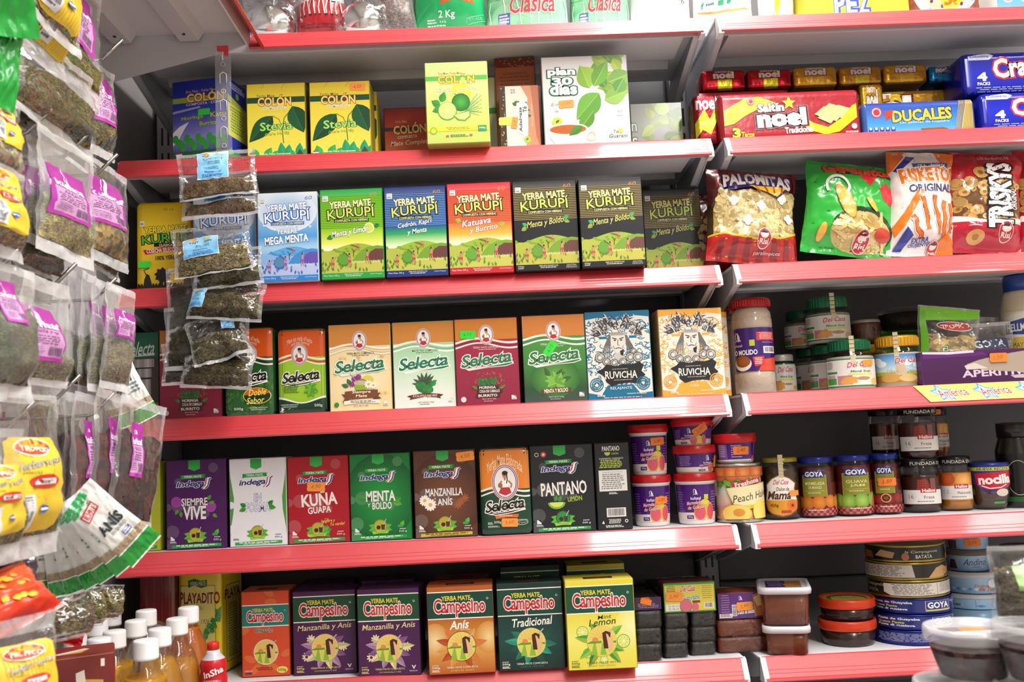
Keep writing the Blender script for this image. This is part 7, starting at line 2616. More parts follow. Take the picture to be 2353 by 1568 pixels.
def triskys(W, H):
 a = Art(W, H, '#b01c2c')
 a.grad(0, 0, 1, 1, [(0, '#a81a24'), (.3, '#c0242c'), (1, '#b01c30')])
 a.poly([(.04, .3), (.45, .26), (.9, .3), (.96, .66), (.5, .72), (.06, .66)], '#6a4a2a')
 popcorn(a, .06, .3, .94, .68, 70, .06, ('#d8ae6a', '#b8863c'), 9, ring=True)
 a.ell(.4, .22, .1, '#c89a54', .09, 14)
 a.ell(.4, .22, .04, '#8a5a2a', .035, 10)
 a.poly([(.04, .66), (.5, .7), (.97, .66), (1, .75), (.5, .76), (0, .76)], '#f0e4e0')
 a.rect(0, .72, 1, 1, '#b81c34')
 a.text('LOS AUTÉNTICOS', .4, .03, .8, .07, '#f0d8d4', rot=2)
 a.vtext('TRISKYS', .50, .12, .80, .76, '#f6f2f0', outs=[('#1c1418', .07)], bold=.05)
 a.vtext('ORIGINAL', .82, .36, .9, .58, '#e8e4e0', out=('#1c1418', .04), bold=.02)
 a.ell(.34, .86, .12, '#d8a860', .09, 16)
 a.ell(.34, .86, .05, '#a8742c', .035, 10)
 risi(a, .72, .80, .1)
 return a
bag_at('snack_bag', 'red bag of ring snacks with big white vertical lettering', 2212, 2344, 585, 2, .125, .174, .06, triskys, .006, rz=-4, roll=-6, back='#8a1420', group=SB, seed=10, top=.04, bot=.05, wr=.0026)
bag_at('snack_bag', 'red bag of ring snacks cut off by the right edge', 2376, 2496, 588, 2, .12, .178, .06, triskys, .02, rz=-6, roll=-5, back='#8a1420', group=SB, seed=11)
bag_at('snack_bag', 'shaded red ring snack bag behind the front one', 2170, 2290, 588, 2, .12, .155, .05, triskys, .11, roll=-8, back='#7a1018', group=SB, seed=14)
# ------------------------------------------------------------------ lowest shelf, right bay
def brick(name, label, xl, xr, yt, yb, Y, D, zb, c, group, mat='food', art=None, cat='block', film=True, st=(), seed=1):
 P0, P1 = at(xl, (yt + yb) / 2, Y), at(xr, (yt + yb) / 2, Y)
 W, H = P1.x - P0.x, zpx((xl + xr) / 2, yt, Y) - zb
 t = thing(name, label, cat, ((P0.x + P1.x) / 2, Y, zb), group=group)
 mb = MB()
 bm = bmesh.new()
 bmesh.ops.create_cube(bm, size=1)
 for v in bm.verts:
  v.co = (v.co.x * W * .98, D / 2 + v.co.y * D * .98, H / 2 + v.co.z * H * .97)
 bmesh.ops.bevel(bm, geom=bm.edges[:], offset=.006, segments=3, profile=.5, affect='EDGES')
 mb.bm(bm, c, 0, True)
 bm.free()
 mb.build('paste', mat, t)
 if film:
  mb = MB()
  def sh(u, v):
   a = 2 * math.pi * u
   ca, sa = math.cos(a), math.sin(a)
   k = (abs(ca) ** 8 + abs(sa) ** 8) ** (-1 / 8)
   n = .0016 * noise.noise(Vector((u * 16, v * 5, seed * 3.7)))
   return Vector(((W / 2 * (1.0 + .03 * abs(2 * v - 1))) * ca * k + n * ca, D / 2 + (D / 2) * sa * k * 1.005 + n * sa - .0002, .0002 + v * (H - .0004)))
  mb.grid(sh, 48, 8, '#ffffff')
  mb.build('clear_film', 'wrap', t)
 if art:
  ar = art(W, H)
  mb = MB()
  ar.put(mb, lambda x, y, n: Vector((-W * .485 + x * W * .97, -.0012 - n * EPS, H * .97 - y * H * .94)))
  lb = mb.build('paper_label', 'gloss', t)
  for x, y, wd, rot, col, txt in st:
   sticker(lb, None, lambda dx, dy, k: Vector((-W / 2 + x * W + dx, -.0028 - k, H * (1 - y) + dy)), wd, col, txt, rot)
 return t
BR = 'dark wrapped paste blocks'
zb = ZS[5]
rows = {1: (1458, 1523, .006, [(1518, 1480), (1480, 1443), (1443, 1404)]), 2: (1525, 1584, .02, [(1512, 1478), (1478, 1444), (1444, 1409)]), 3: (1586, 1648, .03, [(1506, 1474), (1474, 1440), (1440, 1405)])}
nm = {1: 'in the stack right beside the lemon box', 2: 'in the middle stack', 3: 'in the stack beside the amber blocks'}
ht = ('bottom', 'middle', 'upper')
for k, (xl, xr, Y, rr_) in rows.items():
 z = zb
 for i, (yb_, yt_) in enumerate(rr_):
  brick('paste_block', 'black wrapped paste block, %s one %s' % (ht[i], nm[k]), xl, xr, yt_, yb_, Y, .085, z, '#120706', BR, seed=k * 4 + i)
  z = zpx((xl + xr) / 2, yt_, Y)
def purple_top(W, H):
 a = Art(W, H, '#3a1c4a')
 a.ell(.4, .3, .2, '#c8642c')
 a.small(.1, .5, .9, .9, 3, '#8a70a0')
 return a
brick('paste_block', 'purple labelled block on top of the stack beside the lemon box', 1458, 1520, 1372, 1404, .012, .08, zpx(1490, 1404, .006), '#1c0e14', BR, art=purple_top, st=[(.42, .35, .018, -15, ORB, '')], seed=21)
def guava_bar(W, H):
 a = Art(W, H, '#2c9a3c')
 a.rect(.02, .07, .98, .96, '#e0c84a')
 a.text('Del Casa', .34, .1, .62, .3, '#c03440', out=('#f4e4e4', .05), bold=.015, shear=.3)
 a.text('Guayaba', .34, .42, .70, .64, '#3aa8a0', out=('#f0eab8', .04), bold=.02, shear=.3, rot=5)
 a.small(.05, .1, .25, .32, 4, '#3a3420', 2, .4)
 a.small(.74, .12, .96, .6, 7, '#9a8a34', 3, .35)
 a.rect(.03, .72, .30, .95, '#ece8e0')
 a.text('10 02 21', .08, .755, .28, .82, '#4a4a48')
 a.text('02 08 20', .08, .85, .28, .92, '#4a4a48')
 a.ell(.42, .8, .12, '#4f8a34', .14)
 a.ell(.42, .78, .11, '#d8687c', .12)
 a.ell(.6, .84, .07, '#d8687c', .09)
 a.rect(.55, .62, .70, .70, '#7a3020')
 a.rect(.77, .7, .96, .9, '#e8e4d8')
 a.bars(.79, .72, .94, .87, n=16)
 return a
z = zpx(1580, 1408, .028)
brick('paste_bar', 'yellow and green fruit paste bar lying across two dark stacks', 1523, 1645, 1337, 1403, .026, .06, z, '#6a2a24', 'labelled fruit paste bars', art=guava_bar, st=[(.21, .46, .028, -3, ORA, '2,90')], seed=22)
def batata_bar(W, H):
 a = Art(W, H, '#5a1a78')
 a.small(.06, .06, .26, .8, 8, '#a884bc', 2, .35)
 logo_woman(a, .47, .2, .045, '#ece4f0')
 a.text('kuñataî', .41, .36, .54, .44, '#ece4f0')
 a.poly([(.72, .1), (.82, .02), (.98, .02), (.98, .9), (.74, .94)], '#b8702c')
 a.poly([(.74, .2), (.86, .06), (.96, .14), (.92, .5), (.8, .55)], '#e0c088')
 a.text('Dulce de Batata', .40, .66, .74, .82, '#f4ece8', out=('#4a1430', .04), bold=.03, shear=.2, rot=4)
 a.rect(.28, .45, .38, .9, '#e8e0e4')
 a.bars(.29, .48, .37, .88, n=18, vert=False)
 a.rect(.02, .8, .28, .96, '#e8e0e4')
 a.small(.04, .82, .26, .94, 2, '#8a4a54')
 return a
AB = 'amber fruit paste bars'
z1 = zpx(1706, 1464, .035)
brick('paste_bar', 'amber fruit paste bar at the bottom under the purple one', 1650, 1770, 1464, 1500, .035, .07, ZS[5], '#6a2c14', AB, seed=23)
z2 = zpx(1706, 1424, .036)
brick('paste_bar', 'amber fruit paste bar between the bottom bar and the purple one', 1648, 1768, 1424, 1464, .036, .07, z1, '#74300f', AB, seed=24)
brick('paste_bar', 'purple labelled fruit paste bar on top of two amber bars', 1648, 1763, 1361, 1421, .04, .06, z2, '#6a2c14', 'labelled fruit paste bars', art=batata_bar, st=[(.54, .52, .027, 2, ORA, '2,90')], seed=25)
brick('paste_block', 'dark block deep in shade behind the yellow paste bar', 1500, 1640, 1340, 1400, .20, .08, ZS[5], '#140c0a', BR, seed=26)
def deli(label, xl, xr, ylt, ylb, yb, Yc, zb, top=None):
 """square clear tub of brown paste with a white snap lid"""
 P0, P1 = at(xl, (ylb + yb) / 2, Yc - .05), at(xr, (ylb + yb) / 2, Yc - .05)
 W = (P1.x - P0.x) * .86
 D = .105
 zl = zpx((xl + xr) / 2, ylb, Yc - D / 2) - zb
 t = thing('paste_tub', label, 'tub', ((P0.x + P1.x) / 2, Yc, zb), group='square clear tubs of brown paste', rz=-14)
 mb = MB()
 loft(mb, [(rrect(W * .88, D * .88, .012), .002), (rrect(W * .93, D * .93, .013), zl - .004)], '#7a340e')
 mb.build('contents', 'jam', t)
 mb = MB()
 loft(mb, [(rrect(W * .89, D * .89, .012), 0), (rrect(W * .97, D * .97, .014), zl)], '#ffffff', cap=False)
 mb.build('tub_shell', 'glass', t)
 mb = MB()
 loft(mb, [(rrect(W * 1.04, D * 1.04, .016), zl - .006), (rrect(W * 1.06, D * 1.06, .016), zl), (rrect(W * 1.03, D * 1.03, .015), zl + .004), (rrect(W * .9, D * .9, .013), zl + .004), (rrect(W * .88, D * .88, .013), zl + .002)], '#d8d4dc')
 mb.build('lid', 'cap', t)
 if top:
  a = Art(W * .7, D * .6, '#3a1c6a')
  a.rect(.55, 0, 1, 1, '#c8963c')
  a.small(.05, .1, .5, .9, 4, '#a890c8')
  a.rect(.5, .5, .8, .8, ORA)
  mb = MB()
  a.put(mb, lambda x, y, n: Vector(((x - .5) * W * .7, (.5 - y) * D * .6, zl + .0024 + n * EPS)))
  mb.build('paper_label', 'gloss', t)
 return zb + zl + .0045
z = deli('square clear tub of brown paste at the bottom of its pair', 1768, 1888, 1430, 1447, 1512, .045, ZS[5])
deli('square clear tub of brown paste with purple lid label, upper one', 1756, 1890, 1338, 1357, 1430, .045, z, True)
# round dark tubs with orange lids
def round_tub(label, xl, xr, yl0, yl1, Yc, zb, art=None):
 cx, R = span(xl, xr, yl1, Yc)
 zl = zpx((xl + xr) / 2, yl1, Yc - R) - zb
 zt = zpx((xl + xr) / 2, yl0, Yc - R) - zb
 t = thing('paste_tub', label, 'tub', (cx, Yc, zb), group='round orange lidded tubs')
 mb = MB()
 mb.lathe([(R * .86, 0), (R * .9, .003), (R * .96, zl)], '#2c1814', n=40)
 mb.build('tub_body', 'gloss', t)
 mb = MB()
 mb.lathe([(R * .98, zl - .002), (R * 1.0, zl), (R * 1.0, zt - .003), (R * .97, zt), (R * .92, zt), (R * .9, zt - .003), (R * .1, zt - .003)], '#cf3a14', n=44)
 mb.build('lid', 'plastic', t)
 if art:
  a = Art(R * 1.7, R * 1.7)
  a.ell(.5, .5, .5, '#c8b848', n=32)
  a.ell(.5, .5, .42, '#4a7a30', n=30)
  a.ell(.5, .62, .36, '#d8c44a', n=24)
  a.text('Del Casa', .22, .28, .7, .42, '#e8e0d4', bold=.02, shear=.3)
  a.rect(.45, .75, .75, .88, ORA)
  mb = MB()
  a.put(mb, lambda x, y, n: Vector(((x - .5) * R * 1.7, (.5 - y) * R * 1.7, zt - .0022 + n * EPS)))
  mb.build('paper_label', 'gloss', t)
 return zb + zt
z = round_tub('dark round tub with orange lid, lower of the pair', 1884, 2012, 1432, 1452, .075, ZS[5])
round_tub('dark round tub with orange lid and printed top, upper of the pair', 1884, 2009, 1382, 1401, .075, z, True)
# flat round tins: three black over three blue
def flat_tin(label, xl, xr, yt, yb_, Yc, zb, art, rim, group):
 cx, R = span(xl, xr, (yt + yb_) / 2, Yc)
 h = zpx((xl + xr) / 2, yt, Yc - R) - zb
 t = thing('flat_tin', label, 'tin', (cx, Yc, zb), group=group)
 mb = MB()
 mb.lathe([(R * .96, 0), (R * .995, .0015), (R * .985, .003), (R * .985, h - .003), (R * .995, h - .0015), (R * .97, h), (R * .95, h - .002), (R * .1, h - .002)], rim, n=48)
 mb.build('tin_body', 'tin', t)
 a = art(R * math.radians(180), h - .007)
 va = view_a(cx, Yc)
 mb = MB()
 cyl_label(mb, a, R * .987, .0035, h - .0035, va - 90, va + 90, 30)
 mb.build('printed_band', 'gloss', t)
 return zb + h
def paste_blue(kind):
 def art(W, H):
  a = Art(W, H, '#1c2674')
  o = .0 if kind == 1 else .06
  if kind == 3:
   a.text('GOYA', .0, .12, .13, .62, '#e8e6ee', bold=.05)
   a.rect(0, .78, .16, .88, '#d8c83c')
   a.small(.2, .1, .78, .9, 9, '#a8a8c8', 4, .35)
   return a
  a.text('Pasta de Guayaba', .15 + o, .12, .5 + o, .36, '#e8e6ee', bold=.03)
  a.text('Guava Paste', .15 + o, .42, .38 + o, .62, '#c8c04a', bold=.03)
  a.text('Pasta di guaiava', .15 + o, .68, .46 + o, .9, '#e8e6ee', bold=.03)
  a.rect(.6 + o, .06, .84 + o, .94, '#c8c4d0')
  a.rect(.605 + o, .08, .835 + o, .92, '#24307c')
  a.text('GOYA', .62 + o, .2, .82 + o, .68, '#f0eef0', bold=.035)
  a.rect(.605 + o, .80, .835 + o, .9, '#d8d03c')
  a.text('Pasta', .86 + o, .14, .94 + o, .34, '#e8e6ee')
  return a
 return art
def campag(kind):
 def art(W, H):
  a = Art(W, H, '#1c1a16')
  if kind == 1:
   a.poly([(.04, .9), (.1, .3), (.2, .4), (.22, .9)], '#8a4a1c')
   a.poly([(.24, .7), (.3, .2), (.42, .4), (.4, .85)], '#b89868')
   a.text('la Campagnola', .5, .24, .78, .5, '#e4dcd0', bold=.005, shear=.3)
   a.text('BATATA', .58, .6, .72, .86, '#e4e0d4', bold=.02)
   a.ell(.5, .72, .03, '#b86a54')
   a.poly([(.9, .95), (.96, .1), (1, .1), (1, .95)], '#a8782c')
  elif kind == 2:
   a.poly([(.0, .05), (.55, .02), (.57, .95), (.02, .98)], '#bcb4ac')
   a.small(.06, .12, .52, .9, 8, '#4a4644', 3, .4)
   a.line([(.28, .05), (.28, .95)], .004, '#6a6664')
   a.poly([(.68, 1), (.76, .3), (.84, .15), (.92, .4), (.86, 1)], '#d0a468')
   a.poly([(.84, .5), (.96, .3), (.98, .7), (.86, .9)], '#c89858')
  else:
   a.text('la Campagnola', .06, .1, .3, .42, '#b8b0a4', shear=.3)
   a.text('BATATA', .1, .55, .24, .8, '#b8b0a4')
   a.poly([(.30, .1), (.99, .04), (.99, .92), (.36, .98), (.30, .74)], '#d8d0c8')
   a.small(.36, .14, .72, .92, 9, '#4a4644', 3, .4)
   a.small(.76, .12, .96, .8, 8, '#5a5654', 5, .35)
   a.line([(.74, .1), (.74, .92)], .004, '#8a8682')
  return a
 return art
Yt = .082
TN, TBk = 'blue fruit paste tins', 'black sweet paste tins'
z = flat_tin('blue flat tin at the very bottom with small print showing', 2008, 2184, 1452, 1484, Yt, ZS[5], paste_blue(3), '#2c3a94', TN)
z = flat_tin('blue flat tin in the middle of the three blue ones', 2008, 2184, 1415, 1452, Yt, z, paste_blue(2), '#2c3a94', TN)
z = flat_tin('uppermost blue flat tin under the black tins', 2010, 2183, 1377, 1414, Yt, z, paste_blue(1), '#2c3a94', TN)
z = flat_tin('black flat tin with white printed panel, lowest of the black ones', 2000, 2175, 1336, 1376, Yt, z, campag(3), '#b8a050', TBk)
z = flat_tin('black flat tin with pasted label and orange slices, middle black one', 1994, 2168, 1295, 1336, Yt, z, campag(2), '#b8a050', TBk)
z = flat_tin('topmost black flat tin with white script lettering', 1993, 2166, 1255, 1294, Yt, z, campag(1), '#b8a050', TBk)
def blue_tub(kind):
 def art(W, H):
  a = Art(W, H, '#8ab8dc')
  a.grad(0, 0, 1, 1, [(0, '#a8cce4'), (1, '#88b4dc')])
  if kind == 'andino':
   a.text('Andino', .42, .25, .82, .66, '#3a3a94', shear=.35, bold=.005)
   a.small(.55, .74, .72, .84, 1, '#5a6aa8')
   a.poly([(.1, .9), (.16, .3), (.26, .3), (.3, .9)], '#5a3424')
  elif kind == 'plain':
   a.rect(.1, .3, .3, .95, '#6a4a44')
  elif kind == 'dulce':
   for i in range(9):
    x = .2 + .07 * i
    a.poly([(x, .72), (x + .035, .6), (x + .07, .72), (x + .035, .84)], '#5a9ad0' if i % 2 else '#c8e0f0')
   a.text('Dulce', .5, .42, .66, .58, '#c8702c', bold=.02, shear=.2)
   a.text('de Batata', .54, .6, .84, .82, '#c8702c', bold=.02, shear=.2)
   a.ell(.7, .35, .05, '#e8eef4')
   a.rect(.92, .2, 1, .9, '#24409c')
  else:
   a.rect(.12, .5, .36, .78, '#b8d0e0')
   a.bars(.14, .54, .34, .76, n=16)
   a.line([(.5, .2), (.5, .95)], .004, '#3a6aa8')
   a.poly([(.5, .7), (.56, .6), (.62, .72), (.56, .84)], '#4a90d0')
  return a
 return art
Yd = .16
BT = 'pale blue sweet tubs'
cxs = [('big pale blue tub at foot of the stack behind the tins', 2174, 2312, 1362, 1376, 1400, 'back'), ('big pale blue tub with orange lettering, second from bottom', 2172, 2308, 1312, 1328, 1345, 'dulce')]
z = ZS[5] + .033
mb = MB()
cx, R = span(2178, 2310, 1420, Yd)
tag_t = thing('sweet_tub', 'hidden-footed pale blue tub under the big blue ones behind tins', 'tub', (cx, Yd, ZS[5]), group=BT)
mb.lathe([(R * .9, 0), (R * .94, .002), (R * .97, .0325)], '#8ab4d8', n=36)
mb.build('tub_body', 'plastic', tag_t)
for lab, xl, xr, a, b, m_, k in cxs:
 tub('sweet_tub', lab, xl, xr, a, b, m_, Yd, z, blue_tub(k), (-80, 80, .06, .84), group=BT, lidc='#cfd0d2', body='#8ab4d8', kb=.94)
 z = zpx((xl + xr) / 2, a + 2, Yd - .03)
tub('sweet_tub', 'small pale blue tub with violet script, above the big ones', 2180, 2272, 1262, 1276, 1296, Yd, z, blue_tub('andino'), (-80, 80, .06, .88), group=BT, lidc='#6a5a54', body='#a8c4dc', kb=.95)
z = zpx(2226, 1266, Yd - .03)
tub('sweet_tub', 'small pale blue tub with orange sticker at top of its stack', 2178, 2268, 1222, 1234, 1250, Yd, z, blue_tub('plain'), (-80, 80, .06, .88), stickers=[(14, .5, .026, 3, ORB, '2,50')], group=BT, lidc='#6a5a54', body='#a8a4b8', kb=.95)
def dulce(W, H):
 a = Art(W, H, '#4a7aa8')
 a.grad(0, 0, 1, 1, [(0, '#8a7464'), (.5, '#6a4a34'), (.65, '#2a88c0'), (1, '#3a98d0')])
 a.ell(.6, .45, .12, '#c87a3c', .1)
 a.small(.1, .1, .4, .6, 6, '#c8b8a8', 3, .4)
 return a
jar('caramel_jar', 'dark caramel jar with blue edged label at right edge of lowest shelf', 2304, 2392, 1255, 1275, 1320, .14, ZS[5] + .06, '#4a2818', '#2a2624', dulce, (-70, 80, .1, .8), group='caramel jars')
jar('caramel_jar', 'dim caramel jar under the blue edged one at right edge', 2306, 2394, 1352, 1368, 1400, .14, ZS[5], '#3a2014', '#2a2624', None, group='caramel jars', kind='gloss')
# ------------------------------------------------------------------ top shelf, right bay
def harina(W, H):
 a = Art(W, H, '#f1efea')
 V = BAGV
 a.text('f', .10, V(5), .14, V(16), '#3f9a7c', bold=.03)
 a.small(.17, V(8), .32, V(15), 1, '#4a9a80')
 a.rect(.36, V(6), .45, V(15), '#3fae84')
 a.leaf(.5, V(13), .1, .06, 40, '#3fae84')
 a.text('PARAGUAY', .76, V(-2), .98, V(4), '#6ab89c')
 a.poly([(.04, V(21)), (.3, V(25)), (.6, V(23)), (.85, V(16)), (.97, V(18)), (.86, V(19)), (.6, V(27)), (.3, V(29)), (.08, V(25))], '#e8a04c')
 return a
bag_at('flour_bag', 'white bag with green icons and orange stripe over the shelf joint', 1604, 1746, 44, 0, None, .28, .08, harina, .03, back='#e8e6e2', group='bags on the top shelf', seed=15)
def pale_yellow(W, H):
 a = Art(W, H, '#f0efe0')
 a.poly([(.3, .4), (.6, .3), (.5, .98), (.4, .98)], '#f0ea3c')
 a.leaf(.32, .96, .3, .14, 70, '#a8b0a0')
 return a
bag_at('flour_bag', 'white bag with yellow blade shape left of the yellow box', 1752, 1836, 40, 0, None, .22, .05, pale_yellow, .03, back='#e8e6da', group='bags on the top shelf', seed=16)
def pez(W, H):
 a = Art(W, H, '#f4ea2c')
 a.grad(0, 0, 1, 1, [(0, '#f6ee3a'), (1, '#f0e626')])
 for i, ch in enumerate('PEZ'):
  x = .30 + i * .115
  a.text(ch, x + .012, .70, x + .098, .96, '#2c4ab8', bold=.09)
  a.text(ch, x, .71, x + .085, .97, '#2c4ab8', bold=.08)
  a.text(ch, x, .71, x + .085, .97, '#f4f2ee', bold=.04)
 return a
carton('candy_box', 'bright yellow candy box with blue and white letters on the top shelf', 1840, 2083, -150, 0, pez, Y=.012, D=.08, side='#c8bc20', H=.13, yb=44)
def cookie(W, H):
 a = Art(W, H, '#8a4a34')
 a.ell(.5, .6, .46, '#f0ece8', .38)
 a.ell(.5, .6, .36, '#dcc49c', .3)
 for x, y in ((.3, .8), (.45, .86), (.7, .84), (.22, .7), (.8, .72)):
  a.ell(x, y, .022, '#5a3a6a', n=8)
 a.ell(.56, .78, .13, '#f0d83c', n=22)
 a.text('3', .48, .72, .56, .85, '#d8741c', bold=.05)
 a.text('€', .58, .76, .64, .85, '#d8741c', bold=.02)
 return a
bag_at('cookie_pack', 'wrapped round cookie with yellow price circle at the right of top shelf', 2090, 2270, 34, 0, None, .13, .04, cookie, .02, back='#7a4a38', seed=17, mat='gloss')
def tins_blue(W, H):
 a = Art(W, H, '#5a9ad8')
 for x in (.2, .5, .8):
  a.ell(x, .7, .1, '#a8c4e8')
  a.ring(x, .7, .07, .015, '#d86a6a', n=14)
 return a
carton('candy_box', 'light blue box with round emblems at right edge of top shelf', 2286, 2420, -80, 0, tins_blue, Y=.02, D=.06, side='#c8c4bc', H=.09, yb=30)
# ------------------------------------------------------------------ bags hanging on the left wall
def kun(sub):
 """magenta label of the herb pouches"""
 def art(W, H):
  a = Art(W, H, '#a8309a')
  a.grad(0, 0, 1, 1, [(0, '#a02c92'), (1, '#b03aa2')])
  a.rect(.07, .42, .93, .93, '#c796c4')
  logo_woman(a, .42, .17, .14, '#f0dcee')
  a.text('kuñataî', .1, .285, .92, .40, '#f6eaf4', bold=.03)
  a.text(sub, .22, .445, .8, .51, '#6a3a70')
  a.small(.1, .54, .9, .72, 4, '#7a5080', 3, .35)
  a.small(.1, .75, .5, .9, 4, '#8a6090', 5, .3)
  a.bars(.56, .74, .9, .9, '#6a4a70', n=16)
  return a
 return art
def trop(sub, grid=False):
 """yellow label; its cartoon figure is left off"""
 def art(W, H):
  a = Art(W, H)
  r = .1
  a.poly([(r, 0), (1 - r, 0), (1, r * .5), (1, 1 - r * .5), (1 - r, 1), (r, 1), (0, 1 - r * .5), (0, r * .5)], '#e8c83c')
  if grid:
   for i in range(14):
    a.rect(.05 + i * .066, .02, .06 + i * .066, .98, '#dcb230')
  k = 1 / a.A
  a.ell(.46, .105, .33, '#d84a2c', .092 * k)
  a.ell(.46, .075, .27, '#e89a34', .055 * k)
  a.ell(.46, .055, .1, '#ecc83c', .035 * k)
  a.ring(.46, .105, .33, .016, '#f4e8dc', .092 * k)
  a.text('TROPICO', .2, .10, .74, .15, '#f6eee6', bold=.035, rot=-3)
  a.text('Yerbas', .12, .25, .5, .33, '#b8b8bc', bold=.01, shear=.4, rot=8, out=('#8a8450', .03))
  a.text('Yuyos', .5, .225, .92, .3, '#b8b8bc', bold=.01, shear=.4, rot=8, out=('#8a8450', .03))
  a.text('selecta', .2, .35, .44, .385, '#6a6034')
  a.ell(.54, .47, .27, '#c83a34', .075 * k)
  a.rect(.34, .44, .74, .5, '#f0ece8')
  a.text(sub, .38, .452, .7, .488, '#6a2a30', bold=.02)
  a.rect(.04, .6, .36, .96, '#dcdce0')
  a.small(.07, .62, .34, .74, 4, '#6a6a70', 2, .4)
  a.bars(.07, .77, .33, .88, '#5a5a60', n=16)
  a.small(.07, .9, .3, .94, 1, '#6a6a70')
  a.ell(.56, .76, .09, '#3a5ab0', .045 * k)
  a.ell(.56, .76, .085, '#e8e8f0', .015 * k)
  return a
 return art
def hang(label, pl, pr, yt, yb, X, rz=90, T=.018, herb='#6f6a38', fill=.5, lab=None, labbox=(.25, .25, .75, .62), film='film', seed=1, dy=0, lean=0, roll=0, hmat='herb', name='herb_pouch', hname='dried_herbs', wr=.002, sag=.9, lump=.08, bot=.08, top=.08,
  group='herb pouches on the wall hooks'):
 """bag hung so that its upright edges show at pixel columns pl and pr, in the plane X at its left edge"""
 ym = (yt + yb) / 2
 P = at_x(pl, ym, X)
 a = math.radians(rz)
 n = Vector((math.sin(a), -math.cos(a), 0))
 Q = at_plane(pr, ym + dy, P, n)
 W = math.hypot(Q.x - P.x, Q.y - P.y)
 pc = (pl + pr) / 2
 zt, zb = at_plane(pc, yt, P, n).z, at_plane(pc, yb, P, n).z
 c = (P + Q) / 2
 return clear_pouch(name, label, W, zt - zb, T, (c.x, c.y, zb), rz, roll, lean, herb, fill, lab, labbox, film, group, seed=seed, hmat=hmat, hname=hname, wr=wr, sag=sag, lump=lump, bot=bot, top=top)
# top cluster
hang('frosted pouch with magenta label at the top, below the white ribbed shelf', 66, 232, -95, 196, -.868, T=.03, herb='#6a6428', fill=.62, lab=kun('CEDRÓN'), labbox=(.16, .20, .76, .66), seed=41, bot=.12)
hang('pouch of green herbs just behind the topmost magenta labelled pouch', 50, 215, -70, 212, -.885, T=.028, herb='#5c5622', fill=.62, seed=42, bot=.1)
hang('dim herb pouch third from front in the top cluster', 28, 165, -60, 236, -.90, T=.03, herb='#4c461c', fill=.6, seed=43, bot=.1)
hang('yellow labelled tea pouch at very top beside the green foil bag', 62, 182, -150, 84, -.835, T=.03, herb='#8a7c4c', fill=.75, lab=trop('BOLDO', True), labbox=(.08, .1, .86, .86), seed=44, name='tea_pouch', bot=.11)
hang('yellow labelled tea pouch with ribbed pink seal behind the green foil bag', 8, 150, -120, 136, -.852, T=.03, herb='#6a5c30', fill=.7, lab=trop('BURRITO', True), labbox=(.4, .1, .95, .84), seed=45, name='tea_pouch', bot=.17)
hang('large pouch of dark herbs in the middle of the upper left cluster', 24, 212, 100, 306, -.855, T=.04, herb='#5a5420', fill=.42, seed=46, lump=.12, bot=.1, wr=.003)
hang('herb pouch with magenta label slanting by the left end of the shelves', 196, 262, 150, 360, -.905, T=.03, herb='#6a6228', fill=.62, lab=kun('LLANTÉN'), labbox=(.04, .14, .84, .66), seed=47, rz=80, bot=.1)
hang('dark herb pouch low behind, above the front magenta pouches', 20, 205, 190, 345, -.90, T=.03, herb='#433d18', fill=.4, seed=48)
# the big foil bag at the corner
def greenfoil(W, H):
 a = Art(W, H, '#0f7a2c')
 a.grad(0, 0, 1, 1, [(0, '#0c6a28'), (1, '#149a34')])
 a.poly([(.7, 0), (.85, 0), (.45, .5), (.4, .4)], '#dfeee0')
 return a
P = at_x(14, 104, -.79)
printed_bag('sachet', 'green foil bag corner jutting in at the top left', .062, .16, .02, greenfoil, (P.x, P.y, P.z), 55, 14, -6, back='#0f7a2c', mat='bagprint', group='green and white herb sachets', seed=51, lift=True, top=.05, bot=.1)
P = at_x(-6, 245, -.80)
printed_bag('sachet', 'green foil corner hanging at left edge above the second hook', .03, .12, .012, greenfoil, (P.x, P.y, P.z), 70, -8, 0, back='#0f7a2c', mat='bagprint', group='green and white herb sachets', seed=52)
# second cluster: the clear front pouches with magenta labels
hang('front herb pouch with full magenta label on the third hook row', 84, 214, 322, 598, -.852, T=.03, herb='#a39a4c', fill=.56, lab=kun('RUDA PLANTA'), labbox=(.06, .30, .66, .70), seed=61, film='frost', bot=.1, dy=8, top=.1)
hang('herb pouch with magenta label at right, beside the second red strip', 208, 292, 382, 612, -.868, T=.028, herb='#a0864a', fill=.5, lab=kun('MANZANILLA DULCE'), labbox=(-.1, .2, .68, .64), seed=62, hmat='chunks', bot=.1, dy=8)
hang('pouch with a slice of magenta label just left of the front pouch', 60, 150, 308, 575, -.872, T=.03, herb='#8a8038', fill=.6, lab=kun('RUDA'), labbox=(.2, .3, .9, .75), seed=63, film='frost', bot=.08)
hang('pouch with magenta label third from the front, behind the yellow labelled bags', 34, 120, 312, 560, -.89, T=.028, herb='#5c581f', fill=.6, lab=kun('ANÍS'), labbox=(.04, .34, .9, .82), seed=64, bot=.08)
hang('lower pouch of brown herbs below the front magenta pouch', 36, 145, 490, 632, -.895, T=.03, herb='#5a4a2c', fill=.5, seed=65)
hang('lower clear pouch tip beside the grey bay side', 196, 274, 480, 628, -.885, T=.025, herb='#6a5434', fill=.6, seed=66, roll=-4)
hang('yellow labelled pouch at left edge with pale mushrooms', -70, 44, 205, 415, -.80, T=.03, herb='#b4ac88', fill=.5, lab=trop('TILO'), labbox=(.1, .05, .82, .62), seed=67, name='tea_pouch', hmat='chunks', film='wrap')
hang('yellow labelled pouch at left edge with ridged white seal', -60, 54, 375, 588, -.79, T=.03, herb='#938c60', fill=.6, lab=trop('MENTA'), labbox=(.02, .05, .8, .74), seed=68, name='tea_pouch', bot=.14)
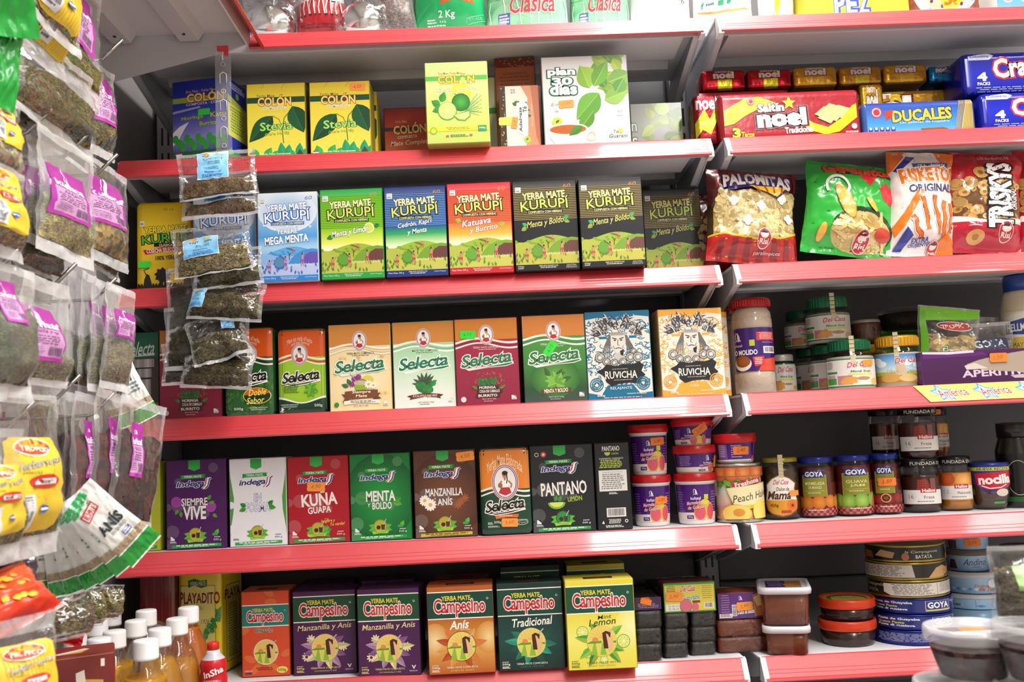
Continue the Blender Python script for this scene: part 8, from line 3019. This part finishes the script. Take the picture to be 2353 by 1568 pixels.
# third cluster
hang('large pouch of dark green leaves at the left edge', -52, 76, 604, 925, -.795, T=.035, herb='#4c5424', fill=.26, lab=kun('BOLDO'), labbox=(.2, .14, .55, .45), seed=71, film='frost', bot=.12, lump=.14)
hang('front mint pouch with magenta label on the fourth hook row', 48, 158, 640, 888, -.835, T=.03, herb='#8a8a60', fill=.68, lab=kun('MENTA HOJA'), labbox=(-.14, .30, .52, .79), seed=72, film='frost', bot=.06, top=.16)
cl = ['#6a6a2c', '#5c5f22', '#7a7638', '#66602a', '#6e5f2e']
for i, (pl, pr, yt, yb, rz, lab_) in enumerate(((132, 166, 640, 880, 90, 'leftmost of the green herb pouches seen edge-on'), (150, 200, 628, 905, 96, 'second from left of the edge-on green herb pouches'),
           (178, 232, 632, 912, 93, 'middle one of the edge-on green herb pouches'), (200, 268, 645, 908, 84, 'second from right of the edge-on green herb pouches'),
           (228, 298, 655, 898, 76, 'rightmost of the edge-on green herb pouches'))):
 hang('%s' % lab_, pl, pr, yt, yb, -.90 + i * .012, rz=rz, T=.022, herb=cl[i], fill=.52, lab=kun('SALVIA') if i in (2, 3, 4) else None, labbox=(.2, .24, .9, .5), film='frost', seed=73 + i, roll=-3 - i * .8, sag=.7, bot=.07)
# fourth cluster: yellow label and red petals
hang('tea pouch with full yellow label and red oval at lower left', -10, 132, 905, 1285, -.795, T=.035, herb='#868050', fill=.5, lab=trop('CEDRÓN'), labbox=(.03, .27, .76, .84), seed=81, film='film', bot=.12, name='tea_pouch', top=.05)
hang('tea pouch with yellow label cut off by left edge, beside the full one', -95, 46, 985, 1300, -.775, T=.035, herb='#8a8458', fill=.5, lab=trop('BOLDO'), labbox=(.02, .27, .78, .78), seed=82, film='film', bot=.12, name='tea_pouch')
pc = ['#3a1212', '#4a1814', '#541a14', '#4c1814', '#3a1010']
for i, (pl, pr, yt, yb, rz, lab_) in enumerate(((106, 146, 910, 1200, 92, 'leftmost of the dark red petal pouches'), (138, 190, 905, 1215, 90, 'second of the dark red petal pouches, mostly hidden'),
           (156, 222, 905, 1225, 86, 'petal pouch with narrow magenta label in the middle'), (196, 290, 900, 1212, 80, 'petal pouch with pink label strip second from right'),
           (236, 348, 915, 1215, 70, 'rightmost dark red petal pouch hanging at a slant'))):
 hang('%s' % lab_, pl, pr, yt, yb, -.895 + i * .014, rz=rz, T=.026, herb=pc[i], fill=.28, lab=kun('HIBISCO') if i >= 2 else None, labbox=(.22, .2, .46, .62), film='film', seed=83 + i, roll=-2 - i * 2.2, hmat='chunks', hname='dried_petals', sag=.7, bot=.06, group='petal pouches on the wall hooks')
# purple pouches low at the left
for i, (pl, pr) in enumerate(((-20, 36), (30, 74))):
 hang('%s purple wrapped pouch low at left edge above the orange bag' % ('left' if i == 0 else 'right'), pl, pr, 1240, 1370, -.82 - .01 * i, rz=84, T=.02, herb='#5a2a58', fill=.2, seed=91 + i, hmat='chunks', group='purple pouches low on the left')
# green and white sachets, fanned out on one hook
def sachet(front):
 def art(W, H):
  a = Art(W, H, '#e6e6e2')
  a.rect(0, 0, 1, .04, '#f4f4f2')
  a.poly([(.0, .06), (.62, .02), (.66, .10), (.1, .2), (0, .2)], '#3fae68')
  rr = random.Random(3)
  a.pool(5)
  for i in range(30):
   a.ell(rr.random() * .6, .06 + rr.random() * .1, .02, mixc('#2a9a54', '#bfe4cc', rr.random()), n=6)
  a.flat()
  if front:
   a.poly([(.12, .22), (.6, .16), (.62, .27), (.16, .33)], '#c8303c')
   a.poly([(.15, .235), (.58, .18), (.595, .255), (.18, .315)], '#f0e4e0')
   a.text('RUMIPAR', .2, .22, .55, .29, '#c8303c', bold=.03, rot=5)
   a.text('ANÍS', .14, .40, .82, .54, '#26343a', bold=.04)
   a.text('EN GRANOS', .3, .56, .8, .6, '#4a545a')
   a.rect(.5, .63, .74, .69, '#5a62b0')
   a.small(.52, .635, .72, .685, 2, '#e0e0f0')
  else:
   a.rect(.3, .3, .6, .42, '#4a545a')
   a.small(.2, .45, .8, .6, 3, '#7a848a', 3, .5)
  a.rect(0, .71, 1, .80, '#a89478')
  a.pool(5)
  for i in range(60):
   a.ell(rr.random(), .715 + rr.random() * .08, .025, mixc('#8a7450', '#c8b490', rr.random()), .012, 6, rr.random() * 3)
  a.flat()
  a.rect(0, .795, 1, .81, '#eef0ea')
  a.rect(0, .81, 1, .985, '#12902f')
  a.rect(0, .985, 1, 1, '#eef2ea')
  return a
 return art
def fan(px, py, X, W, H, roll, rz, front, label, seed, lean=0):
 """sachet whose top centre hangs at the pixel, in the plane X"""
 P = at_x(px, py, X)
 M = Matrix.Rotation(math.radians(rz), 3, 'Z') @ Matrix.Rotation(math.radians(-lean), 3, 'X') @ Matrix.Rotation(math.radians(-roll), 3, 'Y')
 base = P - M @ Vector((0, 0, H))
 return printed_bag('sachet', label, W, H, .009, sachet(front), base, rz, roll, lean, back='#dcdcd8', group='green and white herb sachets', seed=seed, top=.04, bot=.05, wr=.0012)
fan(172, 1136, -.80, .040, .090, 47, 28, True, 'front green and white sachet of the fan, lettering facing out', 101)
FN = ['second from the front in the fan of green and white sachets', 'third from the front in the fan of green and white sachets', 'middle sachet in the fan of green and white sachets', 'fifth sachet from the front of the fan, hanging nearly straight',
 'sixth sachet from the front of the fan, at its left', 'rearmost sachet at the left of the fan']
for i, (px, py, ro, rz) in enumerate(((164, 1142, 39, 30), (152, 1150, 32, 32), (146, 1158, 25, 34), (138, 1165, 16, 36), (130, 1172, 8, 38), (106, 1172, 1, 44))):
 fan(px, py, -.815 - i * .012, .040, .092, ro, rz, False, FN[i], 102 + i)
for i, (px, py, ro, rz) in enumerate(((262, 812, 27, 36), (244, 818, 21, 38), (236, 824, 15, 40))):
 fan(px, py, -.92 - i * .014, .034, .105, ro, rz, False, ('rightmost sachet of the upper bunch by the maroon box', 'middle sachet of the upper bunch behind the edge-on pouches', 'left sachet of the upper bunch behind the edge-on pouches')[i], 121 + i)
# ------------------------------------------------------------------ hanging clip strip with clear herb bags, in front of the shelves
Ys = -.045
t0, t1_ = at(512, 118, Ys), at(500, 890, Ys)
t = thing('clip_strip', 'clear plastic hanging strip with punched clips in front of the blue box', 'strip', (t0.x, Ys, t0.z))
mb = MB()
Wd, Ls = .0255, t0.z - at(505, 560, Ys).z
prof = []
n = 30
def hole(u, v):
 k = (v * Ls / .030) % 1
 return k
mb.box(-Wd / 2, -.0004, -Ls, Wd / 2, .0004, 0, '#ffffff')
mb.build('strip_band', 'frost', t)
for i in range(9):
 z = -.022 - i * .0225
 mb = MB()
 if i % 2 == 0:
  mb.tube([(.0035 * math.cos(a * .5236), -.0007, z + .0035 * math.sin(a * .5236)) for a in range(13)], .0006, '#c9cbd4', n=5)
  mb.build('punched_hole', 'plastic', t)
 else:
  mb.tube([(-.005, -.0006, z - .009), (-.005, -.0012, z + .006), (0, -.0016, z + .009), (.005, -.0012, z + .006), (.005, -.0006, z - .009)], .0008, '#e4e6ee', n=5)
  mb.build('clip_tongue', 'plastic', t)
mb = MB()
mb.box(-.009, -.002, .0, .009, .002, .009, '#d8404c', bev=.0008)
mb.box(.002, -.002, -.008, .009, .002, .0, '#d8404c', bev=.0008)
mb.tube([(0, -.003, -.002), (0, -.004, -.01), (0, -.002, -.016)], .0012, '#e8e8ec', n=6)
mb.build('hanging_hook', 'plastic', t)['label'] = 'red plastic hook'
def blue_label(full=True):
 def art(W, H):
  a = Art(W, H, '#e8eef2')
  a.rect(.02, .02, .98, .98, '#7fbfe8')
  a.grad(.02, .02, .98, .98, [(0, '#9ccdec'), (1, '#6ab4e6')])
  a.ell(.3, .09, .12, '#e0a04a', .07)
  a.ell(.7, .12, .06, '#e8d860', .05)
  a.text('TAJY POTY', .18, .2, .84, .31, '#2c6a80', bold=.03, arch=.4)
  a.text('BOLDO', .36, .38, .74, .44, '#2c7a9a', bold=.02)
  a.small(.34, .47, .84, .51, 1, '#5a9a5a')
  a.small(.2, .6, .74, .68, 2, '#4a7a9a', 3, .4)
  a.text('PROPIEDADES', .24, .74, .78, .79, '#24549a', bold=.02)
  a.small(.14, .83, .88, .96, 3, '#2c5a9a', 4, .4)
  return a
 return art
def clip_bag(label, xl, xr, yt, yb, Y, roll, herb, fill, seed, lab=None, labbox=None, lean=10, T=.024, film='film', **k):
 P0, P1 = at(xl, (yt + yb) / 2, Y), at(xr, (yt + yb) / 2, Y)
 W, zt, zb = P1.x - P0.x, zpx((xl + xr) / 2, yt, Y), zpx((xl + xr) / 2, yb, Y)
 return clear_pouch('herb_pouch', label, W * .96, (zt - zb), T, ((P0.x + P1.x) / 2, Y - .01, zb), 4, roll, lean, herb, fill, lab, labbox or (.2, .05, .5, .5), film, 'clear herb bags on the clip strip', seed=seed, sag=.5, **dict(dict(wr=.0028, lump=.1), **k))
clip_bag('top bag on the clip strip with upright blue label and fine brown seed', 414, 600, 332, 456, -.088, 7, '#8a7050', .68, 131, blue_label(), (.26, .02, .66, .72), lean=20, bot=.05, film='wrap', hmat='seeds', lump=.03)
clip_bag('second bag on the clip strip, only its blue label foot showing', 420, 602, 385, 503, -.072, 5, '#7a6246', .68, 132, blue_label(), (.3, .2, .66, .72), lean=16, bot=.06, film='wrap', hmat='seeds', lump=.03)
clip_bag('bag on the clip strip with tilted blue label over grey green herb', 404, 592, 500, 632, -.086, 9, '#8a7c54', .48, 134, blue_label(), (.14, .30, .60, .72), lean=22, bot=.05, T=.03, film='wrap')
clip_bag('fourth bag on the clip strip, dark herb above the red strip', 446, 612, 565, 662, -.072, 6, '#4c4420', .48, 135, lean=20, T=.03, film='wrap')
clip_bag('fifth bag on the clip strip with glinting corner at right', 452, 607, 595, 686, -.060, 4, '#463e1e', .5, 136, lean=18, T=.028, film='wrap')
clip_bag('bag on the clip strip with blue label corner at left', 428, 606, 640, 738, -.086, -5, '#54492a', .3, 137, blue_label(), (.02, .22, .22, .8), lean=22, T=.034, film='wrap')
clip_bag('wide bag on the clip strip hanging left behind the others', 386, 560, 612, 782, -.050, 2, '#3c3618', .28, 138, lean=6, T=.026)
clip_bag('crumpled shiny bag on the clip strip, pointing down to the right', 448, 586, 712, 828, -.094, 16, '#5c5230', .42, 139, blue_label(), (.62, .2, .84, .45), lean=22, T=.034, film='wrap', wr=.004)
clip_bag('lower bag on the clip strip behind the crumpled one', 380, 584, 700, 848, -.060, 2, '#3a3418', .34, 140, lean=8, T=.03, film='wrap')
clip_bag('lowest front bag on the clip strip with flat sealed foot', 414, 584, 796, 894, -.082, -5, '#4e4422', .25, 141, lean=16, T=.03, film='wrap')
clip_bag('lowest back bag on the clip strip over the maroon box', 374, 566, 785, 882, -.050, 2, '#383016', .25, 142, lean=5, T=.026)
# dim pouches deeper on the hooks, filling the gaps
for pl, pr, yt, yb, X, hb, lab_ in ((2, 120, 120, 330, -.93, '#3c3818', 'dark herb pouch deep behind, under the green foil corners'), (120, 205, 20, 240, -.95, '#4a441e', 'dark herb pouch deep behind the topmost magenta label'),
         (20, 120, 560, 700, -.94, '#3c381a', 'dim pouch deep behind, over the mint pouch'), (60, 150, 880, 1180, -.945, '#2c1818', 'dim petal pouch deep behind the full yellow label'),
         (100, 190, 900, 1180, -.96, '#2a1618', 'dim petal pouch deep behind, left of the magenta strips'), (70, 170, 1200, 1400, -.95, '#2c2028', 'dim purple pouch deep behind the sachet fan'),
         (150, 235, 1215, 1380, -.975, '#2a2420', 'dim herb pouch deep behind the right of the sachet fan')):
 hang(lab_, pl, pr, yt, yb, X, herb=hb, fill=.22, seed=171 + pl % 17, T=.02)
# ------------------------------------------------------------------ foreground, lower left: juice bottles and bags
ZB = .656
def make_bottle(R, H, fill, tint):
 t = thing('juice_bottle', 'x', 'bottle', (0, 0, 0), group='juice bottles at lower left')
 prof = [(R * .82, 0), (R * .94, .004), (R, .02), (R, H * .5), (R * .96, H * .53), (R, H * .56), (R * 1.0, H * .64), (R * .94, H * .72), (R * .76, H * .81), (R * .5, H * .88), (R * .40, H * .915), (R * .40, H * .95)]
 mb = MB()
 mb.lathe(prof, '#ffffff', n=32, cap=False)
 mb.build('bottle_body', 'pet', t)
 mb = MB()
 pz = [(r * .955, max(z, .002)) for r, z in prof if z < H * fill] + [(R * .955 * (.55 if fill > .85 else .8), H * fill)]
 mb.lathe(pz, '#ffffff', n=32)
 mb.build('juice', tint, t)
 mb = MB()
 rc = .0155
 z0, z1 = H * .925, H * .925 + .0235
 mb.lathe([(rc, z0), (rc, z0 + .003), (rc * .985, z0 + .0036), (rc * .985, z1 - .003), (rc * .94, z1 - .0006), (rc * .85, z1), (rc * .1, z1)], '#e9e9ea', n=40)
 mb.build('cap', 'cap', t)
 mb = MB()
 a = Art(R * 3.6, H * .34)
 a.rect(0, 0, 1, 1, '#cf2c26')
 a.rect(0, .55, .45, 1, '#e4e0da')
 a.ell(.4, .35, .2, '#c82420', .1)
 a.ring(.4, .35, .2, .008, '#f0e4e0', .1)
 a.text('Juana', .28, .22, .52, .46, '#f6eeea', bold=.01, shear=.4, rot=8)
 a.rect(.5, .55, .62, .8, ORA)
 cyl_label(mb, a, R, H * .16, H * .5, -105, 105, 26, lift=.0008)
 mb.build('paper_label', 'gloss', t)
 return t
HB = .245
proto = {}
caps = [(335, 1491, 54, .84, 0, 'frontmost juice bottle in the centre of the row'), (228, 1486, 50, .84, 0, 'juice bottle with cap rising behind the pasta box corner'), (136, 1486, 44, .84, 0, 'juice bottle with cap just above the left end of the pasta box'),
  (367, 1463, 49, .86, 0, 'amber juice bottle right behind the frontmost one'), (263, 1468, 48, .84, 0, 'juice bottle left behind the frontmost one'), (173, 1466, 48, .5, 0, 'juice bottle beside the red foil corner'),
  (407, 1438, 46, .78, 0, 'half seen juice bottle with pale upper part, right side'), (312, 1443, 46, .5, 0, 'nearly clear bottle in the middle of the group'), (223, 1441, 46, .5, 0, 'nearly clear bottle second from left at the back'),
  (433, 1412, 44, .9, 1, 'deep orange juice bottle at the right end of the back row'), (336, 1419, 44, .5, 1, 'clear necked bottle at back before the dark red striped pack'), (255, 1419, 43, .5, 0, 'clear necked bottle at back beside the hanging herb bags')]
for px, py, w_, fl, dk, lab in caps:
 d = FPX * .031 / w_
 Y = CAM.y + d * .97
 P = at(px, py, Y)
 k = (fl, dk)
 tint = 'juice_dark' if dk and fl > .8 else 'juice'
 H = P.z - ZB + .011
 if k not in proto:
  o = make_bottle(.0325, HB, fl, tint)
  proto[k] = o
  o['label'] = lab
  o.location = (P.x, P.y, P.z + .011 - HB * .925 - .0235)
 else:
  o = copy_tree(proto[k], lab, (P.x, P.y, P.z + .011 - HB * .925 - .0235))
# small red sauce bottle at the right of the juices
P = at(490, 1500, -.10)
t = thing('sauce_bottle', 'small red sauce bottle with red cap right of the juice bottles', 'bottle', (P.x, -.10, at(490, 1620, -.10).z))
hs = at(490, 1476, -.10).z - t.location.z
mb = MB()
mb.lathe([(.017, 0), (.0195, .004), (.0195, hs * .42), (.0175, hs * .55), (.0195, hs * .64), (.0165, hs * .74), (.010, hs * .82), (.009, hs * .88)], ['#c81c28', '#c81c28', '#c81c28', '#c81c28', '#c81c28', '#c8c8d0', '#c8c8d0'], n=28)
mb.build('bottle_body', 'plastic', t)
mb = MB()
mb.lathe([(.0085, hs * .875), (.0085, hs * .99), (.0075, hs)], '#d8241f', n=20)
mb.build('cap', 'plastic', t)
mb = MB()
a = Art(.05, .05)
a.text('InSha', .2, .2, .9, .45, '#f6eeee', bold=.03, shear=.2, rot=20)
a.small(.2, .65, .8, .75, 2, '#f0c8c8')
a.rect(.3, .8, .7, .95, ORA)
cyl_label(mb, a, .0195, hs * .3, hs * .68, -50, 70, 14, lift=.0008)
mb.build('paper_label', 'gloss', t)
# pasta box
def pasta(W, H):
 a = Art(W, H, '#7a2420')
 a.grad(0, 0, 1, 1, [(0, '#7c2824'), (1, '#6a1c1c')])
 a.line([(0, .02), (1, .0)], .01, '#c8885a')
 for i in range(12):
  t = i / 11
  a.line([(.5 + .1 * math.sin(t * 3), .95 - t * .5), (.72 + .12 * t, .9 - .4 * t)], .06, mixc('#e0b84a', '#c8982c', t))
 a.poly([(.42, .3), (.55, .25), (.62, .95), (.45, 1)], '#e4d8c8')
 a.rect(.8, .08, .86, .22, '#f0e4dc')
 return a
def pasta_top(W, D):
 a = Art(W, D, '#84302a')
 for i in range(10):
  t = i / 9
  a.line([(.1 + .3 * t, .8 - .3 * t), (.5 + .12 * t, .75 - .3 * t)], .05, mixc('#e0b84a', '#d0a43c', t))
 a.poly([(.1, .7), (.55, .35), (.62, .45), (.15, .85)], '#e4dcd4')
 return a
P = at(182, 1530, -.42)
o = carton('pasta_box', 'dark red box with yellow pasta picture in front of the juice bottles', 118, 254, 1506, 5, pasta, Y=-.42, D=.06, side='#7a2822', z=at(182, 1640, -.42).z, yb=1640, rz=22, topart=pasta_top, cat='box', bev=.0015)
# orange snack bag, clear tea pouch and herb bags at the corner
def orange_bag(W, H):
 a = Art(W, H, '#d8401c')
 a.grad(0, 0, 1, 1, [(0, '#e05a20'), (.7, '#d03a1c'), (1, '#c02a1c')])
 rr = random.Random(3)
 for i in range(16):
  a.ell(.2 + rr.random() * .6, .2 + rr.random() * .5, .03 + .03 * rr.random(), mixc('#e89a2c', '#f0c03c', rr.random()), .025, 8)
 return a
P = at_x(40, 1448, -.78)
printed_bag('snack_bag', 'orange red foil bag at lower left edge under the sachet fan', .10, .055, .03, orange_bag, (P.x, P.y, P.z), 62, 14, 40, back='#c8381c', seed=151, top=.05, bot=.06, group='foil bags at lower left')
P = at(142, 1478, -.36)
printed_bag('snack_bag', 'small red foil corner between pasta box and herb bags', .045, .04, .012, lambda W, H: Art(W, H, '#c81c1c'), (P.x, P.y, P.z), 10, -20, 20, back='#c01818', seed=152, group='foil bags at lower left')
P = at_x(45, 1680, -.77)
hang('tea pouch with yellow striped label and crimped silvery top at lower left corner', -30, 128, 1418, 1660, -.76, rz=62, T=.03, herb='#8a8458', fill=.75, lab=trop('ANÍS', True), labbox=(.04, .25, .92, .98), seed=153, film='wrap', bot=.06, name='tea_pouch', top=.22)
hang('brown herb bag standing under the sachet fan', 104, 214, 1365, 1470, -.83, rz=58, T=.04, herb='#6a5a3a', fill=.14, seed=154, film='wrap', bot=.06, top=.05)
hang('narrow herb bag under the fan, left of the back bottle', 196, 240, 1350, 1440, -.835, rz=56, T=.03, herb='#7a7438', fill=.1, seed=155, film='wrap', bot=.05, top=.04)
hang('narrow herb bag under the fan at the right, against the dark red pack', 222, 276, 1345, 1425, -.84, rz=50, T=.03, herb='#6a6030', fill=.1, seed=156, film='wrap', bot=.05, top=.04, roll=-8)
# ------------------------------------------------------------------ foreground, lower right: clear tubs of olives
def olive_tub(label, px, w, yl, Yc, zb, seed, top=True, lidcol='#dcdce0'):
 cx, R = span(px - w / 2, px + w / 2, yl + 30, Yc)
 zl = zpx(px, yl, Yc) - zb
 t = thing('deli_tub', label, 'tub', (cx, Yc, zb), group='clear tubs on the counter')
 mb = MB()
 mb.lathe([(R * .70, 0), (R * .74, .002), (R * .93, zl)], '#ffffff', n=40, cap=False)
 mb.build('tub_shell', 'tubside', t)
 mb = MB()
 def c(u, v):
  return mixc('#3a2a34', '#7a5a50', noise.noise(Vector((u * 14, v * 5, seed))) * .5 + .4)
 mb.grid(lambda u, v: Vector((R * (.69 + .2 * v) * math.cos(2 * math.pi * u), R * (.69 + .2 * v) * math.sin(2 * math.pi * u), .003 + (zl - .012) * v)), 40, 10, c)
 mb.grid(lambda u, v: Vector((R * .89 * v * math.cos(2 * math.pi * u), R * .89 * v * math.sin(2 * math.pi * u), zl - .009)), 30, 4, c)
 mb.build('olives', 'chunks', t)
 mb = MB()
 mb.lathe([(R * .93, zl - .004), (R * 1.0, zl - .003), (R * 1.02, zl + .002), (R * 1.0, zl + .007), (R * .94, zl + .0075), (R * .9, zl + .003), (R * .05, zl + .003)], lidcol, n=44, cap=False)
 mb.build('lid', 'tubplastic', t)
 if top:
  mb = MB()
  a = Art(R * 1.2, R * .9, '#e8e8ea')
  a.rect(.0, .0, 1, .55, '#8a8288')
  a.rect(.35, .1, .8, .5, ORA)
  a.small(.1, .65, .9, .9, 2, '#c8c4c8')
  a.put(mb, lambda x, y, n: Vector(((x - .5) * R * 1.2, (.5 - y) * R * .9 - R * .1, zl + .0036 + n * EPS)))
  mb.build('paper_label', 'gloss', t)
 return zb + zl + .0075
Yt1 = -.76
z0 = olive_tub('bottom clear tub of the left stack, its lid rim showing at the frame foot', 2225, 230, 1585, Yt1, zpx(2225, 1850, Yt1), 5, top=False)
o1 = olive_tub('blurred clear tub of dark olives with orange sticker on its lid', 2232, 200, 1458, Yt1 + .005, z0, 6)
Yt2 = -.80
z1 = olive_tub('clear tub low in the right stack at frame corner', 2420, 240, 1590, Yt2, zpx(2420, 1870, Yt2), 7, top=False)
z2 = olive_tub('clear tub of dark olives in the right stack at the right edge', 2400, 215, 1452, Yt2, z1, 8, top=False)
# a bag of herbs lies on that stack
P = at(2402, 1438, Yt2)
clear_pouch('herb_pouch', 'blurred clear pouch with green label on the right tub stack', .075, .058, .04, (P.x, Yt2, z2), rz=-10, herb='#6a6048', fill=.3, seed=161, film='film', lab=lambda W, H: Art(W, H, '#a8d48a'), labbox=(.2, .25, .7, .55), group='clear herb pouches')
